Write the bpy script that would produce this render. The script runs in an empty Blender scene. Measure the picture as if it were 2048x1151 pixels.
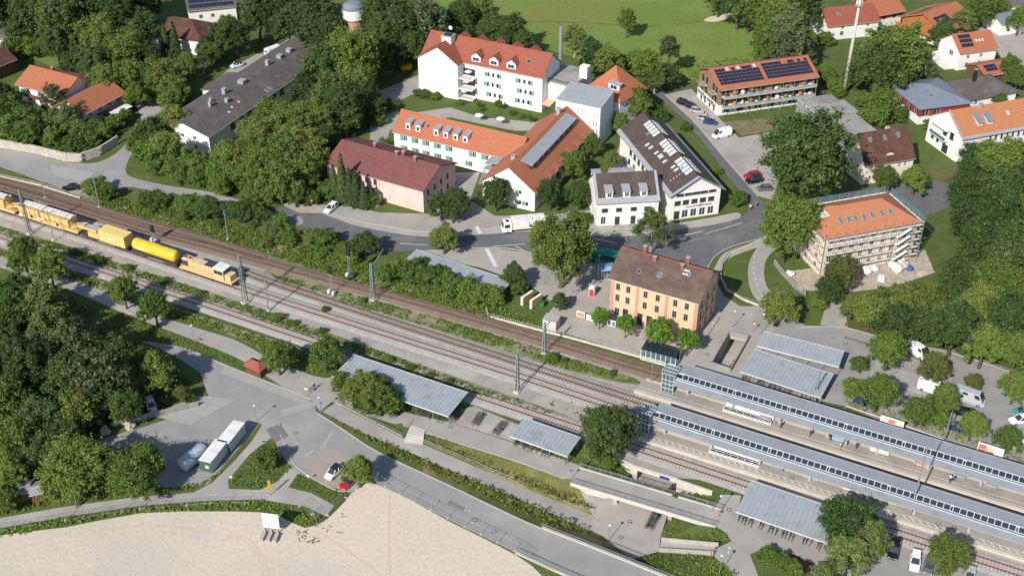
import bpy, bmesh, math, random
import numpy as np
from mathutils import Vector, Matrix
from mathutils.geometry import tessellate_polygon
R = math.radians
random.seed(7); RNG = np.random.default_rng(7)
SC = bpy.context.scene; COL = SC.collection
# ------------------------------------------------------------------ camera
CAM_H, PITCH, ROLL, LENS = 152.0, R(34.0), R(0.6), 43.0
cam = bpy.data.cameras.new('camera'); camo = bpy.data.objects.new('camera', cam); COL.objects.link(camo)
cam.sensor_width = 36.0; cam.lens = LENS; cam.clip_start = 1.0; cam.clip_end = 6000.0
camo.matrix_world = Matrix.Translation((0, 0, CAM_H)) @ Matrix.Rotation(R(90) - PITCH, 4, 'X') @ Matrix.Rotation(ROLL, 4, 'Z')
SC.camera = camo
cam.dof.use_dof = True; cam.dof.focus_distance = 228.0; cam.dof.aperture_fstop = 0.12
# ------------------------------------------------------------------ sky, sun, exposure
SUN_AZ, SUN_EL = R(31.0), R(36.0)          # light travels towards azimuth 31 deg right of +Y
world = bpy.data.worlds.new('World'); SC.world = world; world.use_nodes = True
wn = world.node_tree.nodes; wl = world.node_tree.links
sky = wn.new('ShaderNodeTexSky'); sky.sky_type = 'NISHITA'; sky.sun_disc = False
sky.sun_elevation = SUN_EL; sky.sun_rotation = math.pi + SUN_AZ
sky.air_density = 1.0; sky.dust_density = 0.6; sky.ozone_density = 1.5
wl.new(sky.outputs[0], wn['Background'].inputs[0]); wn['Background'].inputs[1].default_value = 0.095
sl = bpy.data.lights.new('sun', 'SUN'); sl.energy = 4.3; sl.angle = R(0.53); sl.color = (1.0, 0.945, 0.86)
so = bpy.data.objects.new('sun', sl); COL.objects.link(so)
sdir = Vector((math.sin(SUN_AZ) * math.cos(SUN_EL), math.cos(SUN_AZ) * math.cos(SUN_EL), -math.sin(SUN_EL)))
so.rotation_euler = sdir.to_track_quat('-Z', 'Y').to_euler(); so.location = (-60, -60, 200)
SC.view_settings.view_transform = 'Standard'; SC.view_settings.look = 'None'
SC.view_settings.gamma = 1.0; SC.view_settings.use_curve_mapping = False; SC.view_settings.exposure = 0.42
# ------------------------------------------------------------------ photo survey: pixel -> point on the plane z
FPX = LENS / 36.0 * 2048.0
def G(px, py, z=0.0):
    x = (px - 1024.0) / FPX; y = (575.5 - py) / FPX
    xh = x * math.cos(ROLL) - y * math.sin(ROLL); yu = x * math.sin(ROLL) + y * math.cos(ROLL)
    d = (xh, math.cos(PITCH) + yu * math.sin(PITCH), -math.sin(PITCH) + yu * math.cos(PITCH))
    t = (z - CAM_H) / d[2]
    return Vector((d[0] * t, d[1] * t, z))
def PXY(p):                                 # inverse of G
    x, y, z = p[0], p[1], p[2] - CAM_H
    dep = y * math.cos(PITCH) - z * math.sin(PITCH); up = y * math.sin(PITCH) + z * math.cos(PITCH); xh, yu = x / dep, up / dep
    return 1024 + (xh * math.cos(ROLL) + yu * math.sin(ROLL)) * FPX, 575.5 - (yu * math.cos(ROLL) - xh * math.sin(ROLL)) * FPX
def ppm(px, py):                            # photo pixels per metre across the view at that ground point
    g = G(px, py); return FPX / math.sqrt(g.x ** 2 + g.y ** 2 + CAM_H ** 2)
# ------------------------------------------------------------------ objects
def link(o, parent=None):
    COL.objects.link(o)
    if parent is not None: o.parent = parent
    return o
def tag(o, label=None, cat=None, group=None, kind=None):
    if label: o['label'] = label
    if cat: o['category'] = cat
    if group: o['group'] = group
    if kind: o['kind'] = kind
    return o
def thing(name, label, cat, loc, rz=0.0, group=None):
    o = bpy.data.objects.new(name, None); link(o); o.location = loc; o.rotation_euler = (0, 0, rz)
    o.empty_display_size = 0.2
    return tag(o, label, cat, group)
def inst(name, mesh, parent, loc=(0, 0, 0), rot=(0, 0, 0), scale=(1, 1, 1)):
    o = bpy.data.objects.new(name, mesh); link(o, parent); o.location = loc; o.rotation_euler = rot; o.scale = scale
    return o
def copy_tree(o, parent=None):
    c = o.copy(); link(c, parent)
    for ch in o.children: copy_tree(ch, c)
    return c
class MB:
    def __init__(s): s.v = []; s.f = []; s.m = []
    def add(s, vs, fs, m=0):
        b = len(s.v); s.v += [tuple(p) for p in vs]
        for f in fs: s.f.append([b + i for i in f]); s.m.append(m)
    def quad(s, a, b, c, d, m=0): s.add([a, b, c, d], [(0, 1, 2, 3)], m)
    def box(s, x0, x1, y0, y1, z0, z1, m=0):
        s.add([(x0, y0, z0), (x1, y0, z0), (x1, y1, z0), (x0, y1, z0), (x0, y0, z1), (x1, y0, z1), (x1, y1, z1), (x0, y1, z1)],
              [(0, 3, 2, 1), (4, 5, 6, 7), (0, 1, 5, 4), (1, 2, 6, 5), (2, 3, 7, 6), (3, 0, 4, 7)], m)
    def hexa(s, b, t, m=0):                 # bottom 4 points ccw, top 4 points
        s.add(list(b) + list(t), [(0, 3, 2, 1), (4, 5, 6, 7), (0, 1, 5, 4), (1, 2, 6, 5), (2, 3, 7, 6), (3, 0, 4, 7)], m)
    def bar(s, p, q, w, h=None, m=0):       # rectangular beam p->q
        p = Vector(p); q = Vector(q); h = h or w; d = (q - p)
        if d.length < 1e-6: return
        d.normalize(); up = Vector((0, 0, 1)) if abs(d.z) < 0.95 else Vector((0, 1, 0))
        a = d.cross(up).normalized(); c = a.cross(d).normalized(); a = a * w / 2; c = c * h / 2
        s.hexa([p - a - c, p + a - c, q + a - c, q - a - c], [p - a + c, p + a + c, q + a + c, q - a + c], m)
    def tube(s, p, q, r0, r1=None, n=8, m=0, cap=True):
        p = Vector(p); q = Vector(q); r1 = r0 if r1 is None else r1; d = (q - p).normalized()
        up = Vector((0, 0, 1)) if abs(d.z) < 0.95 else Vector((0, 1, 0))
        a = d.cross(up).normalized(); c = d.cross(a).normalized()
        vs = []
        for (o, r) in ((p, r0), (q, r1)):
            for i in range(n):
                t = 2 * math.pi * i / n; vs.append(o + a * (r * math.cos(t)) + c * (r * math.sin(t)))
        fs = [(i, (i + 1) % n, n + (i + 1) % n, n + i) for i in range(n)]
        if cap: fs += [tuple(range(n - 1, -1, -1)), tuple(range(n, 2 * n))]
        s.add(vs, fs, m)
    def slab(s, pts, th, m=0):              # polygon thickened downwards
        n = len(pts); lo = [(p[0], p[1], p[2] - th) for p in pts]
        s.add(list(pts) + lo, [tuple(range(n)), tuple(range(2 * n - 1, n - 1, -1))] + [(i, i + n, (i + 1) % n + n, (i + 1) % n) for i in range(n)], m)
    def rings(s, rs, m=0, cap=True):        # loft of closed rings of equal length
        n = len(rs[0]); vs = [p for r in rs for p in r]; fs = []
        for k in range(len(rs) - 1):
            for i in range(n): fs.append((k * n + i, k * n + (i + 1) % n, (k + 1) * n + (i + 1) % n, (k + 1) * n + i))
        if cap: fs += [tuple(range(n - 1, -1, -1)), tuple(range((len(rs) - 1) * n, len(rs) * n))]
        s.add(vs, fs, m)
    def mesh(s, name, mats, smooth=False):
        me = bpy.data.meshes.new(name); me.from_pydata(s.v, [], s.f)
        for m in (mats if isinstance(mats, (list, tuple)) else [mats]): me.materials.append(m)
        me.polygons.foreach_set('material_index', s.m)
        if smooth: me.polygons.foreach_set('use_smooth', [True] * len(s.f))
        me.update(); return me
    def build(s, name, mats, parent=None, smooth=False, fix=True):
        me = s.mesh(name, mats, smooth)
        if fix:
            bm = bmesh.new(); bm.from_mesh(me); bmesh.ops.recalc_face_normals(bm, faces=bm.faces); bm.to_mesh(me); bm.free()
        return link(bpy.data.objects.new(name, me), parent)
# ------------------------------------------------------------------ materials
MATS = {}
def mat(name, c1, c2=None, scale=0.6, detail=5.0, rough=0.8, bump=0.0, bscale=8.0, metal=0.0, spec=0.25, coord='Object',
        c3=None, s3=0.06, m3=0.5, fleck=None, fscale=30.0, famt=0.5, trans=0.0, alpha=None):
    if name in MATS: return MATS[name]
    m = bpy.data.materials.new(name); m.use_nodes = True; MATS[name] = m
    n = m.node_tree.nodes; l = m.node_tree.links; b = n['Principled BSDF']
    b.inputs['Roughness'].default_value = rough; b.inputs['Metallic'].default_value = metal; b.inputs['Specular IOR Level'].default_value = spec
    c2 = c2 or tuple(x * 0.72 for x in c1)
    if coord == 'World': co = n.new('ShaderNodeNewGeometry').outputs['Position']
    else: co = n.new('ShaderNodeTexCoord').outputs['Object']
    def noise(sc, de=detail, ro=0.6):
        t = n.new('ShaderNodeTexNoise'); t.inputs['Scale'].default_value = sc; t.inputs['Detail'].default_value = de; t.inputs['Roughness'].default_value = ro
        l.new(co, t.inputs['Vector']); return t.outputs['Fac']
    def ramp(f, lo, hi):
        r = n.new('ShaderNodeMapRange'); r.inputs[1].default_value = lo; r.inputs[2].default_value = hi; l.new(f, r.inputs[0]); return r.outputs[0]
    def mix(f, a, c):
        x = n.new('ShaderNodeMix'); x.data_type = 'RGBA'; l.new(f, x.inputs[0])
        for i, q in ((6, a), (7, c)):
            if isinstance(q, tuple): x.inputs[i].default_value = (*q, 1)
            else: l.new(q, x.inputs[i])
        return x.outputs[2]
    col = mix(ramp(noise(scale), 0.33, 0.67), c1, c2)
    if c3: col = mix(ramp(noise(s3, 4), m3, m3 + 0.12), col, c3)
    if fleck:
        fk = n.new('ShaderNodeMath'); fk.operation = 'MULTIPLY'; fk.inputs[1].default_value = famt
        l.new(ramp(noise(fscale, 2), 0.5, 0.62), fk.inputs[0]); col = mix(fk.outputs[0], col, fleck)
    l.new(col, b.inputs['Base Color'])
    if bump:
        bp = n.new('ShaderNodeBump'); bp.inputs['Strength'].default_value = bump; bp.inputs['Distance'].default_value = 0.1
        l.new(noise(bscale, 3), bp.inputs['Height']); l.new(bp.outputs[0], b.inputs['Normal'])
    if alpha is not None: b.inputs['Alpha'].default_value = alpha
    return m
def roofmat(name, c1, c2, c3=None, tw=0.9, th=0.36, axis='x', rough=0.8):
    """tiles: brick pattern laid in courses; single tiles vary in colour"""
    if name in MATS: return MATS[name]
    m = bpy.data.materials.new(name); m.use_nodes = True; MATS[name] = m
    n = m.node_tree.nodes; l = m.node_tree.links; b = n['Principled BSDF']; b.inputs['Roughness'].default_value = rough
    b.inputs['Specular IOR Level'].default_value = 0.2
    tc = n.new('ShaderNodeTexCoord'); sp = n.new('ShaderNodeSeparateXYZ'); l.new(tc.outputs['Object'], sp.inputs[0])
    cb = n.new('ShaderNodeCombineXYZ'); ax = (0, 1) if axis == 'x' else (1, 0)
    l.new(sp.outputs[ax[0]], cb.inputs[0]); l.new(sp.outputs[ax[1]], cb.inputs[1])
    br = n.new('ShaderNodeTexBrick'); l.new(cb.outputs[0], br.inputs[0])
    br.inputs['Scale'].default_value = 1.0; br.inputs['Brick Width'].default_value = tw; br.inputs['Row Height'].default_value = th
    br.inputs['Mortar Size'].default_value = 0.035; br.inputs['Bias'].default_value = 0.0
    br.inputs['Color1'].default_value = (*c1, 1); br.inputs['Color2'].default_value = (*c2, 1); br.inputs['Mortar'].default_value = (*[x * 0.6 for x in c2], 1)
    no = n.new('ShaderNodeTexNoise'); no.inputs['Scale'].default_value = 0.35; no.inputs['Detail'].default_value = 6; l.new(tc.outputs['Object'], no.inputs[0])
    mr = n.new('ShaderNodeMapRange'); mr.inputs[1].default_value = 0.45; mr.inputs[2].default_value = 0.75; mr.inputs[4].default_value = 0.9; l.new(no.outputs[0], mr.inputs[0])
    mx = n.new('ShaderNodeMix'); mx.data_type = 'RGBA'; l.new(mr.outputs[0], mx.inputs[0]); l.new(br.outputs[0], mx.inputs[6])
    mx.inputs[7].default_value = (*(c3 or [x * 0.7 for x in c1]), 1); l.new(mx.outputs[2], b.inputs['Base Color'])
    bp = n.new('ShaderNodeBump'); bp.inputs['Strength'].default_value = 0.5; bp.inputs['Distance'].default_value = 0.05
    l.new(br.outputs['Fac'], bp.inputs['Height']); bp.invert = True; l.new(bp.outputs[0], b.inputs['Normal'])
    return m
def glassmat(name, c, rough=0.08):
    if name in MATS: return MATS[name]
    m = bpy.data.materials.new(name); m.use_nodes = True; MATS[name] = m
    b = m.node_tree.nodes['Principled BSDF']; b.inputs['Base Color'].default_value = (*c, 1); b.inputs['Roughness'].default_value = rough
    b.inputs['Specular IOR Level'].default_value = 0.6
    return m
def clearglass(name, tint=(0.75, 0.9, 0.92), amt=0.55):
    if name in MATS: return MATS[name]
    m = bpy.data.materials.new(name); m.use_nodes = True; MATS[name] = m
    n = m.node_tree.nodes; l = m.node_tree.links; b = n['Principled BSDF']; b.inputs['Base Color'].default_value = (0.12, 0.2, 0.23, 1); b.inputs['Roughness'].default_value = 0.06
    t = n.new('ShaderNodeBsdfTransparent'); t.inputs[0].default_value = (*tint, 1); x = n.new('ShaderNodeMixShader'); x.inputs[0].default_value = amt
    l.new(b.outputs[0], x.inputs[1]); l.new(t.outputs[0], x.inputs[2]); l.new(x.outputs[0], n['Material Output'].inputs[0])
    return m
def leafmat(name, c1, c2, tl=0.3):
    if name in MATS: return MATS[name]
    m = bpy.data.materials.new(name); m.use_nodes = True; MATS[name] = m
    n = m.node_tree.nodes; l = m.node_tree.links; n.remove(n['Principled BSDF'])
    ge = n.new('ShaderNodeNewGeometry'); oi = n.new('ShaderNodeObjectInfo'); tc = n.new('ShaderNodeTexCoord')
    no = n.new('ShaderNodeTexNoise'); no.inputs['Scale'].default_value = 3.0; no.inputs['Detail'].default_value = 2; l.new(tc.outputs['Object'], no.inputs[0])
    a = n.new('ShaderNodeMath'); a.operation = 'ADD'; l.new(ge.outputs['Random Per Island'], a.inputs[0]); l.new(no.outputs[0], a.inputs[1])
    a2 = n.new('ShaderNodeMath'); a2.operation = 'ADD'; l.new(a.outputs[0], a2.inputs[0]); l.new(oi.outputs['Random'], a2.inputs[1])
    mr = n.new('ShaderNodeMapRange'); mr.inputs[1].default_value = 0.6; mr.inputs[2].default_value = 2.4; l.new(a2.outputs[0], mr.inputs[0])
    mx = n.new('ShaderNodeMix'); mx.data_type = 'RGBA'; l.new(mr.outputs[0], mx.inputs[0]); mx.inputs[6].default_value = (*c1, 1); mx.inputs[7].default_value = (*c2, 1)
    d = n.new('ShaderNodeBsdfDiffuse'); t = n.new('ShaderNodeBsdfTranslucent'); l.new(mx.outputs[2], d.inputs[0]); l.new(mx.outputs[2], t.inputs[0])
    g = n.new('ShaderNodeBsdfGlossy'); g.inputs['Roughness'].default_value = 0.55; g.inputs[0].default_value = (0.5, 0.55, 0.5, 1)
    x = n.new('ShaderNodeMixShader'); x.inputs[0].default_value = tl; l.new(d.outputs[0], x.inputs[1]); l.new(t.outputs[0], x.inputs[2])
    y = n.new('ShaderNodeMixShader'); y.inputs[0].default_value = 0.05; l.new(x.outputs[0], y.inputs[1]); l.new(g.outputs[0], y.inputs[2])
    l.new(y.outputs[0], n['Material Output'].inputs[0])
    return m
# shared plain materials
M_WHITE = mat('white_render', (0.80, 0.79, 0.75), (0.70, 0.69, 0.66), scale=0.25, rough=0.9)
M_FRAMEW = mat('white_frame', (0.78, 0.78, 0.76), rough=0.5)
M_FRAMEB = mat('brown_frame', (0.12, 0.07, 0.04), rough=0.6)
M_GLASS = glassmat('window_glass', (0.035, 0.045, 0.055))
M_GLASSB = glassmat('blue_glass', (0.10, 0.16, 0.22), 0.12)
M_CONC = mat('concrete', (0.42, 0.40, 0.36), (0.33, 0.32, 0.29), scale=0.8, bump=0.1)
M_CONCL = mat('pale_concrete', (0.58, 0.54, 0.48), (0.48, 0.45, 0.40), scale=0.6)
M_STEEL = mat('galvanised_steel', (0.42, 0.45, 0.46), (0.34, 0.37, 0.38), scale=2.0, rough=0.45, metal=0.5)
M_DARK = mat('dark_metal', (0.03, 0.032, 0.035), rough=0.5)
M_BLACK = mat('black_rubber', (0.015, 0.015, 0.016), rough=0.8)
M_ZINC = mat('zinc_sheet', (0.41, 0.425, 0.445), (0.36, 0.375, 0.395), scale=0.4, rough=0.5, metal=0.25)
M_WOOD = mat('brown_timber', (0.16, 0.09, 0.045), (0.10, 0.055, 0.03), scale=2.0)
M_REDP = mat('red_paint', (0.55, 0.03, 0.03), rough=0.5)
M_BLUEP = mat('blue_paint', (0.03, 0.12, 0.42), rough=0.5)
M_YEL = mat('yellow_paint', (0.78, 0.47, 0.02), (0.68, 0.38, 0.015), scale=1.2, rough=0.5)
M_PAINT = mat('road_paint', (0.72, 0.72, 0.70), (0.5, 0.5, 0.49), scale=3.0, rough=0.8)
# ================================================================== the setting
M_ASPH = mat('old_asphalt', (0.32, 0.31, 0.298), (0.265, 0.258, 0.25), scale=0.22, rough=0.9, coord='World', c3=(0.355, 0.335, 0.31), s3=0.05, m3=0.52, fleck=(0.12, 0.12, 0.12), fscale=9.0, famt=0.25, bump=0.05)
M_ASPHD = mat('dark_asphalt', (0.150, 0.152, 0.16), (0.125, 0.127, 0.135), scale=0.25, rough=0.9, coord='World', c3=(0.19, 0.187, 0.185), s3=0.07, m3=0.55, fleck=(0.09, 0.09, 0.09), fscale=8.0, famt=0.3)
M_PAVE = mat('pale_paving', (0.40, 0.37, 0.335), (0.34, 0.315, 0.285), scale=0.3, rough=0.9, coord='World', c3=(0.29, 0.275, 0.255), s3=0.06, m3=0.55, fleck=(0.22, 0.21, 0.2), fscale=5.0, famt=0.3)
M_PATH = mat('path_tarmac', (0.36, 0.34, 0.315), (0.31, 0.295, 0.275), scale=0.25, rough=0.9, coord='World', c3=(0.40, 0.375, 0.345), s3=0.08, m3=0.52, fleck=(0.2, 0.19, 0.18), fscale=7.0, famt=0.3)
M_BALL = mat('ballast', (0.395, 0.37, 0.33), (0.315, 0.295, 0.265), scale=0.35, rough=0.95, coord='World', c3=(0.44, 0.42, 0.40), s3=0.07, m3=0.5, fleck=(0.18, 0.15, 0.125), fscale=5.0, famt=0.65, bump=0.5, bscale=5.0)
M_BALLW = mat('fresh_ballast', (0.44, 0.425, 0.41), (0.35, 0.335, 0.32), scale=0.5, rough=0.95, coord='World', fleck=(0.16, 0.155, 0.15), fscale=5.5, famt=0.6, bump=0.5, bscale=6.0)
M_BALLR = mat('rusty_ballast', (0.27, 0.20, 0.155), (0.205, 0.15, 0.118), scale=0.4, rough=0.95, coord='World', fleck=(0.07, 0.05, 0.04), fscale=5.0, famt=0.6, bump=0.5, bscale=6.0)
M_SAND = mat('site_sand', (0.615, 0.53, 0.42), (0.565, 0.49, 0.395), scale=0.09, rough=0.95, coord='World', c3=(0.52, 0.47, 0.405), s3=0.02, m3=0.47, fleck=(0.42, 0.35, 0.26), fscale=1.6, famt=0.35, bump=0.6, bscale=.9)
M_GRASS = mat('lawn', (0.105, 0.145, 0.036), (0.072, 0.108, 0.027), scale=0.25, rough=0.95, coord='World', c3=(0.15, 0.135, 0.055), s3=0.045, m3=0.56, fleck=(0.03, 0.055, 0.012), fscale=3.0, famt=0.55, bump=0.6, bscale=4.0)
M_MEADOW = mat('meadow_grass', (0.175, 0.24, 0.05), (0.135, 0.195, 0.04), scale=0.05, rough=0.95, coord='World', c3=(0.185, 0.195, 0.055), s3=0.02, m3=0.52, fleck=(0.09, 0.15, 0.03), fscale=0.9, famt=0.5, bump=0.4, bscale=1.5)
M_DRY = mat('dry_grass', (0.19, 0.17, 0.06), (0.10, 0.125, 0.03), scale=0.5, rough=0.95, coord='World', c3=(0.24, 0.20, 0.10), s3=0.15, m3=0.52, fleck=(0.05, 0.07, 0.02), fscale=4.0, famt=0.5, bump=0.6, bscale=5.0)
M_SOIL = mat('garden_soil', (0.17, 0.12, 0.075), (0.24, 0.19, 0.12), scale=0.4, rough=0.95, coord='World', fleck=(0.06, 0.09, 0.03), fscale=2.0, famt=0.5)
def g3(p):
    return G(*p) if len(p) <= 3 else p
def smooth_pts(pts, n=4, closed=True):
    if n < 2: return pts
    out = []; N = len(pts)
    for i in range(N if closed else N - 1):
        a, b, c, d = (pts[(i - 1) % N], pts[i], pts[(i + 1) % N], pts[(i + 2) % N]) if closed else (pts[max(i - 1, 0)], pts[i], pts[i + 1], pts[min(i + 2, N - 1)])
        for k in range(n):
            t = k / n
            out.append(b * 1.0 + (c - a) * (0.5 * t) + (a * 2 - b * 5 + c * 4 - d) * (0.5 * t * t) + (b * 3 - a - c * 3 + d) * (0.5 * t ** 3))
    if not closed: out.append(pts[-1].copy())
    return out
def sideways(pts):
    ns = []
    for i in range(len(pts)):
        d = pts[min(i + 1, len(pts) - 1)] - pts[max(i - 1, 0)]; d.z = 0; d.normalize(); ns.append(Vector((-d.y, d.x, 0)))
    return ns
def sheet_mesh(name, outline, m, z=0.0, holes=(), sm=1):
    loops = [smooth_pts([G(p[0], p[1], 0) for p in outline], sm)] + [[G(p[0], p[1], 0) for p in h] for h in holes]
    vs = [Vector((p.x, p.y, z)) for lp in loops for p in lp]
    tr = tessellate_polygon([[Vector((p.x, p.y, 0)) for p in lp] for lp in loops])
    me = bpy.data.meshes.new(name); fs = []
    for t in tr:
        a, b, c = (vs[i] for i in t)
        fs.append(t if (b - a).cross(c - a).z > 0 else (t[0], t[2], t[1]))
    me.from_pydata(vs, [], fs); me.materials.append(m); me.update()
    return me
def sheet(name, outline, m, z, holes=(), sm=1, kind='structure'):
    o = link(bpy.data.objects.new(name, sheet_mesh(name, outline, m, z, holes, sm))); o['kind'] = kind
    return o
def patch(name, faces, m, parent=None, kind='structure'):   # faces: lists of (px,py,z)
    b = MB()
    for f in faces: b.add([G(*p) for p in f], [tuple(range(len(f)))])
    o = b.build(name, m, parent)
    for p in o.data.polygons: pass
    if parent is None: o['kind'] = kind
    return o
# ---- openings in the ground: the sunken forecourt and the stair well
PIT = [(846, 887), (850, 867), (940, 894), (1030, 922), (1130, 957), (1152, 964), (1165, 938), (1192, 907), (1228, 917), (1275, 936), (1354, 961), (1424, 985), (1443, 988),
       (1421, 1026), (1414, 1042), (1446, 1062), (1463, 1080), (1436, 1093), (1426, 1110), (1480, 1148), (1500, 1172), (1400, 1180), (1330, 1153), (1206, 1103), (1083, 1055), (1030, 1033), (940, 990), (846, 946), (843, 914)]
WELL = [(1457, 669), (1498, 678), (1461, 744), (1421.5, 731)]
far = [(-2600, -500), (4600, -500), (4600, -200), (3200, 1700), (-1200, 1700), (-2600, -200)]
sheet('ground', far, M_GRASS, 0.0, holes=[PIT, WELL])
sheet('meadow', [(770, -160), (1700, -160), (1560, 85), (1490, 150), (1380, 165), (1250, 150), (1100, 100), (880, 45)], M_MEADOW, 0.012, sm=3)
sheet('meadow_track', [(1030, 42), (1150, 44), (1260, 50), (1330, 50), (1405, 42), (1405, 44), (1330, 52.5), (1260, 52.5), (1150, 46), (1030, 44)], M_DRY, 0.018, sm=2)
sheet('dirt_path', [(1408, 42), (1420, 34), (1445, 29), (1470, 27), (1460, 36), (1430, 44)], M_SAND, 0.02, sm=3)
# ---- railway land
sheet('rail_bed', [(-400, 240), (0, 350), (200, 410), (500, 496), (740, 570), (975, 638), (1090, 668), (1330, 738), (1700, 846), (2200, 990), (2200, 1206), (2048, 1156), (1500, 980), (1440, 962), (1354, 955), (1275, 930), (1228, 912), (1160, 880), (1000, 828), (700, 725), (620, 693), (300, 588), (0, 495), (-400, 365)], M_BALL, 0.02)
# ---- roads
M_road = M_ASPHD
sheet('village_road', [(600, 424), (640, 424), (700, 446), (780, 463), (860, 472), (980, 466), (1062, 461), (1180, 469), (1260, 470), (1345, 459), (1430, 447), (1480, 434), (1497, 415), (1480, 385), (1440, 330), (1395, 270), (1350, 222), (1305, 185), (1280, 160), (1310, 160), (1342, 200), (1378, 235), (1424, 290), (1474, 345), (1516, 395), (1560, 415), (1700, 392), (1790, 370), (1860, 360), (1900, 372), (1905, 405), (1850, 430), (1700, 425), (1560, 440), (1530, 474), (1470, 490), (1432, 510), (1412, 535), (1330, 545), (1200, 522), (1075, 506), (988, 494), (860, 499), (757, 503), (700, 485), (640, 462), (590, 447), (530, 432), (560, 415)], M_ASPHD, 0.03, sm=3)
sheet('side_road', [(-120, 276), (0, 297), (60, 307), (130, 324), (195, 325), (240, 300), (262, 272), (300, 215), (330, 180), (350, 188), (318, 232), (285, 278), (258, 318), (252, 345), (275, 358), (340, 372), (440, 388), (545, 424), (600, 434), (598, 450), (520, 444), (400, 408), (262, 374), (200, 395), (150, 388), (80, 362), (0, 334), (-120, 300)], M_ASPH, 0.04, sm=3)
sheet('car_park_lane', [(1530, 596), (1570, 628), (1610, 650), (1690, 655), (1800, 686), (1900, 704), (2100, 770), (2100, 980), (1900, 890), (1800, 856), (1690, 812), (1520, 775), (1452, 752), (1500, 690), (1510, 640)], M_ASPH, 0.036, sm=1)
sheet('station_square', [(835, 508), (860, 501), (988, 496), (1075, 508), (1200, 524), (1330, 547), (1412, 537), (1432, 560), (1446, 590), (1480, 612), (1535, 612), (1560, 640), (1530, 690), (1500, 755), (1452, 750), (1386, 736), (1366, 735), (1280, 712), (1110, 660), (1085, 640), (1110, 610), (1060, 570), (960, 535)], M_PAVE, 0.042, holes=[WELL])
sheet('north_pavement', [(560, 405), (640, 416), (690, 436), (780, 452), (850, 462), (985, 455), (1062, 446), (1180, 452), (1260, 456), (1350, 447), (1430, 434), (1475, 425), (1479, 436), (1430, 449), (1345, 461), (1260, 472), (1180, 471), (1062, 463), (980, 468), (860, 474), (780, 465), (700, 448), (640, 426), (600, 426)], M_PAVE, 0.05, sm=2)
sheet('forecourt', [(620, 408), (700, 414), (760, 425), (860, 428), (905, 345), (960, 345), (940, 400), (990, 432), (1100, 430), (1180, 420), (1240, 290), (1280, 300), (1330, 430), (1350, 447), (1260, 456), (1180, 453), (1062, 448), (985, 457), (850, 464), (780, 454), (690, 438), (630, 420)], M_PATH, 0.046)
sheet('courtyard', [(740, 190), (838, 150), (845, 180), (790, 205), (800, 230), (900, 215), (960, 235), (1075, 245), (1115, 250), (1110, 262), (1030, 262), (900, 235), (780, 260), (770, 300), (740, 290)], M_PATH, 0.04)
sheet('gravel_lot', [(1328, 190), (1383, 178), (1442, 240), (1478, 276), (1548, 262), (1566, 330), (1545, 400), (1518, 393), (1440, 306), (1384, 240)], M_PAVE, 0.04)
sheet('bare_bed', [(1445, 244), (1595, 232), (1600, 250), (1485, 272)], M_SOIL, 0.045)
sheet('yard_road', [(283, 682), (345, 690), (400, 706), (460, 732), (550, 768), (623, 800), (634, 825), (757, 904), (900, 971), (1030, 1033), (1083, 1056), (1330, 1153), (1480, 1215), (1300, 1215), (1163, 1158), (1030, 1104), (900, 1040), (743, 962), (700, 985), (650, 968), (590, 945), (560, 905), (545, 868), (520, 846), (470, 905), (415, 968), (330, 975), (240, 930), (185, 905), (192, 880), (290, 852), (398, 818), (418, 795), (400, 745), (345, 708)], M_ASPH, 0.03)
sheet('parking_paving', [(592, 932), (640, 900), (668, 895), (735, 940), (690, 980), (655, 972)], mat('pink_paving', (0.36, 0.31, 0.27), (0.31, 0.27, 0.24), scale=0.5, coord='World', fleck=(0.25, 0.22, 0.2), fscale=5, famt=0.4), 0.045)
sheet('cycle_path', [(-120, 476), (0, 511), (133, 556), (233, 592), (333, 637), (467, 678), (530, 712), (600, 742), (650, 756), (690, 752), (720, 790), (805, 832), (790, 848), (690, 815), (660, 806), (640, 822), (622, 798), (590, 788), (540, 757), (470, 713), (327, 657), (233, 620), (133, 578), (0, 535), (-120, 500)], M_PATH, 0.05, sm=2)
sheet('lower_path', [(643, 822), (670, 806), (803, 874), (846, 889), (843, 914), (787, 891), (720, 862)], M_PATH, 0.056)
sheet('upper_path', [(800, 822), (900, 844), (1030, 886), (1163, 931), (1170, 962), (1130, 957), (1030, 920), (850, 864), (806, 852)], M_PATH, 0.052)
sheet('rack_gravel', [(903, 822), (950, 812), (1040, 850), (1030, 884), (902, 844)], M_BALL, 0.05)
sheet('site_path', [(-120, 1062), (0, 1035), (133, 1012), (267, 994), (387, 984), (425, 964), (470, 920), (505, 880), (525, 847), (552, 868), (500, 907), (456, 960), (458, 977), (520, 979), (556, 962), (578, 935), (597, 944), (577, 974), (622, 985), (668, 1010), (653, 1032), (610, 1012), (520, 998), (400, 1001), (287, 1010), (133, 1032), (0, 1055), (-120, 1082)], M_PATH, 0.034)
sheet('building_site_sand', [(-160, 1110), (0, 1070), (130, 1054), (280, 1026), (420, 1022), (520, 1024), (560, 1032), (610, 1055), (655, 1037), (692, 1000), (742, 963), (900, 1043), (1030, 1108), (1085, 1151), (1120, 1200), (1120, 1300), (-160, 1300)], M_SAND, 0.05, sm=2)
sheet('east_path', [(1422, 1026), (1446, 988), (1482, 990), (1475, 1028), (1540, 1045), (1650, 1085), (1690, 1110), (1710, 1170), (1640, 1170), (1600, 1112), (1530, 1094), (1500, 1108), (1525, 1172), (1492, 1172), (1428, 1112), (1436, 1094), (1464, 1081), (1447, 1061), (1414, 1042)], M_PATH, 0.04)
sheet('south_car_park', [(1720, 1090), (1790, 1085), (1960, 1140), (2048, 1170), (2048, 1230), (1700, 1230)], M_ASPH, 0.036)
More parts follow.
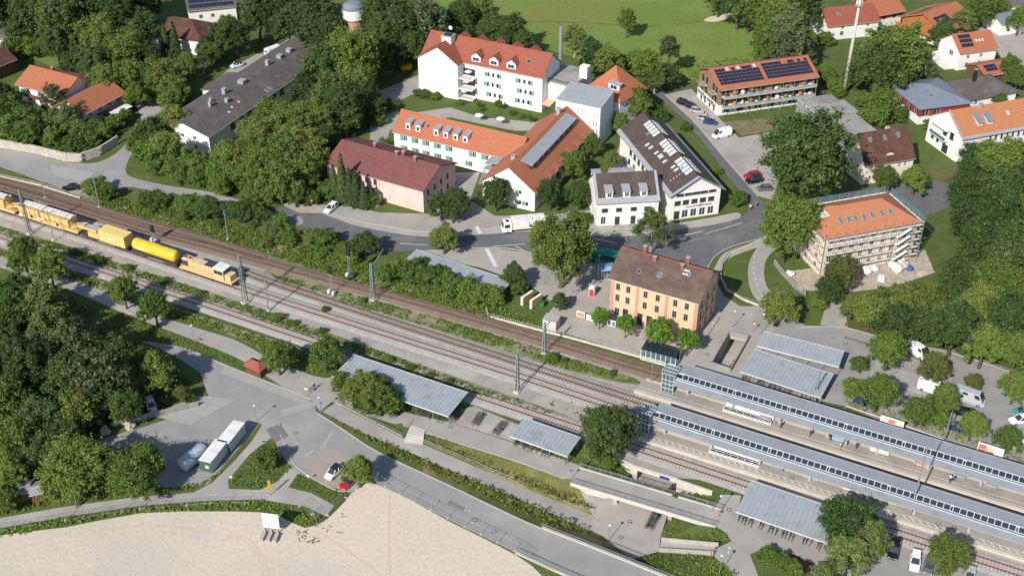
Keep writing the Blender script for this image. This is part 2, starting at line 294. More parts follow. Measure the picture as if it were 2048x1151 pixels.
sheet('ramp_path', [(1545, 480), (1520, 490), (1500, 520), (1496, 555), (1506, 590), (1530, 612), (1568, 628), (1560, 600), (1535, 575), (1528, 545), (1535, 515), (1560, 490)], M_PATH, 0.05, sm=3)
sheet('ramp_pavement', [(1545, 470), (1500, 487), (1450, 505), (1432, 530), (1425, 545), (1440, 548), (1452, 520), (1500, 500), (1530, 490)], M_PAVE, 0.055, sm=3)
sheet('site_yard', [(1560, 545), (1630, 535), (1640, 500), (1850, 500), (1870, 545), (1780, 575), (1690, 585), (1600, 580)], mat('trodden_earth', (0.42, 0.35, 0.27), (0.33, 0.28, 0.22), scale=0.4, coord='World', fleck=(0.6, 0.58, 0.55), fscale=1.5, famt=0.5), 0.04)
sheet('drive', [(1655, 600), (1690, 600), (1695, 655), (1640, 650)], M_PATH, 0.045)
sheet('caravan_drive', [(455, 140), (520, 105), (560, 90), (600, 60), (630, 70), (600, 100), (540, 125), (480, 160), (430, 165)], M_PATH, 0.03)
sheet('house_lane', [(270, 200), (300, 190), (330, 180), (320, 215), (285, 245)], M_PATH, 0.046)
sheet('garden_lawn', [(55, 112), (105, 100), (140, 118), (140, 128), (100, 132)], M_MEADOW, 0.03)
sheet('orchard_lawn', [(0, 20), (25, 15), (30, 40), (0, 45)], M_MEADOW, 0.03)
sheet('depot_ground', [(1940, 55), (2080, 55), (2100, 160), (1990, 110)], M_PAVE, 0.03)
# ---- kerbs and patched asphalt
M_KERB = mat('kerb_stone', (0.46, 0.44, 0.41), (0.38, 0.365, 0.34), scale=1.5, coord='World')
def kerb(pts, w=.10, h=.11):
    P = smooth_pts([G(*p) for p in pts], 4, closed=False); ns = sideways(P); b = MB()
    for i in range(len(P) - 1):
        a, c = P[i], P[i + 1]; b.hexa([a - ns[i] * w, c - ns[i + 1] * w, c + ns[i + 1] * w, a + ns[i] * w], [v + Vector((0, 0, h)) for v in (a - ns[i] * w, c - ns[i + 1] * w, c + ns[i + 1] * w, a + ns[i] * w)])
    o = b.build('kerb', M_KERB); o['kind'] = 'structure'
for k_ in ([(285, 683), (370, 697), (450, 730), (550, 769), (622, 799)], [(634, 825), (690, 861), (757, 904), (900, 971), (1030, 1033), (1083, 1056)], [(620, 408), (690, 437), (780, 454), (850, 464), (985, 457), (1062, 449), (1180, 454), (1260, 458), (1350, 448), (1430, 436), (1476, 426)], [(840, 502), (988, 495), (1075, 507), (1200, 523), (1215, 527)], [(1415, 536), (1432, 511), (1470, 491), (1530, 475)], [(1330, 189), (1384, 240), (1440, 306), (1516, 393)], [(560, 868), (578, 900), (592, 932), (655, 972), (692, 981), (740, 955)], [(1600, 655), (1690, 655), (1800, 686), (1900, 704), (2060, 757)], [(672, 804), (805, 872)], [(850, 865), (1030, 921), (1130, 957)]): kerb(k_)
M_PATCH = mat('asphalt_patch', (0.20, 0.197, 0.195), (0.17, 0.168, 0.166), scale=.6, coord='World', fleck=(0.1, 0.1, 0.1), fscale=8, famt=.3)
M_PATCHL = mat('worn_asphalt', (0.375, 0.36, 0.34), (0.33, 0.32, 0.305), scale=.6, coord='World', fleck=(0.2, 0.2, 0.19), fscale=6, famt=.3)
for i, (q, m_) in enumerate((([(532, 858), (560, 847), (577, 872), (550, 884)], M_PATCH), ([(560, 820), (626, 803), (632, 812), (566, 832)], M_PATCHL), ([(450, 732), (545, 769), (620, 802), (612, 810), (535, 780), (440, 745)], M_PATCHL), ([(300, 830), (400, 790), (470, 800), (380, 850)], M_PATCHL), ([(640, 895), (662, 862), (668, 864), (648, 898)], M_PATCHL), ([(900, 1000), (930, 1015), (925, 1020), (895, 1006)], M_PATCH), ([(1690, 672), (1900, 735), (1898, 738), (1688, 676)], M_PATCH), ([(780, 1075 - 90), (790, 985), (792, 1000), (782, 1000)], M_PATCH), ([(100, 330), (190, 345), (170, 365), (110, 352)], M_PATCHL), ([(1300, 500), (1420, 470), (1424, 474), (1304, 504)], M_PATCH), ([(1090, 480), (1160, 478), (1160, 490), (1090, 494)], M_PATCH), ([(1755, 720), (1860, 760), (1840, 790), (1735, 755)], M_PATCHL), ([(1180, 560), (1215, 570), (1205, 625), (1165, 612)], M_PATCHL))[:7] + (([(100, 330), (190, 345), (170, 365), (110, 352)], M_PATCHL), ([(1300, 500), (1420, 470), (1424, 474), (1304, 504)], M_PATCH), ([(1755, 720), (1860, 760), (1840, 790), (1735, 755)], M_PATCHL))): sheet('asphalt_patch', q, m_, .062 + .004 * (i % 3))
# ---- sunken forecourt
def path_z(x): return -3.0 * (x - 846) / (1187 - 846)
P_up = [(846, 888, 0.05), (940, 928, path_z(940)), (1030, 967, path_z(1030)), (1110, 1000, path_z(1110)), (1187, 1031, -3.0)]
P_lo = [(843, 914, 0.05), (940, 956, path_z(940)), (1030, 994, path_z(1030)), (1110, 1029, path_z(1110)), (1178, 1059, -3.0)]
patch('sunken_path', [[P_lo[i], P_lo[i + 1], P_up[i + 1], P_up[i]] for i in range(4)], M_PATH)
BK = [(848, 867, 0), (940, 894, 0), (1030, 922, 0), (1130, 957, 0), (1152, 964, 0)]
patch('grass_bank', [[P_up[i], P_up[i + 1], BK[i + 1], BK[i]] for i in range(4)], M_DRY)
BL = [(846, 947, 0.02), (940, 991, 0.02), (1030, 1034, 0.02), (1083, 1056, 0.02), (1206, 1104, 0.02)]
patch('road_bank', [[BL[i], BL[i + 1], P_lo[i + 1], P_lo[i]] for i in range(4)] + [[(1178, 1059, -3.0), BL[4], (1263, 1126, 0.02), (1263, 1117, -3.0), (1206, 1071, -3.0)]], M_DRY)
patch('sunken_square', [[(1178, 1059, -3), (1187, 1031, -3), (1231, 1000, -3), (1258, 966, -3), (1270, 925, -3), (1330, 850, -3), (1420, 880, -3), (1356, 985, -3), (1338, 1020, -3), (1322, 1069, -3), (1317, 1102, -3), (1263, 1117, -3), (1280, 1180, -3), (1200, 1150, -3)]], M_PAVE)
patch('abutment_slope', [[(1187, 1031, -3), (1231, 1003, -3), (1185, 955, -0.4), (1152, 964, 0)], [(1337, 1032, -3), (1350, 1020, -3), (1421, 1026, 0), (1414, 1042, 0)]], M_CONC)
patch('forecourt_bank', [[(1231, 1000, -3), (1258, 968, -3), (1192, 907, 0), (1152, 964, 0)], [(1258, 968, -3), (1274, 950, -2.9), (1232, 918, -0.2), (1192, 907, 0)],
                        [(1356, 985, -3), (1352, 975, -3), (1424, 986, -0.1), (1443, 988, 0)], [(1350, 1018, -3), (1356, 985, -3), (1443, 988, 0), (1421, 1026, 0)]], M_GRASS)
patch('stair_bank', [[(1322, 1069, -3), (1337, 1034, -3), (1414, 1042, 0), (1446, 1062, 0), (1463, 1080, 0), (1436, 1092, 0), (1322, 1082, -3)],
                     [(1263, 1117, -3), (1317, 1104, -3), (1426, 1112, 0), (1480, 1148, 0), (1500, 1172, 0), (1400, 1182, 0), (1330, 1154, 0)]], M_GRASS)
# portal, wing walls and parapets of the underpass
def wall_run(b, pts, th, m=0):              # pts: list of (G-top-xy point, z0, z1)
    for (p, a0, a1), (q, b0, b1) in zip(pts[:-1], pts[1:]):
        d = (q - p); d.z = 0; d.normalize(); n = Vector((-d.y, d.x, 0)) * th
        P = lambda v, z: (v.x, v.y, z)
        b.hexa([P(p, a0), P(q, b0), P(q + n, b0), P(p + n, a0)], [P(p, a1), P(q, b1), P(q + n, b1), P(p + n, a1)], m)
po = thing('underpass_portal', 'pale concrete underpass portal with wing walls under the railway', 'underpass', G(1314, 950))
po.location = (0, 0, 0)
b = MB(); wall_run(b, [(G(1228, 915), -0.6, 0.25), (G(1275, 936), -3.0, 0.25)], 0.4); wl_ = b.build('wing_wall', M_CONCL, po)
b = MB(); wall_run(b, [(G(1354, 961), -3.0, 0.25), (G(1424, 985), -0.6, 0.25)], 0.4); b.build('wing_wall', M_CONCL, po)
b = MB(); wall_run(b, [(G(1275, 936), -0.55, 0.3), (G(1354, 961), -0.55, 0.3)], 0.5); lint = b.build('lintel', M_CONCL, po)
a_, c_ = G(1275, 936), G(1354, 961); dd = (c_ - a_).normalized(); nn = Vector((-dd.y, dd.x, 0))
b = MB()
b.quad(a_ + Vector((0, 0, -3)), a_ + nn * 22 + Vector((0, 0, -3)), a_ + nn * 22 + Vector((0, 0, -0.55)), a_ + Vector((0, 0, -0.55)))
b.quad(c_ + Vector((0, 0, -3)), c_ + Vector((0, 0, -0.55)), c_ + nn * 22 + Vector((0, 0, -0.55)), c_ + nn * 22 + Vector((0, 0, -3)))
b.quad(a_ + nn * 0.5 + Vector((0, 0, -0.55)), c_ + nn * 0.5 + Vector((0, 0, -0.55)), c_ + nn * 22 + Vector((0, 0, -0.55)), a_ + nn * 22 + Vector((0, 0, -0.55)))
b.quad(a_ + nn * 22 + Vector((0, 0, -3)), c_ + nn * 22 + Vector((0, 0, -3)), c_ + nn * 22 + Vector((0, 0, -0.5)), a_ + nn * 22 + Vector((0, 0, -0.5)))
b.build('tunnel_lining', M_CONC, po, fix=False)
b = MB(); q0 = a_ + dd * 4.3 - nn * 0.04; q1 = a_ + dd * 6.2 - nn * 0.04
b.hexa([q0 + Vector((0, 0, -0.5)), q1 + Vector((0, 0, -0.5)), q1 + nn * 0.03 + Vector((0, 0, -0.5)), q0 + nn * 0.03 + Vector((0, 0, -0.5))], [q0 + Vector((0, 0, 0.1)), q1 + Vector((0, 0, 0.1)), q1 + nn * 0.03 + Vector((0, 0, 0.1)), q0 + nn * 0.03 + Vector((0, 0, 0.1))])
b.build('station_sign', mat('sign_blue', (0.02, 0.05, 0.30), (0.02, 0.05, 0.28), rough=0.5), po)
# ---- stair well by the station house
sw = thing('stair_well', 'open concrete stair well leading down beside the station house', 'underpass', (0, 0, 0))
W0, W1, W2, W3 = [G(*p) for p in WELL]
def lift(p, z): return Vector((p.x, p.y, z))
b = MB()
for (p, q) in ((W3, W0), (W1, W2), (W2, W3)): b.quad(lift(p, -3.3), lift(q, -3.3), lift(q, 0.02), lift(p, 0.02))
b.quad(lift(W0, -0.9), lift(W1, -0.9), lift(W1, 0.02), lift(W0, 0.02)); b.build('retaining_wall', M_CONC, sw, fix=False)
back = (W0 - W3).normalized() * 9
b = MB(); b.quad(lift(W3, -3.28), lift(W2, -3.28), lift(W1 + back, -3.28), lift(W0 + back, -3.28)); b.build('floor', M_CONC, sw, fix=False)
b = MB(); b.quad(lift(W0, -3.28), lift(W0 + back, -3.28), lift(W0 + back, -0.9), lift(W0, -0.9)); b.quad(lift(W1, -3.28), lift(W1 + back, -3.28), lift(W1 + back, -0.9), lift(W1, -0.9))
b.quad(lift(W0 + back, -3.28), lift(W1 + back, -3.28), lift(W1 + back, -0.9), lift(W0 + back, -0.9)); b.quad(lift(W0, -0.9), lift(W1, -0.9), lift(W1 + back, -0.9), lift(W0 + back, -0.9)); b.build('passage', M_CONC, sw, fix=False)
for i in range(14):
    b = MB(); p = W3.lerp(W0, 0.40 + i * 0.03); q = W2.lerp(W1, 0.40 + i * 0.03); p2 = W3.lerp(W0, 0.43 + i * 0.03); q2 = W2.lerp(W1, 0.43 + i * 0.03)
    z = -3.28 + 0.012 * (i + 1); b.hexa([lift(p, -3.28), lift(q, -3.28), lift(q2, -3.28), lift(p2, -3.28)], [lift(p, z), lift(q, z), lift(q2, z), lift(p2, z)])
    b.build('step', M_CONC, sw)
b = MB(); wall_run(b, [(W2, 0.05, 1.0), (W3, 0.05, 1.0)], -0.18); wall_run(b, [(W3, 0.05, 1.0), (W0, 0.05, 1.0), (W1, 0.05, 1.0), (W2, 0.05, 1.0)], -0.18)
b.build('parapet', mat('parapet_grey', (0.30, 0.31, 0.31), rough=0.6), sw)
# ================================================================== railway tracks
M_RAIL = mat('rail_steel', (0.13, 0.075, 0.055), (0.09, 0.055, 0.045), rough=0.6, metal=0.3)
M_SLEEPC = mat('sleeper_concrete', (0.53, 0.43, 0.35), (0.46, 0.37, 0.30), scale=0.8, coord='World')
M_SLEEPW = mat('sleeper_wood', (0.32, 0.23, 0.175), (0.22, 0.16, 0.125), scale=0.8, coord='World')
def resample(pts, step):
    out = [pts[0].copy()]; acc = 0.0
    for a, c in zip(pts[:-1], pts[1:]):
        L = (c - a).length; t = step - acc
        while t <= L: out.append(a.lerp(c, t / L)); t += step
        acc = (acc + L) % step if False else L - (t - step)
    return out
def ribbon_mb(pts, offs):                   # offs: list of (sideways, z); strip between successive offsets
    b = MB(); ns = sideways(pts)
    for i in range(len(pts) - 1):
        for (o0, z0), (o1, z1) in zip(offs[:-1], offs[1:]):
            P = lambda k, o, z: pts[k] + ns[k] * o + Vector((0, 0, z))
            b.quad(P(i, o1, z1), P(i + 1, o1, z1), P(i + 1, o0, z0), P(i, o0, z0))
    return b
b = MB(); b.hexa([(-0.13, -1.3, 0.0), (0.13, -1.3, 0.0), (0.13, 1.3, 0.0), (-0.13, 1.3, 0.0)], [(-0.1, -1.28, 0.10), (0.1, -1.28, 0.10), (0.1, 1.28, 0.10), (-0.1, 1.28, 0.10)])
ME_SLC = b.mesh('sleeper', M_SLEEPC); ME_SLW = b.mesh('sleeper', M_SLEEPW)
TR = {}
def track(key, px, label, me, mb_, wide=1.9):
    ctl = [G(*p) for p in px]; pts = resample(smooth_pts(ctl, 12, closed=False), 0.62)
    TR[key] = pts
    root = thing('railway_track', label, 'railway track', (0, 0, 0))
    thin = pts[::4] + [pts[-1]]
    ribbon_mb(thin, [(-wide - 0.9, 0.03), (-wide, 0.20), (wide, 0.20), (wide + 0.9, 0.03)]).build('ballast_bed', mb_, root, fix=False)
    for s in (-0.7525, 0.7525):
        o = ribbon_mb(thin, [(s - 0.075, 0.22), (s - 0.04, 0.42), (s + 0.04, 0.42), (s + 0.075, 0.22)]).build('rail', M_RAIL, root, fix=False)
    ns = sideways(pts)
    rows = [(p, math.atan2(n.y, n.x) - math.pi / 2) for p, n in zip(pts, ns)]
    def inview(p):
        v = camo.matrix_world.inverted() @ p
        return abs(v.x / -v.z) < 0.44 and abs(v.y / -v.z) < 0.25
    vis = [r for r in rows if inview(r[0])]
    rest = [r for r in rows if not inview(r[0])]
    vis.sort(key=lambda r: r[0].y); rest += vis[300:]; vis = vis[:300]
    for (p, a) in vis: inst('sleeper', me, root, (p.x, p.y, 0.21), (0, 0, a + random.uniform(-.01, .01)))
    if rest:
        b = MB()
        for (p, a) in rest:
            c, s = math.cos(a), math.sin(a)
            q = lambda x, y, z: (p.x + c * x - s * y, p.y + s * x + c * y, z)
            b.hexa([q(-.13, -1.3, .21), q(.13, -1.3, .21), q(.13, 1.3, .21), q(-.13, 1.3, .21)], [q(-.1, -1.28, .31), q(.1, -1.28, .31), q(.1, 1.28, .31), q(-.1, 1.28, .31)])
        o = b.build('far_sleepers', me.materials[0], root, fix=False); o['kind'] = 'stuff'
    return root
track('A', [(-250, 292), (0, 362), (150, 404), (300, 449), (420, 482), (530, 516)], 'far rusty railway track behind the yellow train, nearest the trees', ME_SLW, M_BALLR, 1.45)
track('B', [(-250, 303), (0, 374), (150, 418), (300, 464), (420, 495), (530, 525), (640, 556), (780, 592), (1030, 663), (1320, 750), (1700, 860), (2150, 988)], 'rusty railway track that runs past the station house platform', ME_SLW, M_BALLR, 1.45)
track('C', [(480, 543), (560, 571), (760, 637), (1030, 724), (1160, 766), (1320, 817), (1700, 934), (2150, 1072)], 'railway track with dark rails between the rusty track and the train track', ME_SLW, M_BALL, 1.6)
track('D', [(-250, 344), (0, 420), (150, 467), (300, 516), (473, 574), (510, 587), (760, 666), (1030, 751), (1267, 829), (1600, 938), (2150, 1118)], 'railway track with pale sleepers on which the yellow train stands', ME_SLC, M_BALLW, 1.6)
track('E', [(-250, 390), (0, 473), (520, 647), (1030, 817), (1500, 972), (2048, 1150), (2200, 1199)], 'nearest railway track with pale sleepers along the cycle path and bicycle shelters', ME_SLC, M_BALLW, 1.6)
# ================================================================== buildings
WCACHE = {}
def window_meshes(w, h, style, fm):
    k = (round(w, 2), round(h, 2), style, fm.name)
    if k not in WCACHE:
        b = MB(); t = 0.07; y0, y1 = 0.05, 0.12
        b.box(-w / 2, -w / 2 + t, y0, y1, 0, h); b.box(w / 2 - t, w / 2, y0, y1, 0, h); b.box(-w / 2 + t, w / 2 - t, y0, y1, 0, t); b.box(-w / 2 + t, w / 2 - t, y0, y1, h - t, h)
        if style == 'cross':
            b.box(-0.04, 0.04, y0 - .01, y1, t, h - t); b.box(-w / 2 + t, w / 2 - t, y0, y1 - .01, h * .62, h * .62 + .07)
        elif w > 2.2:
            n = int(round(w / 1.1))
            for i in range(1, n): b.box(-w / 2 + w * i / n - .035, -w / 2 + w * i / n + .035, y0 - .01, y1, t, h - t)
        elif w > 0.85: b.box(-0.04, 0.04, y0 - .01, y1, t, h - t)
        if style != 'door': b.box(-w / 2 - .08, w / 2 + .08, -0.08, 0.05, -0.08, -0.003)
        f = b.mesh('window', fm)
        b = MB(); b.quad((-w / 2 + t, .1, t), (w / 2 - t, .1, t), (w / 2 - t, .1, h - t), (-w / 2 + t, .1, h - t)); p = b.mesh('pane', M_GLASS)
        WCACHE[k] = (f, p)
    return WCACHE[k]
SCACHE = {}
def shutter_mesh(w, h, m):
    k = (round(w, 2), round(h, 2), m.name)
    if k not in SCACHE:
        b = MB(); b.box(-w / 2, w / 2, -0.07, -0.01, 0, h)
        for i in range(1, 6): b.box(-w / 2 + .05, w / 2 - .05, -0.085, -0.07, h * i / 6 - .03, h * i / 6 + .03)
        SCACHE[k] = b.mesh('shutter', m)
    return SCACHE[k]
M_GREEN = mat('green_shutter', (0.16, 0.36, 0.24), (0.13, 0.31, 0.21), rough=0.6)
M_FRAMEG = mat('olive_frame', (0.20, 0.21, 0.16), rough=.6)
class House: pass
def frame_at(A, B, zref):
    a, c = G(A[0], A[1], zref), G(B[0], B[1], zref); d = c - a; L = Vector((d.x, d.y)).length
    return Vector((a.x, a.y, 0)), math.atan2(d.y, d.x), L
def house(name, label, A, B, h, W, zref=None, roof='gable', rise=3.0, over=0.5, axis='x', wall=M_WHITE, rmat=None, wins=(), frame=M_FRAMEW, cat='building', L=None, inset=(0, 0), x0=0.0,
          shut=None, plinth=None, gutter=True, root=None, group=None, shift=None):
    hd = House(); zref = h if zref is None else zref
    o, rz, LL = frame_at(A, B, zref)
    e = Vector((math.cos(rz), math.sin(rz), 0)); nrm = Vector((-e.y, e.x, 0))
    o = o + e * (x0 + inset[0]) + nrm * inset[1]
    hd.L = L = (L or LL - 2 * inset[0]); hd.W = W; hd.h = h; hd.axis = axis; hd.rise = rise; hd.rz = rz
    hd.tan = rise / ((W if axis == 'x' else L) / 2) if roof in ('gable', 'hip') else 0
    hd.root = root or thing(name, label, cat, o, rz, group); hd.o = o; hd.over = over
    facs = {'front': ((0, 0), (1, 0), L), 'right': ((L, 0), (0, 1), W), 'back': ((L, W), (-1, 0), L), 'left': ((0, W), (0, -1), W)}
    byf = {k: [] for k in facs}
    for wd in wins: byf[wd[0]].append(wd)
    b = MB()
    for k, ((ox, oy), (ex, ey), fl) in facs.items():
        P = lambda u, z, dep=0.0: (ox + ex * u - ey * dep * -1 * -1 if False else ox + ex * u + (-ey) * dep, oy + ey * u + ex * dep, z)
        ws = []
        for wd in byf[k]:
            u = wd[1] * fl if 0 < wd[1] <= 1 else wd[1]
            if k == 'left' and 0 < wd[1] <= 1: u = fl - u
            elif k == 'left': u = fl - wd[1]
            ws.append((u - wd[3] / 2, u + wd[3] / 2, wd[2], wd[2] + wd[4]))
            f, p = window_meshes(wd[3], wd[4], wd[5] if len(wd) > 5 else 'std', wd[6] if len(wd) > 6 and wd[6] else frame)
            loc = P(u, wd[2]); ra = math.atan2(ey, ex)
            wo = inst('door' if len(wd) > 5 and wd[5] == 'door' else 'window', f, hd.root, loc, (0, 0, ra)); inst('pane', p, wo)
            sh = wd[7] if len(wd) > 7 else shut
            if sh:
                for s in ((-1, 1) if sh == 'both' else (-1,) if sh == 'left' else (1,)):
                    sw_ = wd[3] * (0.95 if sh == 'left' else .8); q = P(u + s * (wd[3] / 2 + sw_ / 2 + .02), wd[2]); inst('shutter', shutter_mesh(sw_, wd[4], M_GREEN), hd.root, q, (0, 0, ra))
        top = h
        us = sorted(set([0, fl] + [min(max(v, 0), fl) for w_ in ws for v in w_[:2]])); zs = sorted(set([0, top] + [min(max(v, 0), top) for w_ in ws for v in w_[2:]]))
        for i in range(len(us) - 1):
            for j in range(len(zs) - 1):
                um, zm = (us[i] + us[i + 1]) / 2, (zs[j] + zs[j + 1]) / 2
                if any(w_[0] < um < w_[1] and w_[2] < zm < w_[3] for w_ in ws): continue
                b.quad(P(us[i], zs[j]), P(us[i + 1], zs[j]), P(us[i + 1], zs[j + 1]), P(us[i], zs[j + 1]), 1 if plinth and zm < plinth[0] else 0)
        for (a0, a1, z0, z1) in ws:
            z1 = min(z1, top)
            b.quad(P(a0, z0), P(a0, z0, .14), P(a0, z1, .14), P(a0, z1)); b.quad(P(a1, z0, .14), P(a1, z0), P(a1, z1), P(a1, z1, .14))
            b.quad(P(a0, z0), P(a1, z0), P(a1, z0, .14), P(a0, z0, .14)); b.quad(P(a0, z1, .14), P(a1, z1, .14), P(a1, z1), P(a0, z1))
    if roof == 'gable':
        if axis == 'x': b.add([(0, W, h), (0, 0, h), (0, W / 2, h + rise)], [(0, 1, 2)]); b.add([(L, 0, h), (L, W, h), (L, W / 2, h + rise)], [(0, 1, 2)])
        else: b.add([(0, 0, h), (L, 0, h), (L / 2, 0, h + rise)], [(0, 1, 2)]); b.add([(L, W, h), (0, W, h), (L / 2, W, h + rise)], [(0, 1, 2)])
    hd.wall = b.build('wall', [wall, plinth[1] if plinth else wall], hd.root, fix=False)
    if shift: hd.wall.location = shift
    rm = rmat or M_ZINC; r = MB(); t = 0.22; ov = over; k = hd.tan
    if roof == 'gable':
        og = ov * 0.8
        if axis == 'x':
            r.slab([(-og, -ov, h - ov * k + t), (L + og, -ov, h - ov * k + t), (L + og, W / 2, h + rise + t), (-og, W / 2, h + rise + t)], t)
            r.slab([(L + og, W + ov, h - ov * k + t), (-og, W + ov, h - ov * k + t), (-og, W / 2, h + rise + t), (L + og, W / 2, h + rise + t)], t)
        else:
            r.slab([(-ov, W + og, h - ov * k + t), (-ov, -og, h - ov * k + t), (L / 2, -og, h + rise + t), (L / 2, W + og, h + rise + t)], t)
            r.slab([(L + ov, -og, h - ov * k + t), (L + ov, W + og, h - ov * k + t), (L / 2, W + og, h + rise + t), (L / 2, -og, h + rise + t)], t)
    elif roof == 'hip':
        z0 = h - 0.05
        c = [(-ov, -ov, z0), (L + ov, -ov, z0), (L + ov, W + ov, z0), (-ov, W + ov, z0)]
        hw = (min(L, W)) / 2
        if L >= W: r1, r2 = (hw + (ov if False else 0), W / 2, h + rise), (L - hw, W / 2, h + rise)
        else: r1, r2 = (L / 2, hw, h + rise), (L / 2, W - hw, h + rise)
        lo = [(p[0], p[1], z0 - t) for p in c]
        if L >= W: r.add(c + lo + [r1, r2], [(0, 1, 9, 8), (1, 2, 9), (2, 3, 8, 9), (3, 0, 8)] + [(i, i + 4, (i + 1) % 4 + 4, (i + 1) % 4) for i in range(4)] + [(7, 6, 5, 4)])
        else: r.add(c + lo + [r1, r2], [(0, 1, 8), (1, 2, 9, 8), (2, 3, 9), (3, 0, 8, 9)] + [(i, i + 4, (i + 1) % 4 + 4, (i + 1) % 4) for i in range(4)] + [(7, 6, 5, 4)])
    elif roof == 'flat':
        r.box(-ov, L + ov, -ov, W + ov, h, h + 0.3)
    elif roof == 'shed':                    # falls towards the front by rise
        b2 = MB(); b2.quad((0, 0, h), (0, W, h), (0, W, h + rise), (0, 0, h)); 
        hd.wall.data.update()
        s = MB(); s.add([(0, W, h), (0, 0, h), (0, W, h + rise)], [(0, 1, 2)]); s.add([(L, 0, h), (L, W, h), (L, W, h + rise)], [(0, 1, 2)]); s.quad((L, W, h), (0, W, h), (0, W, h + rise), (L, W, h + rise))
        s.build('gable_wall', wall, hd.root)
        kk = rise / W; r.slab([(-ov, -ov, h - ov * kk + t), (L + ov, -ov, h - ov * kk + t), (L + ov, W + ov, h + rise + ov * kk + t), (-ov, W + ov, h + rise + ov * kk + t)], t)
    hd.roof = r.build('roof', rm, hd.root, fix=True) if r.v else None
    if shift: hd.roof.location = shift
    if gutter and roof in ('gable',):
        for s in ((0, 1)):
            g = MB()
            if axis == 'x':
                yy = -ov - .06 if s == 0 else W + ov + .06; g.tube((-.3, yy, h - ov * k + .12), (L + .3, yy, h - ov * k + .12), .09, n=6)
            else:
                xx = -ov - .06 if s == 0 else L + ov + .06; g.tube((xx, -.3, h - ov * k + .12), (xx, W + .3, h - ov * k + .12), .09, n=6)
            g.build('gutter', M_ZINC, hd.root).location = shift or (0, 0, 0)
    return hd
def xf(hd, side, a, d, z):
    return {'front': (a, d, z), 'back': (a, hd.W - d, z), 'left': (d, a, z), 'right': (hd.L - d, a, z)}[side]
def xrot(hd, side):
    s = math.atan(hd.tan)
    return {'front': (s, 0, 0), 'back': (-s, 0, 0), 'left': (0, -s, 0), 'right': (0, s, 0)}[side]
SKY = {}
def skylight(hd, a, d, w=0.9, l=1.4, side='front', glass=None, fm=None, name='skylight', up=0.0):
    glass = glass or M_GLASS; fm = fm or M_ZINC; k = (w, l, glass.name, fm.name, side in ('left', 'right'))
    if k not in SKY:
        ww, ll = (l, w) if k[4] else (w, l)
        b = MB(); b.box(-ww / 2, ww / 2, -ll / 2, ll / 2, 0, .12); f = b.mesh('skylight', fm)
        b = MB(); b.quad((-ww / 2 + .08, -ll / 2 + .08, .13), (ww / 2 - .08, -ll / 2 + .08, .13), (ww / 2 - .08, ll / 2 - .08, .13), (-ww / 2 + .08, ll / 2 - .08, .13)); SKY[k] = (f, b.mesh('pane', glass))
    f, p = SKY[k]; o = inst(name, f, hd.root, xf(hd, side, a, d, hd.h + d * hd.tan + .22 + up), xrot(hd, side)); inst('pane', p, o)
    return o
def chimney(hd, x, y, w=.7, l=.7, top=1.2, m=None, capm=None, cap='hood'):
    z = hd.h + (min(y, hd.W - y) if hd.axis == 'x' else min(x, hd.L - x)) * hd.tan - .3
    b = MB(); b.box(x - w / 2, x + w / 2, y - l / 2, y + l / 2, z, z + .3 + top); o = b.build('chimney', m or M_ZINC, hd.root)
    b = MB(); b.box(x - w / 2 - .08, x + w / 2 + .08, y - l / 2 - .08, y + l / 2 + .08, z + .3 + top, z + .42 + top); b.build('cap', capm or M_ZINC, o)
    return o
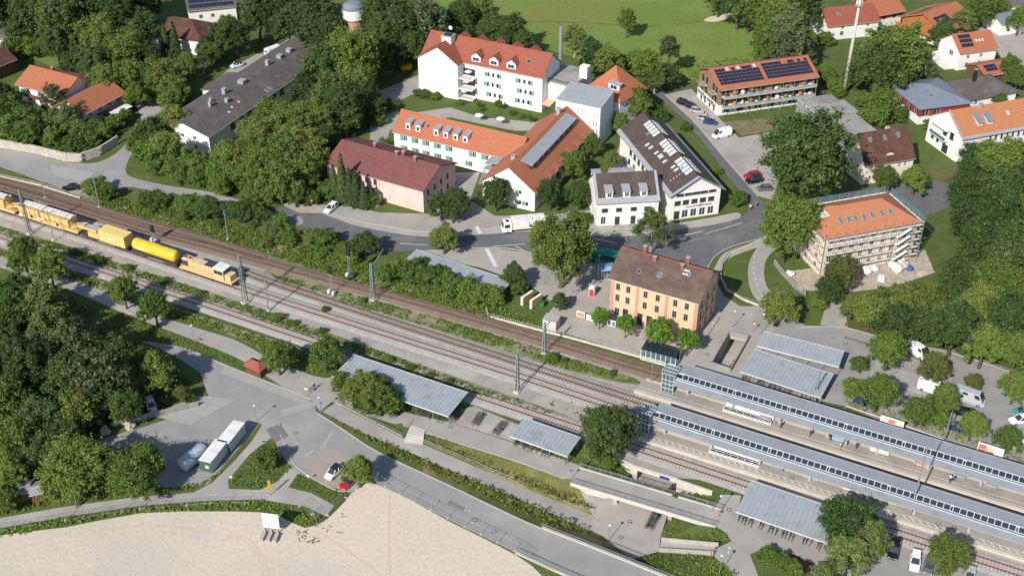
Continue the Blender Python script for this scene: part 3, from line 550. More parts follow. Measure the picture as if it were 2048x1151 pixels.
def dormer(hd, a, d, w, hh, side='front', kind='shed', wallm=M_WHITE, rm=None, slope2=0.15, win=True, lw=None):
    rm = rm or M_ZINC; z0 = hd.h + d * hd.tan + .1; b = MB(); T = lambda aa, dd, z: xf(hd, side, aa, dd, z)
    if kind == 'shed':
        dy = hh / max(hd.tan - slope2, .08); zt = z0 + hh; zb = zt + slope2 * dy
        b.quad(T(a - w / 2, d, z0), T(a + w / 2, d, z0), T(a + w / 2, d, zt), T(a - w / 2, d, zt))
        for s in (-1, 1): b.add([T(a + s * w / 2, d, z0), T(a + s * w / 2, d + dy, zb), T(a + s * w / 2, d, zt)], [(0, 1, 2)])
        o = b.build('dormer', wallm, hd.root); r = MB(); e = .18
        r.slab([T(a - w / 2 - e, d - e, zt + .14 - slope2 * e), T(a + w / 2 + e, d - e, zt + .14 - slope2 * e), T(a + w / 2 + e, d + dy, zb + .14), T(a - w / 2 - e, d + dy, zb + .14)], .13)
        ro = r.build('dormer_roof', rm, o)
    else:
        rz_ = w / 2 * .75; dy = hh / hd.tan; dr = (hh + rz_) / hd.tan; zt = z0 + hh
        b.add([T(a - w / 2, d, z0), T(a + w / 2, d, z0), T(a + w / 2, d, zt), T(a, d, zt + rz_), T(a - w / 2, d, zt)], [(0, 1, 2, 3, 4)])
        for s in (-1, 1): b.add([T(a + s * w / 2, d, z0), T(a + s * w / 2, d + dy, zt), T(a + s * w / 2, d, zt)], [(0, 1, 2)])
        o = b.build('dormer', wallm, hd.root); r = MB(); e = .22; sl = rz_ / (w / 2)
        for s in (-1, 1):
            r.slab([T(a + s * (w / 2 + e), d - e, zt - sl * e + .15), T(a, d - e, zt + rz_ + .15), T(a, d + dr, zt + rz_ + .15), T(a + s * (w / 2 + e), d + dy, zt - sl * e + .15)], .13)
        ro = r.build('dormer_roof', rm, o)
    if win:
        ww = lw or w * .62; f, p = window_meshes(ww, min(hh * .8, 1.2), 'std', M_FRAMEW); ra = {'front': 0, 'back': math.pi, 'left': -math.pi / 2, 'right': math.pi / 2}[side]
        q = xf(hd, side, a, d - .13, z0 + hh * .12); wo = inst('window', f, o, q, (0, 0, ra)); wo.data = f
        b = MB(); 
        # pane belongs to the window of the dormer: merged as second material of one frame mesh
        key = ('dw', f.name)
        if key not in WCACHE:
            m2 = f.copy(); m2.name = 'window'; m2.materials.append(M_GLASS)
            bm = bmesh.new(); bm.from_mesh(m2); pm = [v.co.copy() for v in p.vertices]; vv = [bm.verts.new(c) for c in pm]; fc = bm.faces.new(vv); fc.material_index = 1; bm.to_mesh(m2); bm.free(); WCACHE[key] = m2
        wo.data = WCACHE[key]
    return o
def rowf(fac, us, z, w, h, style='std', fm=None, sh=None): return [(fac, u, z, w, h, style, fm, sh) for u in us]
R_ORANGE = roofmat('orange_tiles', (0.45, 0.165, 0.088), (0.40, 0.14, 0.075), (0.37, 0.14, 0.085))
R_ORANGEY = roofmat('orange_tiles_across', (0.47, 0.18, 0.098), (0.42, 0.155, 0.085), (0.39, 0.15, 0.085), axis='y')
R_PALEOR = roofmat('salmon_tiles', (0.52, 0.215, 0.105), (0.47, 0.19, 0.095), (0.44, 0.185, 0.10))
R_RED = roofmat('red_tiles', (0.35, 0.11, 0.07), (0.29, 0.09, 0.058), (0.26, 0.095, 0.07))
R_BROWN = roofmat('brown_tiles', (0.145, 0.095, 0.078), (0.105, 0.072, 0.062), (0.17, 0.115, 0.09))
R_DKBR = roofmat('dark_brown_tiles', (0.105, 0.078, 0.07), (0.082, 0.064, 0.058), (0.12, 0.09, 0.08), axis='y')
R_DKBRX = roofmat('dark_brown_tiles_x', (0.105, 0.078, 0.07), (0.082, 0.064, 0.058), (0.12, 0.09, 0.08))
R_REDBR = roofmat('red_brown_tiles', (0.13, 0.062, 0.045), (0.095, 0.047, 0.036), (0.15, 0.08, 0.055))
R_WINE = roofmat('wine_red_sheet', (0.235, 0.092, 0.082), (0.19, 0.072, 0.066), (0.16, 0.08, 0.075), tw=1.1, th=.5)
R_GREY = roofmat('dark_grey_tiles', (0.135, 0.118, 0.113), (0.108, 0.095, 0.092), (0.155, 0.135, 0.125))
R_SLATE = mat('slate_blue_sheet', (0.20, 0.235, 0.29), (0.17, 0.20, 0.25), scale=.5, rough=.5)
M_BITUM = mat('flat_roof_felt', (0.33, 0.32, 0.30), (0.25, 0.245, 0.235), scale=.25, c3=(0.22, 0.21, 0.19), s3=.12, fleck=(0.42, 0.40, 0.37), fscale=3, famt=.4)
M_CREAM = mat('cream_render', (0.80, 0.72, 0.58), (0.72, 0.64, 0.52), scale=.3, rough=.9)
M_PINK = mat('pink_render', (0.72, 0.49, 0.44), (0.65, 0.43, 0.39), scale=.35, rough=.9, c3=(0.70, 0.52, 0.46), s3=.2)
M_APRI = mat('apricot_render', (0.70, 0.455, 0.30), (0.645, 0.415, 0.27), scale=.3, rough=.9, c3=(0.71, 0.485, 0.34), s3=.2, m3=.55)
M_BRICK = mat('brick_band', (0.50, 0.29, 0.215), (0.43, 0.245, 0.18), scale=1.5, rough=.9)
M_BRICKC = mat('chimney_brick', (0.30, 0.115, 0.085), (0.24, 0.09, 0.07), scale=2, rough=.9)
# ---------------------------------------------------------------- station house
fr6 = [0.085, 0.205, 0.405, 0.545, 0.745, 0.875]
wn_ = rowf('front', fr6, 7.35, .95, 1.55, 'cross', M_FRAMEG) + rowf('front', fr6, 4.55, .95, 1.6, 'cross', M_FRAMEG) + rowf('front', [.19, .36, .47, .70], .05, 1.25, 3.0, 'door', M_FRAMEB) + rowf('front', [.09, .56, .875], .9, 1.1, 1.8, 'cross', M_FRAMEG)
wn_ += rowf('right', [.2, .5, .8], 7.3, .95, 1.5, 'cross', M_FRAMEG) + rowf('right', [.2, .5, .8], 4.5, .95, 1.6, 'cross', M_FRAMEG) + rowf('right', [.2, .5, .8], 1.0, 1.0, 1.9, 'cross', M_FRAMEG)
st = house('station_house', 'apricot three-storey station house with brown tiled roof beside the tracks', (1215, 553.5), (1401, 606.5), 10.3, 12.2, rise=3.6, over=.75, rmat=R_BROWN, wall=M_APRI, wins=wn_, frame=M_FRAMEG, inset=(.6, .7), plinth=(.8, M_CONC))
b = MB()                                                    # brick pilasters
for u in (0, .315, .65, 1):
    b2 = MB(); x = min(max(u * st.L, .42), st.L - .42); b2.box(x - .36, x + .36, -.07, 0.0, 0.0, 10.25); b2.build('pilaster', M_BRICK, st.root)
for y in (0.42, st.W - .42):
    b2 = MB(); b2.box(st.L, st.L + .07, y - .42, y + .42, 0, 10.25); b2.build('pilaster', M_BRICK, st.root)
b2 = MB(); b2.box(.9, st.L - .9, -.1, 0, 3.95, 4.15); b2.build('string_course', M_APRI, st.root)
b2 = MB(); b2.box(st.L, st.L + .1, .9, st.W - .9, 3.95, 4.15); b2.box(st.L, st.L + .1, .9, st.W - .9, 6.9, 7.05); b2.build('string_course', M_BRICK, st.root)
b2 = MB(); b2.box(-.4, st.L + .4, st.W / 2 - .13, st.W / 2 + .13, 10.3 + 3.6 + .15, 10.3 + 3.6 + .32); b2.build('ridge_tiles', R_RED, st.root)
for (xx, yy) in ((.235, .56), (.385, .42), (.70, .42), (.72, .60)): chimney(st, xx * st.L, yy * st.W, .75, .6, 1.9 if yy > .5 else 1.2, M_BRICKC)
skylight(st, .27 * st.L, 2.2, .8, .9); skylight(st, .5 * st.L, 2.6, .9, 1.2, glass=M_GLASSB); skylight(st, .79 * st.L, 4.3, .8, 1.0, glass=M_GLASSB)
for r_ in range(2):
    for c_ in range(3): skylight(st, (.735 + .022 * c_) * st.L, 4.1 + r_ * .75, .42, .4, glass=M_FRAMEW, name='snow_guard')
# ---------------------------------------------------------------- pink house
wn_ = rowf('front', [.24, .33, .42, .51], 4.1, .95, 1.5, 'cross', M_FRAMEB) + rowf('front', [.33, .42], 1.0, 1.0, 1.9, 'cross', M_FRAMEB) + rowf('right', [.15, .35, .55, .75], 4.0, .95, 1.4, 'cross', M_FRAMEB) + rowf('right', [.15, .35, .55, .75], 1.0, .95, 1.5, 'cross', M_FRAMEB) + rowf('right', [.5], 6.45, .9, .1, 'std')[:0]
pk = house('pink_house', 'pink rendered long house with weathered wine-red sheet roof', (647, 328), (847, 383.5), 6.3, 15.5, rise=3.0, over=.6, rmat=R_WINE, wall=M_PINK, wins=wn_, inset=(.5, .6))
for (xx, yy) in ((.31, 9.0), (.58, 7.3), (.62, 8.6), (.77, 7.2)): chimney(pk, xx * pk.L, yy, .8, .7, 1.3, M_BRICKC)
for (xx, yy) in ((.30, 4.5), (.34, 5.2), (.37, 4.6)): skylight(pk, xx * pk.L, yy, .5, .4, fm=M_BRICKC)
b2 = MB(); b2.box(.55 * pk.L, .55 * pk.L + .12, -.12, -.01, 0, 6.1); b2.build('downpipe', M_ZINC, pk.root)
b2 = MB(); b2.box(.47 * pk.L, .57 * pk.L, -2.2, -.02, 0, 2.4); po_ = b2.build('porch', M_WHITE, pk.root)
b2 = MB(); x0, x1 = .455 * pk.L, .585 * pk.L; b2.add([(x0, -2.6, 2.4), (x1, -2.6, 2.4), (x1, -.01, 2.4), (x0, -.01, 2.4), ((x0 + x1) / 2, -1.1, 4.0)], [(0, 1, 4), (1, 2, 4), (2, 3, 4), (3, 0, 4), (3, 2, 1, 0)]); b2.build('porch_roof', R_GREY, po_)
b2 = MB(); b2.box(.445 * pk.L, .6 * pk.L, -3.3, -2.3, .03, .3); b2.box(.5 * pk.L, .6 * pk.L, -3.7, -3.3, .03, .16); b2.build('front_step', M_CONC, pk.root)
# ---------------------------------------------------------------- long white nursing home wing, orange roof, green shutters
us = [.095, .19, .28, .375, .47]
wn_ = rowf('front', us + [.66, .76], 3.75, 1.05, 1.45, sh='left') + rowf('front', us + [.63], .8, 1.05, 1.5, sh='left') + rowf('left', [.3, .7], 3.9, .8, 1.2) + rowf('left', [.3, .7], .9, .8, 1.2)
lw = house('care_home_wing', 'long white two-storey wing with orange roof and a row of six grey dormers', (783.5, 262), (1000, 313), 6.0, 10.0, rise=3.9, over=.5, rmat=R_ORANGE, wins=wn_, inset=(.4, .4), L=36)
for u in (.12, .215, .385, .475, .565, .655): dormer(lw, u * 31.0 * 1.02, .9, 1.35, 1.9, rm=M_ZINC, slope2=.1)
skylight(lw, .29 * 31, 2.6, .8, 1.1)
b2 = MB()
for (x0, x1, y0) in ((5.5, 17.5, 10.6), (21, 28, 11.0)): 
    b2 = MB(); b2.slab([(x0, y0, 3.6), (x1, y0, 3.6), (x1, y0 + 3.0, 2.9), (x0, y0 + 3.0, 2.9)], .15)
    for xx in (x0 + .2, x1 - .2): b2.box(xx - .08, xx + .08, y0 + 2.7, y0 + 2.86, 0, 2.8)
    b2.build('pergola_roof', R_WINE, lw.root)
b2 = MB(); b2.box(28, 30.5, -3.2, -.05, 3.0, 3.15); b2.box(28, 28.1, -3.2, -3.1, 0, 3.0); b2.box(30.4, 30.5, -3.2, -3.1, 0, 3.0); fe = b2.build('fire_escape', M_STEEL, lw.root)
for i in range(12):
    b2 = MB(); b2.box(28.05, 29.1, -3.5 - .25 * i, -3.25 - .25 * i, 2.75 - .23 * i, 2.82 - .23 * i); b2.build('step', M_STEEL, fe)
# ---------------------------------------------------------------- diagonal wing, gable to the street
wn_ = rowf('front', [.33, .72], 3.9, .85, 1.1, sh='left') + rowf('front', [.72, .85], 1.0, .85, 1.2, sh='left') + rowf('right', [.1, .2, .3, .42, .54, .66, .78, .9], 3.2, .9, 1.2) + rowf('right', [.1, .2, .3, .42, .54, .66, .78, .9], .8, .9, 1.4)
dw = house('care_home_gable_wing', 'white gable-fronted wing with orange roof and long grey dormer strip behind the truck', (960, 360), (1072, 386), 5.6, 36.5, rise=5.2, over=.6, axis='y', rmat=R_ORANGEY, wins=wn_, inset=(.5, .5))
k = dw.tan; d0, d1 = 3.3, 6.1
b2 = MB(); zf = dw.h + d0 * k + 1.5; zb = dw.h + d1 * k + .35
b2.slab([(dw.L - d1, 5, zb), (dw.L - d0 + .3, 5, zf), (dw.L - d0 + .3, 34, zf), (dw.L - d1, 34, zb)], .2); ds = b2.build('strip_dormer', M_ZINC, dw.root)
b2 = MB(); b2.hexa([(dw.L - d1, 5.2, dw.h + d1 * k - .2), (dw.L - d0, 5.2, dw.h + d0 * k), (dw.L - d0, 33.8, dw.h + d0 * k), (dw.L - d1, 33.8, dw.h + d1 * k - .2)], [(dw.L - d1, 5.2, zb - .21), (dw.L - d0, 5.2, zf - .21), (dw.L - d0, 33.8, zf - .21), (dw.L - d1, 33.8, zb - .21)]); b2.build('cheek', M_GLASS, ds)
for i in range(9):
    b2 = MB(); y = 6 + i * 3.3; b2.box(dw.L - d0 + .01, dw.L - d0 + .09, y, y + .25, dw.h + d0 * k, zf - .22); b2.build('mullion', M_FRAMEW, ds)
for i in range(6):
    b2 = MB(); y = 8 + i * 4.6; b2.slab([(dw.L - .9, y, dw.h + 1.1), (dw.L + .8, y, dw.h + .2), (dw.L + .8, y + 2.0, dw.h + .2), (dw.L - .9, y + 2.0, dw.h + 1.1)], .15); b2.build('balcony_roof', R_ORANGEY, dw.root)
chimney(dw, dw.L / 2 - .4, 32, .9, .9, 1.9); chimney(dw, dw.L / 2 - 1.2, 5.5, 1.0, 1.0, 1.0)
b2 = MB(); b2.slab([(-3.6, 8.5, 5.2), (.3, 8.5, 6.2), (.3, 16.5, 6.2), (-3.6, 16.5, 5.2)], .3); b2.build('link_roof', M_ZINC, dw.root)
# ---------------------------------------------------------------- tall white block with red roof
gx = [.415, .66]; wn_ = []
for g0, zz in ((13.6 + 7.5, 7.6), (13.6 + 7.3, 4.6), (13.6 + 8.0, 1.5), (13.6 + 17.2, 7.6), (13.6 + 17.6, 4.6), (13.6 + 17.0, 1.5)):
    for i in range(3): wn_.append(('front', g0 + i * 1.5, zz, .85, 1.4, 'std', None, 'left' if i == 0 else 'right' if i == 2 else None))
bg = house('care_home_block', 'tall white four-storey block with red tiled roof and gabled dormers below the meadow', (929.6, 123), (1084.6, 154.6), 10.8, 12.0, rise=4.6, over=.5, rmat=R_RED, wins=wn_, x0=-13.6, L=13.6 + 24.2)
for a in (16.6, 22.2, 27.6): dormer(bg, a + .4, .35, 2.8, 1.7, kind='gable', rm=R_RED, lw=2.0)
for a in (8.5, 14.2, 19.8, 25.3, 31): dormer(bg, a, 1.4, 3.2, 1.9, side='back', kind='gable', rm=R_RED, lw=1.4)
skylight(bg, 32.2, 2.9, 1.0, 1.2)
wg = house('x', '', (929.6, 123), (1084.6, 154.6), 10.8, 9.0, rise=4.2, over=.5, axis='y', rmat=R_RED, x0=-13.6, L=12.8, root=bg.root, shift=(0.06, -3.0, -0.02))
b2 = MB(); b2.box(5.2, 8.2, 2.0, 4.6, 13.6, 16.2); b2.build('lift_housing', M_WHITE, bg.root)
b2 = MB(); b2.box(5.0, 8.4, 1.8, 4.8, 16.2, 16.4); b2.box(5.6, 7.8, 2.4, 4.2, 16.4, 16.6, 1); b2.build('housing_roof', [M_ZINC, M_DARK], bg.root)
for z in (.35, 3.4, 6.5):
    b2 = MB(); b2.box(12.85, 17.4, -2.9, -.02, z, z + .22); ba = b2.build('balcony', M_WHITE, bg.root)
    b2 = MB(); b2.box(12.9, 17.3, -2.85, -2.8, z + 1.05, z + 1.12)
    for i in range(23): b2.box(12.9 + i * .2, 12.93 + i * .2, -2.84, -2.81, z + .22, z + 1.06)
    b2.build('railing', M_STEEL, ba)
    b2 = MB(); b2.box(13.2, 16.9, -.06, -.01, z + .3, z + 2.4); b2.build('balcony_door', M_GLASS, ba)
    b2 = MB(); cx_ = 14.2 + z * .2; b2.add([(cx_ + 1.1 * math.cos(t), -1.6 + 1.1 * math.sin(t), z + 2.2) for t in [i * math.pi / 4 for i in range(8)]] + [(cx_, -1.6, z + 2.7)], [(i, (i + 1) % 8, 8) for i in range(8)]); b2.tube((cx_, -1.6, z + .2), (cx_, -1.6, z + 2.65), .03, n=5); b2.build('parasol', M_FRAMEW, ba)
b2 = MB(); b2.tube((37.2, 13.6, 0), (37.2, 13.6, 20.5), .5, .5, n=12); b2.tube((37.2, 13.6, 9), (37.2, 13.6, 9.3), .58, n=12); b2.build('flue', M_STEEL, bg.root, smooth=False)
b2 = MB(); [b2.rings([[(5.2 + r * math.cos(t), 7.2 + .25 * j, 16.6 + r * math.sin(t)) for t in [i * math.pi / 5 for i in range(10)]] for j, r in ((0, .05), (.5, .5), (1, .65))])]; b2.build('satellite_dish', M_FRAMEW, bg.root)
# ---------------------------------------------------------------- flat link, tower, pyramid roof
fl = house('flat_link_block', 'white flat-roofed link block with roof plant between the red-roofed block and the grey tower', (1088, 161), (1146, 176), 8.2, 12.5, roof='flat', over=.1, rmat=M_BITUM, x0=-.5)
b2 = MB(); b2.box(8.2, 10.6, 6.5, 8.6, 8.5, 12.0); b2.build('plant_box', M_WHITE, fl.root)
b2 = MB(); b2.box(0, 9, .02, .1, 9.3, 9.4); [b2.box(i * 1.5, i * 1.5 + .06, .03, .09, 8.5, 9.3) for i in range(7)]; b2.build('roof_railing', M_DARK, fl.root)
b2 = MB(); b2.slab([(-.3, -3.6, 2.7), (4.5, -3.6, 2.7), (4.5, -.05, 3.2), (-.3, -.05, 3.2)], .12); b2.build('awning', mat('orange_awning', (0.72, 0.48, 0.32)), fl.root)
tw_ = house('stair_tower', 'tall white block with pale grey metal roof beside the orange pyramid roof', (1113, 198.5), (1202, 217), 11.8, 9.6, roof='shed', rise=.9, over=.25, rmat=mat('pale_zinc', (0.42, 0.44, 0.46), (0.36, 0.38, 0.40), scale=.5, rough=.5, metal=.2), wins=rowf('front', [.50, .60], 9.6, .5, .5) + rowf('front', [.86, .93], 8.4, .35, 1.2, 'slit') + rowf('front', [.86, .93], 6.2, .35, 1.6, 'slit') + rowf('front', [.86, .93], 4.2, .35, 1.3, 'slit'), inset=(.15, .1))
for i in range(1, 13):
    b2 = MB(); x = tw_.L * i / 13; b2.slab([(x - .03, -.2, 11.8 + .25), (x + .03, -.2, 11.8 + .25), (x + .03, 9.7, 11.8 + 1.19), (x - .03, 9.7, 11.8 + 1.19)], .04); b2.build('roof_seam', M_ZINC, tw_.root)
py = house('pyramid_roof_house', 'white house with orange pyramid roof behind the grey-roofed tower', (1172, 180), (1240, 204), 9.0, 12.0, roof='hip', rise=7.0, over=.5, rmat=R_ORANGE, wins=rowf('right', [.3, .6], 6.2, .9, 1.2), x0=-.5, L=12)
dormer(py, 8.6, 1.6, 3.6, 1.6, rm=M_ZINC, slope2=.15)
# ---------------------------------------------------------------- post office and neighbour
M_BAND = M_FRAMEB
wn_ = rowf('front', [.13, .30, .475, .65, .82], 3.95, 1.65, 1.25, 'std', M_FRAMEB) + rowf('front', [.30, .475, .655, .83], .35, 1.55, 2.1, 'door', M_FRAMEW) + rowf('front', [.13], .1, 1.5, 2.3, 'door', M_FRAMEB) + rowf('front', [.17, .34, .5, .66, .83], 6.35, 2.0, .75, 'std', M_FRAMEB)
wn_ += rowf('left', [.30, .38, .46, .54, .62, .70, .78], 3.9, 1.8, 1.6, 'std', M_FRAMEB) + rowf('left', [.30, .40, .5, .6, .7, .8], .9, 1.6, 1.7, 'std', M_FRAMEB)
ps = house('post_office', 'white gable-fronted post office with long dark tiled roof and three rows of white skylights', (1340, 391.7), (1450, 376), 7.3, 35.0, rise=3.9, over=.9, axis='y', rmat=R_DKBR, wins=wn_, inset=(.8, .5))
b2 = MB()
for s in (-1, 1):
    b2 = MB(); x = ps.L / 2 + s * (ps.L / 2 + .9); z = 7.3 - .9 * ps.tan + .3
    b2.slab([(x, -.75, z), (x - s * .9, -.75, z + .9 * ps.tan), (x - s * .9, 35.7, z + .9 * ps.tan), (x, 35.7, z)], .1); b2.build('eave_sheet', M_ZINC, ps.root)
    b2 = MB(); b2.slab([(x, -.85, z + .02), (x, -.1, z + .02), (ps.L / 2, -.1, 11.2 + .32), (ps.L / 2, -.85, 11.2 + .32)], .16); b2.build('verge_sheet', M_ZINC, ps.root)
for y0 in (3.2, 13.2, 24.0):
    for i in range(5):
        for s, side in ((-1, 'left'), (1, 'right')): skylight(ps, y0 + i * 1.5, ps.L / 2 - 1.1, 1.1, 2.0, side=side, glass=mat('bright_blind', (0.55, 0.58, 0.58)), fm=M_FRAMEW, name='ridge_light', up=.25)
for (y, d) in ((22.5, 2.4), (20.6, 2.6), (17.4, 2.8), (15.6, 3.0), (14.7, 3.0), (12.4, 3.0), (8.6, 3.6), (6.9, 3.7), (26.5, 4.2), (16.0, 4.6)): skylight(ps, y, d, .8, 1.3, side='left', glass=M_GLASSB if y > 26 else mat('bright_blind', (0.55, 0.58, 0.58)))
for i in range(5): skylight(ps, 4.6 - i * .0, 1.4 + i * .75, .35, .35, side='left', glass=M_FRAMEW, name='roof_vent')
b2 = MB(); b2.box(4.4, 5.6, 5.2, 6.0, 9.2, 11.0); b2.build('roof_hatch', M_ZINC, ps.root)
b2 = MB(); b2.box(ps.L * .30, ps.L * .44, -.06, -.02, 3.05, 3.3)
def lettering(parent, text, loc, size, m, rot=(math.pi / 2, 0, 0), name='lettering', ext=.02):
    cu = bpy.data.curves.new(name, 'FONT'); cu.body = text; cu.size = size; cu.extrude = ext; cu.align_x = 'LEFT'
    t = bpy.data.objects.new(name, cu); COL.objects.link(t); dg = bpy.context.evaluated_depsgraph_get(); me = bpy.data.meshes.new_from_object(t.evaluated_get(dg)); COL.objects.unlink(t); bpy.data.objects.remove(t)
    me.materials.clear(); me.materials.append(m); o = inst(name, me, parent, loc, rot); return o
lettering(ps.root, 'Deutsche Post', (ps.L * .31, -.04, 3.0), .62, M_DARK)
lettering(ps.root, 'Postbank', (ps.L * .63, -.04, 3.0), .75, M_DARK)
b2 = MB(); x = ps.L * .575; b2.add([(x, -.05, 3.35), (x + .35, -.05, 3.5), (x + .8, -.05, 3.5), (x + .55, -.05, 3.2), (x + .3, -.05, 2.95), (x + .1, -.05, 3.2)], [(0, 1, 2, 3, 4, 5)]); b2.build('emblem', M_DARK, ps.root)
wn_ = rowf('front', [.13, .36, .60], 3.7, 1.5, 1.05, 'std', M_FRAMEB) + rowf('front', [.11], .4, 1.2, 2.1, 'std') + rowf('front', [.34, .60], .05, 1.2, 2.3, 'door', M_FRAMEB) + rowf('front', [.82], 3.7, 1.5, 1.05, 'std', M_FRAMEB) + rowf('left', [.25, .6], 3.7, 1.0, 1.2) + rowf('left', [.25, .6], .8, 1.0, 1.3)
pn = house('shop_house', 'white shop house with dark roof and three grey dormers, left of the post office', (1193.5, 407), (1320, 400), 6.4, 11.6, rise=4.6, over=.35, rmat=R_DKBRX, wins=wn_, inset=(.2, .2))
b2 = MB(); kk = pn.tan; b2.slab([(-.2, -.45, 6.4 - .35 * kk + .26), (pn.L + .2, -.45, 6.4 - .35 * kk + .26), (pn.L + .2, .75, 6.4 + .75 * kk + .26), (-.2, .75, 6.4 + .75 * kk + .26)], .05); b2.build('eave_sheet', M_ZINC, pn.root)
for s in (-.28, pn.L - .35): 
    b2 = MB(); b2.slab([(s, -.4, 6.4 - .35 * kk + .3), (s + .62, -.4, 6.4 - .35 * kk + .3), (s + .62, pn.W / 2, 11 + .3), (s, pn.W / 2, 11 + .3)], .05); b2.build('verge_sheet', M_ZINC, pn.root)
for u in (.20, .48, .76): dormer(pn, u * pn.L, .8, 1.7, 1.5, rm=M_ZINC, slope2=.22)
for u in (.08, .42, .64): dormer(pn, u * pn.L, 1.4, 2.0, 2.2, side='back', rm=M_ZINC, slope2=.0, win=False)
# ---------------------------------------------------------------- three-storey house with solar roof
M_TIMB = mat('timber_cladding', (0.30, 0.20, 0.12), (0.24, 0.155, 0.09), scale=1.5)
M_SOLAR = mat('solar_cells', (0.018, 0.024, 0.05), (0.014, 0.018, 0.038), scale=3, rough=.35, spec=.4)
PANEL = {}
def panel(hd, a, d, w=1.0, l=1.65, side='front', up=.1):
    k = (w, l, side in ('left', 'right'))
    if k not in PANEL:
        ww, ll = (l, w) if k[2] else (w, l)
        b = MB(); b.box(-ww / 2, ww / 2, -ll / 2, ll / 2, 0, .04, 0); b.quad((-ww / 2 + .03, -ll / 2 + .03, .045), (ww / 2 - .03, -ll / 2 + .03, .045), (ww / 2 - .03, ll / 2 - .03, .045), (-ww / 2 + .03, ll / 2 - .03, .045), 1)
        PANEL[k] = b.mesh('solar_panel', [mat('panel_frame', (0.12, 0.13, 0.16), rough=.4), M_SOLAR])
    inst('solar_panel', PANEL[k], hd.root, xf(hd, side, a, d, hd.h + d * hd.tan + .22 + up), xrot(hd, side))
wn_ = []
for z in (6.1, 3.2): wn_ += rowf('front', [.06, .18, .30, .44, .56, .68, .80, .93], z, 2.2, 2.0, 'door', M_DARK) + rowf('left', [.16, .30, .62, .80], z, 1.2, 2.0, 'door', M_DARK)
wn_ += rowf('front', [.08, .23, .42, .56, .78], .9, 2.0, 1.4, 'std', M_DARK) + rowf('front', [.33, .66], .9, .7, 1.5, 'std', M_DARK) + rowf('left', [.2, .4, .62, .8], .3, 1.0, 2.0, 'door', M_DARK)
sh_ = house('solar_apartment_house', 'three-storey timber-clad house with orange roof covered in solar panels and long balconies', (1438.6, 180), (1640, 152), 8.5, 13.4, rise=3.0, over=1.1, rmat=R_ORANGE, wall=M_TIMB, wins=wn_, inset=(.9, 1.0), plinth=(2.9, M_WHITE))
for i in range(28):
    for j in range(5):
        x = .9 + i * 1.04
        if 13.9 < x < 15.1: continue
        if j == 4 and i in (3, 4, 6, 7, 11, 12, 20, 21, 24, 26): continue
        panel(sh_, x, 1.0 + j * 1.08, 1.0, 1.04)
for i in range(29):
    for j in range(2): panel(sh_, .9 + i * 1.0, 4.1 + j * 1.1, .96, 1.04, side='back')
for i in (3.4, 6.6, 11.5): skylight(sh_, .9 + i * 1.04, 5.5, .9, 1.3, fm=M_ZINC, glass=mat('bright_blind', (0.55, 0.58, 0.58)))
for z in (2.75, 5.7):
    b2 = MB(); b2.box(.6, sh_.L - .2, -2.0, -.03, z, z + .25); ba = b2.build('balcony', M_CONCL, sh_.root)
    b2 = MB(); b2.box(.6, sh_.L - .2, -2.05, -1.98, z + .3, z + 1.0); b2.build('balustrade', mat('balustrade_grey', (0.36, 0.40, 0.42), rough=.5), ba)
    for i in range(11):
        b2 = MB(); x = 1.5 + i * 2.65 + random.uniform(-.4, .4); w = random.uniform(.3, .8); hh = random.uniform(.7, 1.8)
        b2.rings([[(x + r * w * math.cos(t), -1.1 + r * w * .8 * math.sin(t), z + .26 + q * hh) for t in [k_ * math.pi / 4 for k_ in range(8)]] for q, r in ((0, .45), (.2, .5), (.3, 1.0), (.75, 1.1), (1, .4))])
        b2.build('planter', mat(['pot_green', 'pot_terra', 'pot_white', 'pot_olive'][i % 4], [(0.08, 0.14, 0.04), (0.38, 0.2, 0.12), (0.6, 0.58, 0.55), (0.2, 0.2, 0.08)][i % 4]), ba)
for i in range(9):
    b2 = MB(); x = .7 + i * (sh_.L - 1.1) / 8; b2.box(x - .06, x + .06, -2.0, -1.88, 0, 8.2); b2.build('balcony_post', M_STEEL, sh_.root)
for (y, z) in ((3.2, 5.7), (3.2, 2.75), (9.2, 5.7), (9.2, 2.75)):
    b2 = MB(); b2.box(-1.3, -.03, y - 1.5, y + 1.5, z, z + .2); b2.box(-1.3, -1.24, y - 1.5, y + 1.5, z + .2, z + 1.1, 1); b2.build('side_balcony', [M_CONCL, M_STEEL], sh_.root)
# ---------------------------------------------------------------- garage, cream house, blue hip roof, others on the right
ga = house('flat_garage', 'grey flat-roofed hall with weathered felt roof next to the mast', (1594.7, 200), (1688, 277), 3.8, 10.6, roof='flat', over=.1, rmat=M_BITUM, wall=mat('grey_render', (0.30, 0.32, 0.34)), wins=rowf('front', [.1], .3, 1.0, 2.0, 'door', M_FRAMEW))
b2 = MB(); b2.box(-.15, ga.L + .15, -.15, .05, 4.1, 4.22); b2.build('roof_edge', M_CONCL, ga.root)
b2 = MB(); b2.box(3, 12, 10.75, 13.2, 0, 3.4); b2.build('annex', M_SOLAR and M_ZINC, ga.root)
cr = house('cream_house', 'cream house with steep dark brown roof and eyebrow dormer behind the orange scaffolded house', (1730, 332), (1833, 315), 5.8, 10.6, rise=6.2, over=.4, rmat=R_REDBR, wall=M_CREAM, wins=rowf('front', [.14, .24, .34, .72, .84], 3.6, .8, 1.3, 'cross') + rowf('front', [.14, .24, .55, .84], .9, .8, 1.4, 'cross') + rowf('left', [.3, .6], 3.4, .9, 1.3) + rowf('left', [.3, .6], .8, .9, 1.3), inset=(.4, .4))
for u in (.2, .50, .78): skylight(cr, u * cr.L, 3.9 if u < .6 else 4.0, .8, 1.3, glass=M_GLASSB)
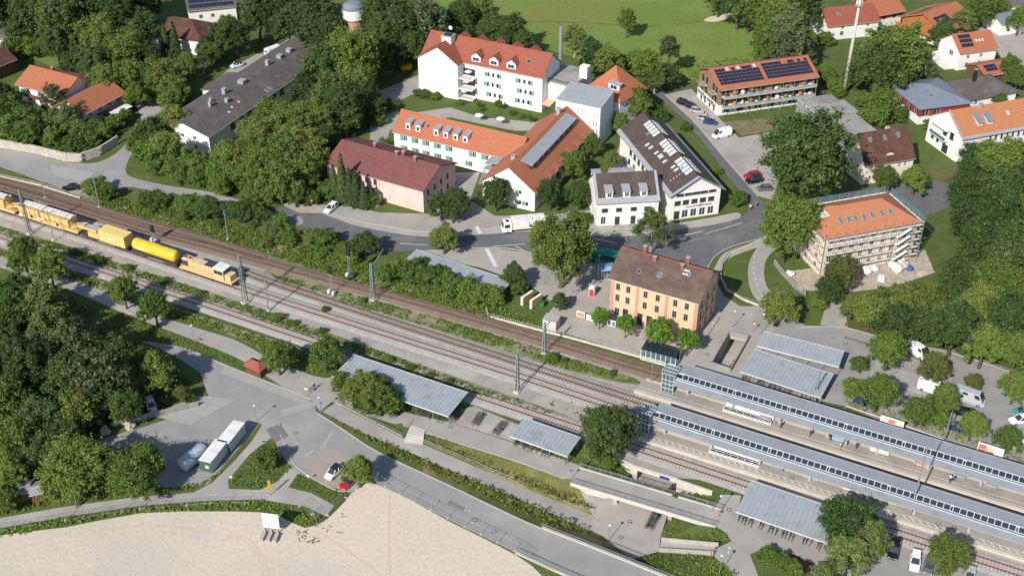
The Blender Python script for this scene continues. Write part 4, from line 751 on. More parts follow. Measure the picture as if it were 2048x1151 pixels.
b2 = MB(); b2.add([(cr.L * .52 + 1.3 * math.cos(t), .9, 5.8 + .9 * cr.tan + .1 + .9 * math.sin(t)) for t in [i * math.pi / 8 for i in range(9)]] + [(cr.L * .52 + .4 * math.cos(t), 2.6, 5.8 + 2.6 * cr.tan + .1 + .2 * math.sin(t)) for t in [i * math.pi / 8 for i in range(9)]], [(i, i + 1, i + 10, i + 9) for i in range(8)] + [tuple(range(9))]); b2.build('eyebrow_dormer', [R_REDBR], cr.root)
b2 = MB(); b2.add([(cr.L * .52 + 1.15 * math.cos(t), .86, 5.8 + .9 * cr.tan + .15 + .72 * math.sin(t)) for t in [i * math.pi / 8 for i in range(9)]], [tuple(range(9))]); b2.build('dormer_window', M_FRAMEW, cr.root, fix=False)
chimney(cr, cr.L * .62, cr.W * .55, .9, .7, 1.0, M_CREAM)
bh = house('red_walled_house', 'red-clad house with slate-blue hipped metal roof', (1774.8, 166.8), (1840, 218.5), 5.0, 15.5, roof='hip', rise=2.6, over=.6, rmat=R_SLATE, wall=mat('red_cladding', (0.36, 0.045, 0.04), (0.28, 0.035, 0.03), scale=.8), plinth=(2.0, M_WHITE), wins=rowf('front', [.15, .42, .68, .9], 2.3, 2.0, 2.0, 'std') + rowf('right', [.12, .35], 2.3, 2.0, 2.0, 'std'), inset=(.5, .5))
skylight(bh, 9, 3, .6, .6); skylight(bh, 13, 5, .6, .6)
wm = house('white_modern_house', 'white modern house with orange roof and raised skylights at the right edge', (1925, 278.5), (2048, 257), 7.3, 14.0, rise=4.6, over=.5, rmat=R_PALEOR, wins=rowf('front', [.30, .36, .42, .48, .54, .60, .66, .72], 5.2, .7, 1.5, 'slit', M_DARK) + rowf('front', [.52], 1.6, 3.4, 1.5) + rowf('left', [.66, .82], 1.8, 1.1, 1.9, 'std', M_DARK) + rowf('left', [.3, .5], 4.7, 1.6, 2.2, 'door', M_DARK) + rowf('left', [.42], .2, 2.4, 2.5, 'door', M_DARK), inset=(.4, .4), L=30)
for x in (5.8, 8.9): 
    b2 = MB(); k = wm.tan; b2.slab([(x, 2.0, 7.3 + 2 * k + 1.0), (x + 1.8, 2.0, 7.3 + 2 * k + 1.0), (x + 1.8, 5.2, 7.3 + 5.2 * k + .45), (x, 5.2, 7.3 + 5.2 * k + .45)], .12); rl = b2.build('roof_light', M_SOLAR if False else R_SLATE, wm.root)
    b2 = MB(); b2.hexa([(x + .1, 2.2, 7.3 + 2.2 * k), (x + 1.7, 2.2, 7.3 + 2.2 * k), (x + 1.7, 5.1, 7.3 + 5.1 * k), (x + .1, 5.1, 7.3 + 5.1 * k)], [(x + .1, 2.2, 7.3 + 2.2 * k + .86), (x + 1.7, 2.2, 7.3 + 2.2 * k + .86), (x + 1.7, 5.1, 7.3 + 5.1 * k + .33), (x + .1, 5.1, 7.3 + 5.1 * k + .33)]); b2.build('kerb', M_WHITE, rl)
chimney(wm, 9.2, 6.6, .8, .8, 1.2); skylight(wm, 16.5, 4.0, .9, 1.5, glass=mat('bright_blind', (0.55, 0.58, 0.58)))
for z in (3.9, 6.9):
    b2 = MB(); b2.box(-1.4, -.03, 5.0, 11.5, z, z + .25); ba = b2.build('balcony', M_WHITE, wm.root); b2 = MB(); b2.box(-1.42, -1.36, 5.0, 11.5, z + .25, z + 1.15); b2.build('balustrade', M_GLASSB if z < 5 else M_WHITE, ba)
b2 = MB(); k = wm.tan
b2.slab([(-.5, -.55, 7.3 - .5 * k + .27), (30, -.55, 7.3 - .5 * k + .27), (30, .1, 7.3 + .1 * k + .27), (-.5, .1, 7.3 + .1 * k + .27)], .05); b2.build('eave_sheet', M_ZINC, wm.root)
b2 = MB(); b2.slab([(-.45, -.5, 7.3 - .5 * k + .3), (.05, -.5, 7.3 - .5 * k + .3), (.05, 7, 12.25), (-.45, 7, 12.25)], .05); b2.build('verge_sheet', M_ZINC, wm.root)
hp = house('dark_hip_house', 'white bungalow with dark hipped roof below the orange carport', (1960, 195), (2033, 182), 3.0, 12.0, roof='hip', rise=3.4, over=.6, rmat=R_GREY, x0=-7.0, L=20, wins=rowf('front', [.3, .6], .9, 1.2, 1.2))
chimney(hp, 8, 5, .8, .8, 3.5, M_DARK)
s7 = house('solar_white_house', 'white house with orange roof and one square of black solar panels', (1920, 106.7), (1998, 96.7), 5.8, 10.6, rise=3.6, over=.5, rmat=R_ORANGE, inset=(.4, .4), wins=rowf('front', [.25, .6], 3.4, 1.0, 1.3) + rowf('front', [.25, .6], .7, 1.2, 1.5) + rowf('left', [.3, .55], .5, 2.0, 2.0, 'door') + rowf('left', [.4], 3.3, 2.0, 1.6))
for i in range(4):
    for j in range(3): panel(s7, 1.7 + i * 1.05, 1.6 + j * 1.3, 1.02, 1.25)
for i in range(3): skylight(s7, 6.8 + i * 1.1, 2.6, .7, 1.0, glass=mat('bright_blind', (0.55, 0.58, 0.58)))
b2 = MB(); b2.box(-3.2, -.05, 1.5, 9, 2.6, 2.85); b2.box(-3.2, -3.0, 1.5, 9, 0, 2.6); b2.box(-3.0, -.05, 1.5, 1.6, 0, 2.6); b2.build('terrace', M_WHITE, s7.root)
cp = house('solar_carport', 'small orange-roofed carport with black solar panels', (1980, 150), (2033, 141), 2.6, 8.5, rise=1.6, over=.6, rmat=R_ORANGE, wall=M_WOOD, x0=-1.5, L=10)
for i in range(4):
    for j in range(2): panel(cp, 1.6 + i * 1.05, 1.6 + j * 1.3, 1.02, 1.25)
rh = house('red_roof_house', 'white house with red tiled roof behind the white radio mast', (1656, 52), (1732, 44), 5.0, 11.0, rise=3.6, over=.5, rmat=R_RED, wins=rowf('front', [.3, .55, .8], 1.2, 1.3, 1.5) + rowf('front', [.3, .55, .8], 3.4, 1.0, 1.0), L=18)
skylight(rh, 5, 3.0, .9, 1.2, glass=M_GLASSB)
M_CHAL = mat('orange_timber', (0.42, 0.16, 0.05), (0.32, 0.115, 0.04), scale=1.2)
ch = house('timber_chalet', 'orange timber chalet with orange roof and black solar panels in the top right', (1806, 33), (1845, 47), 5.5, 16.0, rise=3.2, over=1.2, axis='y', rmat=R_ORANGEY, wall=M_CHAL, plinth=(2.4, M_WHITE), wins=rowf('front', [.3, .7], 3.0, 1.4, 1.3, 'std', M_FRAMEB) + rowf('front', [.3, .7], .5, 1.4, 1.6, 'std', M_FRAMEB), L=15)
for i in range(4):
    for j in range(3):
        if (i, j) != (1, 1): panel(ch, 1.5 + i * 1.7, 2.2 + j * 1.1, 1.6, 1.05, side='right')
for i in range(5):
    for j in range(2): panel(ch, 2.0 + i * 1.7, 2.5 + j * 1.1, 1.6, 1.05, side='left')
b2 = MB(); b2.box(-1.2, ch.L + 1.2, -1.6, -.05, 2.7, 2.9); b2.box(-1.2, ch.L + 1.2, -1.62, -1.5, 2.9, 3.8); b2.build('balcony', M_CHAL, ch.root)
c2_ = house('timber_chalet', 'second orange timber chalet at the top edge, left of the solar one', (1756, 28), (1800, 20), 5.0, 12, rise=3.0, over=1.0, rmat=R_ORANGE, wall=M_CHAL, plinth=(2.4, M_WHITE), L=10, wins=rowf('front', [.3, .7], 2.8, 1.2, 1.2, 'std', M_FRAMEB))
for i, (A, B, lab, rm_, wm_) in enumerate((((2004, 48), (2060, 40), 'long white low building with pale blue roof at the right edge', R_SLATE, M_WHITE), ((2018, 12), (2070, 6), 'white house corner at the top right corner', R_GREY, M_WHITE))):
    house('white_house' if i else 'blue_roof_shed', lab, A, B, 4.0 if i == 0 else 6.0, 9, rise=1.5 if i == 0 else 3.0, rmat=rm_, wall=wm_, wins=rowf('front', [.3, .6], 1.0, 1.2, 1.2))
# ---------------------------------------------------------------- left side houses
dg = house('grey_roof_apartments', 'long white apartment block with dark grey low roof among the trees', (417, 272), (640, 118), 5.6, 15.5, rise=2.3, over=.7, rmat=R_GREY, wins=rowf('front', [.16, .22, .28, .34, .4, .46, .52], 2.8, 2.2, 2.0, 'std', M_DARK) + rowf('left', [.3, .55], 3.4, 1.0, 1.2) + rowf('left', [.3, .55], .8, 1.0, 1.2), L=66)
for (a, d, w, t_) in ((11, 7.0, .7, 1.6), (13, 8.2, .7, 1.3), (19, 8.0, 1.0, 1.7), (16, 5.2, .9, 1.2), (27, 7.8, 1.8, .9), (40, 8.0, .9, 1.7), (46, 7.8, 1.4, 1.0), (51, 7.8, 1.4, 1.0)): chimney(dg, a, d, w, w, t_, M_ZINC)
for (a, d) in ((15, 3.0), (18.5, 3.2), (12.5, 2.2)): skylight(dg, a, d, .6, .7, glass=M_FRAMEW)
for a in (29.0, 30.6): skylight(dg, a, 1.1, .9, 1.5, glass=M_GLASSB)
b2 = MB(); b2.box(24, 36, 15.6, 19.5, 0, 5.0); b2.build('rear_wing', M_WHITE, dg.root); b2 = MB(); b2.slab([(23.6, 15, 6.0), (36.4, 15, 6.0), (36.4, 20, 5.0), (23.6, 20, 5.0)], .25); b2.build('rear_roof', R_GREY, dg.root)
b2 = MB(); b2.slab([(4, 16.2, 3.4), (9, 16.2, 3.4), (9, 18.5, 2.8), (4, 18.5, 2.8)], .12); b2.build('awning', mat('red_awning', (0.5, 0.04, 0.06)), dg.root)
M_LAV = mat('lavender_render', (0.42, 0.42, 0.52), (0.37, 0.37, 0.46))
o1 = house('orange_roof_house', 'white chalet with orange roof, left of the pair above the stone wall', (30, 167), (125, 192), 5.6, 12, rise=2.8, over=.9, rmat=R_ORANGE, wins=rowf('front', [.2, .45, .7], 3.2, 1.2, 1.4) + rowf('front', [.2, .45, .7], .6, 1.4, 1.8), inset=(.5, .7))
o2 = house('orange_roof_house', 'white chalet with orange roof and white awning, right of the pair above the stone wall', (167, 228), (252, 183), 5.2, 9.5, rise=2.4, over=1.0, rmat=R_ORANGE, wins=rowf('front', [.15, .4, .65, .88], 3.2, 1.1, 1.3) + rowf('front', [.2, .5], .5, 1.6, 1.9, 'door'), inset=(.8, .8))
b2 = MB(); b2.box(0, o2.L, -1.5, -.03, 2.7, 2.85); b2.box(0, o2.L, -1.52, -1.42, 2.85, 3.75); b2.build('balcony', M_WOOD, o2.root)
b2 = MB(); b2.slab([(o2.L * .5, -4.0, 2.1), (o2.L * .95, -4.0, 2.1), (o2.L * .95, -.1, 2.6), (o2.L * .5, -.1, 2.6)], .08); b2.build('awning', M_FRAMEW, o2.root)
chimney(o1, o1.L * .45, 6.4, .7, .7, 1.2, M_BRICKC)
b2 = MB(); b2.box(0, o1.L, -1.4, -.03, 2.7, 2.85); b2.box(0, o1.L, -1.42, -1.32, 2.85, 3.75); b2.build('balcony', M_WOOD, o1.root)
tl = house('solar_dark_house', 'white house with dark solar roof at the top edge, left of centre', (374, 22), (474, 12), 5.2, 11, rise=4.2, over=.5, rmat=R_GREY, inset=(.4, .4), wins=rowf('front', [.25, .5], 2.0, 1.2, 1.3))
for i in range(13):
    for j in range(4): panel(tl, 1.0 + i * 1.08, .7 + j * 1.5, 1.05, 1.45)
bh2 = house('brown_hip_house', 'chalet with brown hipped roof among the trees at the top left', (297, 64), (366, 74), 5.4, 12, roof='hip', rise=3.6, over=1.0, rmat=R_REDBR, wall=M_WHITE, L=18, wins=rowf('front', [.3, .6], 3.0, 1.2, 1.2, 'std', M_FRAMEB) + rowf('right', [.3, .6], 3.0, 1.2, 1.2))
gl = house('grey_cottage', 'small cottage with grey-brown roof at the left edge near the top', (-10, 76), (58, 72), 3.2, 8, rise=2.4, over=.5, rmat=R_GREY, wins=rowf('front', [.5], .8, 1.2, 1.2))
gl2 = house('brown_barn', 'brown-roofed barn at the left edge beside the orange-roofed house', (-40, 146), (30, 118), 4.0, 9, rise=2.4, over=.6, rmat=R_REDBR, wall=M_WOOD)
gs = house('garden_shed', 'small white garden shed with brown trim beside the dark grey apartments', (297, 255), (328, 250), 2.4, 4.0, rise=.9, over=.3, rmat=M_ZINC, wall=M_WHITE)
# water tower
wt = thing('water_tower', 'white round water tower top with red brick base at the top edge', 'water tower', G(709, 62))
b2 = MB(); b2.rings([[(r * math.cos(t), r * math.sin(t), z) for t in [i * math.pi / 12 for i in range(24)]] for r, z in ((3.3, 0), (3.2, 4.4))]); b2.build('brick_base', M_BRICK, wt, smooth=False)
b2 = MB(); b2.rings([[(r * math.cos(t), r * math.sin(t), z) for t in [i * math.pi / 12 for i in range(24)]] for r, z in ((3.6, 4.4), (3.8, 4.7), (3.8, 7.6))]); b2.build('tank', M_WHITE, wt)
b2 = MB(); b2.rings([[(r * math.cos(t), r * math.sin(t), z) for t in [i * math.pi / 12 for i in range(24)]] for r, z in ((3.5, 7.6), (3.4, 8.6), (2.2, 9.6), (.2, 10.0))]); b2.build('dome', R_SLATE, wt)
# radio mast
ms = thing('radio_mast', 'tall white tapering radio mast with antenna panels behind the grey hall', 'mast', G(1687, 190))
b2 = MB(); b2.tube((0, 0, 0), (0, 0, 31), .62, .30, n=14); b2.build('shaft', mat('mast_concrete', (0.52, 0.51, 0.48), (0.45, 0.44, 0.42), scale=.5), ms, smooth=True)
for z in (27.5, 29.5):
    for i in range(3):
        t = i * 2.1 + .4; b2 = MB(); x, y = .75 * math.cos(t), .75 * math.sin(t); b2.box(x - .16, x + .16, y - .16, y + .16, z, z + 2.0); b2.bar((0, 0, z + .5), (x, y, z + .5), .08); b2.bar((0, 0, z + 1.5), (x, y, z + 1.5), .08); b2.build('antenna_panel', M_FRAMEW, ms)
b2 = MB(); b2.tube((0, 0, 27.2), (0, 0, 27.35), 1.1, n=14); b2.build('platform', M_STEEL, ms)
b2 = MB(); [b2.bar((.62 - z * .01, -.1, z), (.62 - z * .01, .1, z), .04) for z in np.arange(2, 27, .6)]; b2.build('ladder', M_STEEL, ms)
# ================================================================== platforms and canopies
M_PLAT = mat('platform_paving', (0.37, 0.335, 0.295), (0.32, 0.29, 0.255), scale=.3, coord='World', c3=(0.28, 0.26, 0.235), s3=.12, m3=.54, fleck=(0.24, 0.22, 0.2), fscale=4, famt=.35)
M_EDGE = mat('platform_edge', (0.62, 0.55, 0.46), (0.52, 0.46, 0.38), scale=.7)
M_CANR = mat('canopy_sheet', (0.365, 0.388, 0.41), (0.325, 0.347, 0.368), scale=.3, rough=.45, metal=.2, c3=(0.295, 0.313, 0.328), s3=.45, m3=.56)
M_LGREY = mat('light_grey_paint', (0.55, 0.57, 0.58), (0.48, 0.5, 0.51), rough=.5)
M_CLEAR = clearglass('clear_glass')
def platform(label, A, B, W, L, cut):
    o, rz, _ = frame_at(A, B, .76); r = thing('platform', label, 'platform', o, rz)
    b = MB(); b.add([(0, 0, .76), (L, 0, .76), (L, W, .76), (cut, W, .76), (0, 0, 0), (L, 0, 0), (L, W, 0), (cut, W, 0)], [(0, 1, 2, 3), (0, 4, 5, 1), (2, 6, 7, 3), (3, 7, 4, 0), (1, 5, 6, 2)]); b.build('slab', M_PLAT, r)
    b = MB(); b.box(.0, L, -.08, .62, .5, .79); b.build('edge_stone', M_EDGE, r); b = MB(); b.box(cut, L, W - .62, W + .08, .5, .79); b.build('edge_stone', M_EDGE, r)
    b = MB(); b.box(0, L, .95, 1.05, .765, .775); b.box(0, L, 1.9, 1.98, .765, .775); b.build('guide_line', M_PAINT, r)
    return r
pU = platform('upper platform below the station house with pale stone edge', (1268, 782), (2048, 1022), 4.9, 92, .8)
pL = platform('lower platform with white hatched warning strip along its near edge', (1277, 877), (2048, 1120), 4.5, 92, .5)
b = MB()
for i in range(68):
    x = 1.2 + i * 1.33; b.add([(x, 1.12, .77), (x + .28, 1.12, .77), (x - .42, 1.85, .77), (x - .70, 1.85, .77)], [(0, 1, 2, 3)])
b.build('hatch_marking', M_PAINT, pL)
for (px_, py_) in ((1404, 897), (1574, 955), (1583, 966), (1876, 1047)):
    q = pL.matrix_world.inverted() if False else None
def canopy(label, A, B, W, L):
    o, rz, _ = frame_at(A, B, 4.0); r = thing('platform_canopy', label, 'canopy', o, rz)
    b = MB(); b.slab([(0, 0, 4.0), (L, 0, 4.0), (L, 1.45, 4.18), (0, 1.45, 4.18)], .16); b.box(-.03, L + .03, -.1, -.01, 3.78, 4.06); b.build('near_roof', M_CANR, r)
    b = MB(); b.slab([(0, 2.85, 4.95), (L, 2.85, 4.95), (L, W, 4.78), (0, W, 4.78)], .2); b.box(-.03, L + .03, W + .01, W + .09, 4.55, 4.84); b.build('far_roof', M_CANR, r)
    b = MB(); b.box(0, L, 1.46, 1.56, 4.0, 4.3); b.box(0, L, 1.98, 2.1, 4.12, 4.3); b.box(0, L, 2.78, 2.86, 4.7, 5.0); b.build('purlin', M_LGREY, r)
    pm = MB(); pm.add([(.06, 1.58, 4.20), (1.08, 1.58, 4.20), (1.08, 1.96, 4.22), (.06, 1.96, 4.22)], [(0, 1, 2, 3)]); g2 = pm.mesh('gutter_glass', M_GLASSB)
    pm = MB(); pm.hexa([(.07, 2.12, 4.28), (1.07, 2.12, 4.28), (1.07, 2.77, 4.86), (.07, 2.77, 4.86)], [(.07, 2.10, 4.31), (1.07, 2.10, 4.31), (1.07, 2.75, 4.89), (.07, 2.75, 4.89)]); gm = pm.mesh('roof_pane', glassmat('tinted_roof_glass', (0.02, 0.032, 0.042), .12))
    fmm = MB(); fmm.hexa([(-.05, 2.10, 4.28), (.05, 2.10, 4.28), (.05, 2.77, 4.88), (-.05, 2.77, 4.88)], [(-.05, 2.08, 4.34), (.05, 2.08, 4.34), (.05, 2.75, 4.94), (-.05, 2.75, 4.94)]); bmm = fmm.mesh('glazing_bar', M_LGREY)
    x = 1.2; i = 0
    while x < L - 1.5:
        inst('roof_pane', gm, r, (x, 0, 0)); inst('glazing_bar', bmm, r, (x, 0, 0)); inst('gutter_glass', g2, r, (x, 0, 0)); x += 1.14; i += 1
        if i % 9 == 0: inst('glazing_bar', bmm, r, (x, 0, 0)); x += .45
    pb = MB(); pb.hexa([(-.22, 2.2, .76), (.22, 2.2, .76), (.22, 2.75, .76), (-.22, 2.75, .76)], [(-.16, .9, 4.0), (.16, .9, 4.0), (.16, 1.3, 4.05), (-.16, 1.3, 4.05)]); pb.hexa([(-.16, 2.4, 2.6), (.16, 2.4, 2.6), (.16, 2.75, 2.6), (-.16, 2.75, 2.6)], [(-.12, 4.4, 4.6), (.12, 4.4, 4.6), (.12, 4.7, 4.62), (-.12, 4.7, 4.62)])
    pme = pb.mesh('post', M_LGREY)
    x = 2.6
    while x < L: inst('post', pme, r, (x, 0, 0)); x += 9.25
    return r
cU = canopy('upper platform canopy, grey metal with a long strip of dark roof panes', (1345, 768), (2048, 984), 6.3, 84)
cL = canopy('lower platform canopy, grey metal with a long strip of dark roof panes', (1297, 846), (2048, 1087), 5.7, 86)
def lift(label, A, B, W, h, z0=.76):
    o, rz, L = frame_at(A, B, z0); r = thing('lift_shaft', label, 'lift', o, rz); b = MB()
    for x in (0, L):
        for y in (0, W): b.box(x - .07, x + .07, y - .07, y + .07, 0, h)
    for z in (1.6, 2.7, 3.6, h - .1):
        b.box(0, L, -.05, .05, z, z + .1); b.box(0, L, W - .05, W + .05, z, z + .1); b.box(-.05, .05, 0, W, z, z + .1); b.box(L - .05, L + .05, 0, W, z, z + .1)
    for x in (L * .33, L * .66): b.box(x - .04, x + .04, -.05, .05, 0, h)
    b.build('frame', M_LGREY, r)
    b = MB(); b.box(.08, L - .08, .06, .08, .8, h - .1); b.build('glass_wall', M_CLEAR, r); b = MB(); b.box(.06, .08, .08, W - .08, .8, h - .1); b.build('glass_wall', M_CLEAR, r); b = MB(); b.box(L - .08, L - .06, .08, W - .08, .8, h - .1); b.build('glass_wall', M_CLEAR, r)
    b = MB(); b.box(-.25, L + .25, -.25, W + .25, h, h + .08); b.build('roof_glass', M_CLEAR, r)
    b = MB(); [b.box(-.25 + i * (L + .5) / 5 - .05, -.25 + i * (L + .5) / 5 + .05, -.26, W + .26, h + .08, h + .18) for i in range(6)]; [b.box(-.27, L + .27, -.25 + i * (W + .5) / 3 - .05, -.25 + i * (W + .5) / 3 + .05, h + .085, h + .17) for i in range(4)]; b.build('roof_bar', M_LGREY, r)
    b = MB(); b.box(.3, L - .3, .4, W - .4, .8, 3.0); b.build('cabin', M_STEEL, r)
    return r
lift('glass lift shaft at the left end of the upper platform canopy', (1322, 780), (1345, 787), 2.6, 5.2)
lift('glass lift shaft at the left end of the lower platform canopy', (1274, 858), (1297, 866), 2.4, 5.2)
# glass pavilion on the station side
o, rz, L = frame_at((1281, 717), (1350, 736), 0); pv = thing('glass_pavilion', 'dark glass stair pavilion with white posts beside the station trees', 'pavilion', o, rz); W = 2.7
b = MB()
for i in range(8):
    x = L * i / 7; b.box(x - .06, x + .06, -.06, .06, .03, 2.5); b.box(x - .06, x + .06, W - .06, W + .06, .03, 2.7)
b.box(0, L, -.07, .05, 2.5, 2.62); b.box(0, L, -.05, .05, .75, .85); b.box(0, L, W - .05, W + .07, 2.7, 2.85); b.build('frame', M_FRAMEW, pv)
b = MB(); b.box(0, L, -.25, W + .1, .03, .35); b.build('plinth', M_CONCL, pv)
for i in range(7):
    b = MB(); b.box(L * i / 7 + .07, L * (i + 1) / 7 - .07, -.02, .01, .9, 2.48); b.build('pane', M_CLEAR, pv)
    b = MB(); b.slab([(L * i / 7 + .05, -.3, 2.72), (L * (i + 1) / 7 - .05, -.3, 2.72), (L * (i + 1) / 7 - .05, W + .25, 3.0), (L * i / 7 + .05, W + .25, 3.0)], .05); b.build('roof_pane', glassmat('tinted_roof_glass', (0.02, 0.032, 0.042), .12), pv)
b = MB(); b.box(.1, L - .1, W - .25, W - .15, .35, 2.6); b.build('rear_wall', M_DARK, pv)
# ---------------------------------------------------------------- shelters with seamed metal roofs
def shelter(label, A, B, W, h=2.7, z_back=.35, n=None, bikes=True, name='bicycle_shelter', glassback=False):
    o, rz, L = frame_at(A, B, h); r = thing(name, label, 'shelter', o, rz); n = n or int(round(L / .78)); w = L / n
    b = MB(); b.hexa([(0, -.0, h - .06), (w - .015, 0, h - .06), (w - .015, W, h + z_back - .06), (0, W, h + z_back - .06)], [(0, 0, h), (w - .015, 0, h), (w - .015, W, h + z_back), (0, W, h + z_back)])
    b.hexa([(w - .06, 0, h), (w - .015, 0, h), (w - .015, W, h + z_back), (w - .06, W, h + z_back)], [(w - .06, 0, h + .05), (w - .015, 0, h + .05), (w - .015, W, h + z_back + .05), (w - .06, W, h + z_back + .05)]); me = b.mesh('roof_panel', M_SHEL)
    for i in range(n): inst('roof_panel', me, r, (i * w, 0, 0))
    b = MB(); b.box(-.02, L + .02, -.1, -.01, h - .2, h + .05); b.box(-.02, L + .02, W + .01, W + .1, h + z_back - .2, h + z_back + .05); b.build('fascia', M_LGREY, r)
    m = max(3, int(round(L / 3.6)))
    for i in range(m + 1):
        x = .3 + (L - .6) * i / m
        b = MB(); b.box(x - .05, x + .05, .7, .8, 0, h - .05); b.box(x - .05, x + .05, W - .5, W - .4, 0, h + z_back * .85); b.bar((x, .2, h - .12), (x, W - .2, h + z_back - .16), .08, .12); b.build('post', M_STEEL, r)
    b = MB(); b.box(.1, L - .1, W - .38, W - .34, .3, h - .2); b.build('rear_screen', M_CLEAR, r)
    if bikes:
        b = MB()
        for i in range(int(L / .9)): b.bar((.6 + i * .9, 1.5, 0), (.6 + i * .9, 1.5, .8), .05); b.bar((.6 + i * .9, 1.5, .8), (.6 + i * .9, 2.5, .8), .05); b.bar((.6 + i * .9, 2.5, 0), (.6 + i * .9, 2.5, .8), .05)
        b.build('bike_rack', M_STEEL, r)
    return r, L, o, rz
M_SHEL = mat('seamed_zinc', (0.40, 0.435, 0.455), (0.355, 0.39, 0.41), scale=.5, rough=.5, metal=.2, coord='World', c3=(0.31, 0.33, 0.335), s3=.5, m3=.57)
SH = []
SH.append(shelter('long bicycle shelter with seamed grey roof partly under shrubs, left of the steps', (664, 752), (897, 832), 7.6, 2.8, .3))
SH.append(shelter('small bicycle shelter with seamed grey roof beside the gravel bike racks', (1020, 871), (1135, 912), 5.6, 2.6, .2))
SH.append(shelter('bicycle shelter with seamed grey roof at the bottom right by the lower platform', (1472, 1022), (1655, 1085), 8.4, 2.7, .3))
SH.append(shelter('bicycle shelter with ribbed grey roof half hidden by bushes near the road', (805, 523), (1000, 588), 5.6, 2.6, .2))
SH.append(shelter('double bicycle shelter, lower of the two grey roofs by the car park', (1480, 742), (1642, 795), 8.2, 2.7, .2))
SH.append(shelter('higher of the two grey shelter roofs by the car park', (1514, 691), (1678, 733), 5.2, 3.4, .25, bikes=False))
# ---------------------------------------------------------------- footbridge over the sunken square
o, rz, L = frame_at((1152, 968), (1421, 1049), 0); fb = thing('footbridge', 'pale concrete footbridge with steel railings over the sunken square', 'footbridge', o, rz); W = 4.2
b = MB(); b.box(-1.0, L + 1.0, 0, W, -.5, .06, 0); b.box(-1.0, L + 1.0, -.25, .0, -.55, .2, 1); b.box(-1.0, L + 1.0, W, W + .25, -.55, .2, 1); b.build('deck', [M_PATH, M_CONCL], fb)
for y in (-.12, W + .12):
    b = MB(); b.box(-1, L + 1, y - .03, y + .03, 1.15, 1.22); b.box(-1, L + 1, y - .02, y + .02, .3, .35)
    for i in range(int((L + 2) / .14)): b.box(-1 + i * .14, -.975 + i * .14, y - .012, y + .012, .33, 1.16)
    for i in range(int((L + 2) / 2) + 1): b.box(-1 + i * 2, -.93 + i * 2, y - .035, y + .035, .2, 1.2)
    b.build('railing', M_STEEL, fb)
for x in (.29 * L, .70 * L):
    b = MB(); b.hexa([(x - .35, 1.2, -3), (x + .35, 1.2, -3), (x + .35, 3.0, -3), (x - .35, 3.0, -3)], [(x - .35, .3, -.5), (x + .35, .3, -.5), (x + .35, 3.9, -.5), (x - .35, 3.9, -.5)]); b.build('pier', M_CONCL, fb)
b = MB(); b.add([(-1, -.2, -.5), (.24 * L, -.2, -.5), (.24 * L, -.2, -1.0), (-1, -.2, -1.6)], [(0, 1, 2, 3)]); b.build('abutment', M_CONCL, fb, fix=False)
# ---------------------------------------------------------------- fences and railings
def railing(label, pts, h=1.1, sp=2.0, m=None, name='railing', rails=(1.0, .55), r=.03, cat='railing', base=None, closed=False):
    m = m or M_STEEL; P = [G(p[0], p[1], p[2] if len(p) > 2 else 0) for p in pts]
    root = thing(name, label, cat, P[0]); off = P[0]
    me = MB(); me.tube((0, 0, 0), (0, 0, h), r, n=6); me = me.mesh('post', m)
    for a, c in zip(P[:-1], P[1:]):
        n = max(1, int(round((c - a).length / sp)))
        for i in range(n + (1 if c is P[-1] else 0)):
            q = a.lerp(c, i / n) - off; inst('post', me, root, q)
        for f in rails:
            b = MB(); b.tube(a - off + Vector((0, 0, h * f)), c - off + Vector((0, 0, h * f)), r, n=6); b.build('rail', m, root)
        if base:
            b = MB(); wall_run(b, [(a - off, -.2 + a.z * 0, base), (c - off, -.2, base)], .25); o_ = b.build('base_wall', M_CONCL, root)
    return root
M_WFEN = mat('white_fence', (0.62, 0.61, 0.57), rough=.6)
railing('white railing on a low wall along the track in front of the station house', [(972, 622), (976, 634), (1088, 664), (1140, 677), (1282, 716)], 1.1, 1.3, M_WFEN, base=.35, cat='fence')
railing('steel handrail along the top of the sloping path, left of the steps', [(670, 806, 0), (735, 840, 0), (803, 874, 0)], 1.05, 2.0)
railing('steel handrail along the grass bank beside the sunken path', [(846, 886, 0), (940, 926, path_z(940)), (1030, 965, path_z(1030)), (1110, 998, path_z(1110)), (1187, 1029, -3.0)], 1.05, 2.0)
railing('wooden rail at the edge of the shrubs above the steps', [(808, 872), (820, 846)], 1.0, 1.5)
railing('curved steel railing round the grass wedge of the cycle ramp', [(1541, 470), (1500, 490), (1460, 508), (1443, 530), (1440, 555), (1452, 580), (1487, 601), (1530, 618)], 1.1, 1.8, rails=(1.0, .6, .25), base=.5)
railing('grey wooden fence along the scaffold site', [(1548, 530), (1565, 552), (1590, 580), (1610, 592)], 1.6, 1.2, M_CONC, rails=(1.0, .75, .5, .25), r=.06, cat='fence')
railing('wooden rail fence along the car park trees', [(1690, 652), (1750, 668), (1830, 690)], 1.0, 2.2, M_WOOD, r=.07, cat='fence')
railing('low wooden fence along the far car park edge', [(1902, 706), (1975, 730), (2050, 757)], .9, 2.4, mat('grey_wood', (0.32, 0.29, 0.24)), r=.07, cat='fence')
railing('white crash rail along the upper car park behind the canopy', [(1690, 816), (1800, 852), (1900, 888), (2050, 940)], .7, 4.0, M_STEEL, rails=(.9,), r=.08)
railing('steel railing on the right slope beside the small paved landing', [(1447, 985, 0), (1423, 1024, 0)], 1.1, 1.5)
railing('row of hoop bollards beside the stair well', [(1396, 700), (1412, 675), (1436, 640)], .9, 1.6, M_CONCL, rails=(.95,), r=.06)
railing('kerbside railing on the road edge by the building site', [(-30, 348), (80, 372), (160, 398)], 1.0, 2.5, M_CONCL, rails=(1.0, .5), base=.3, r=.05)
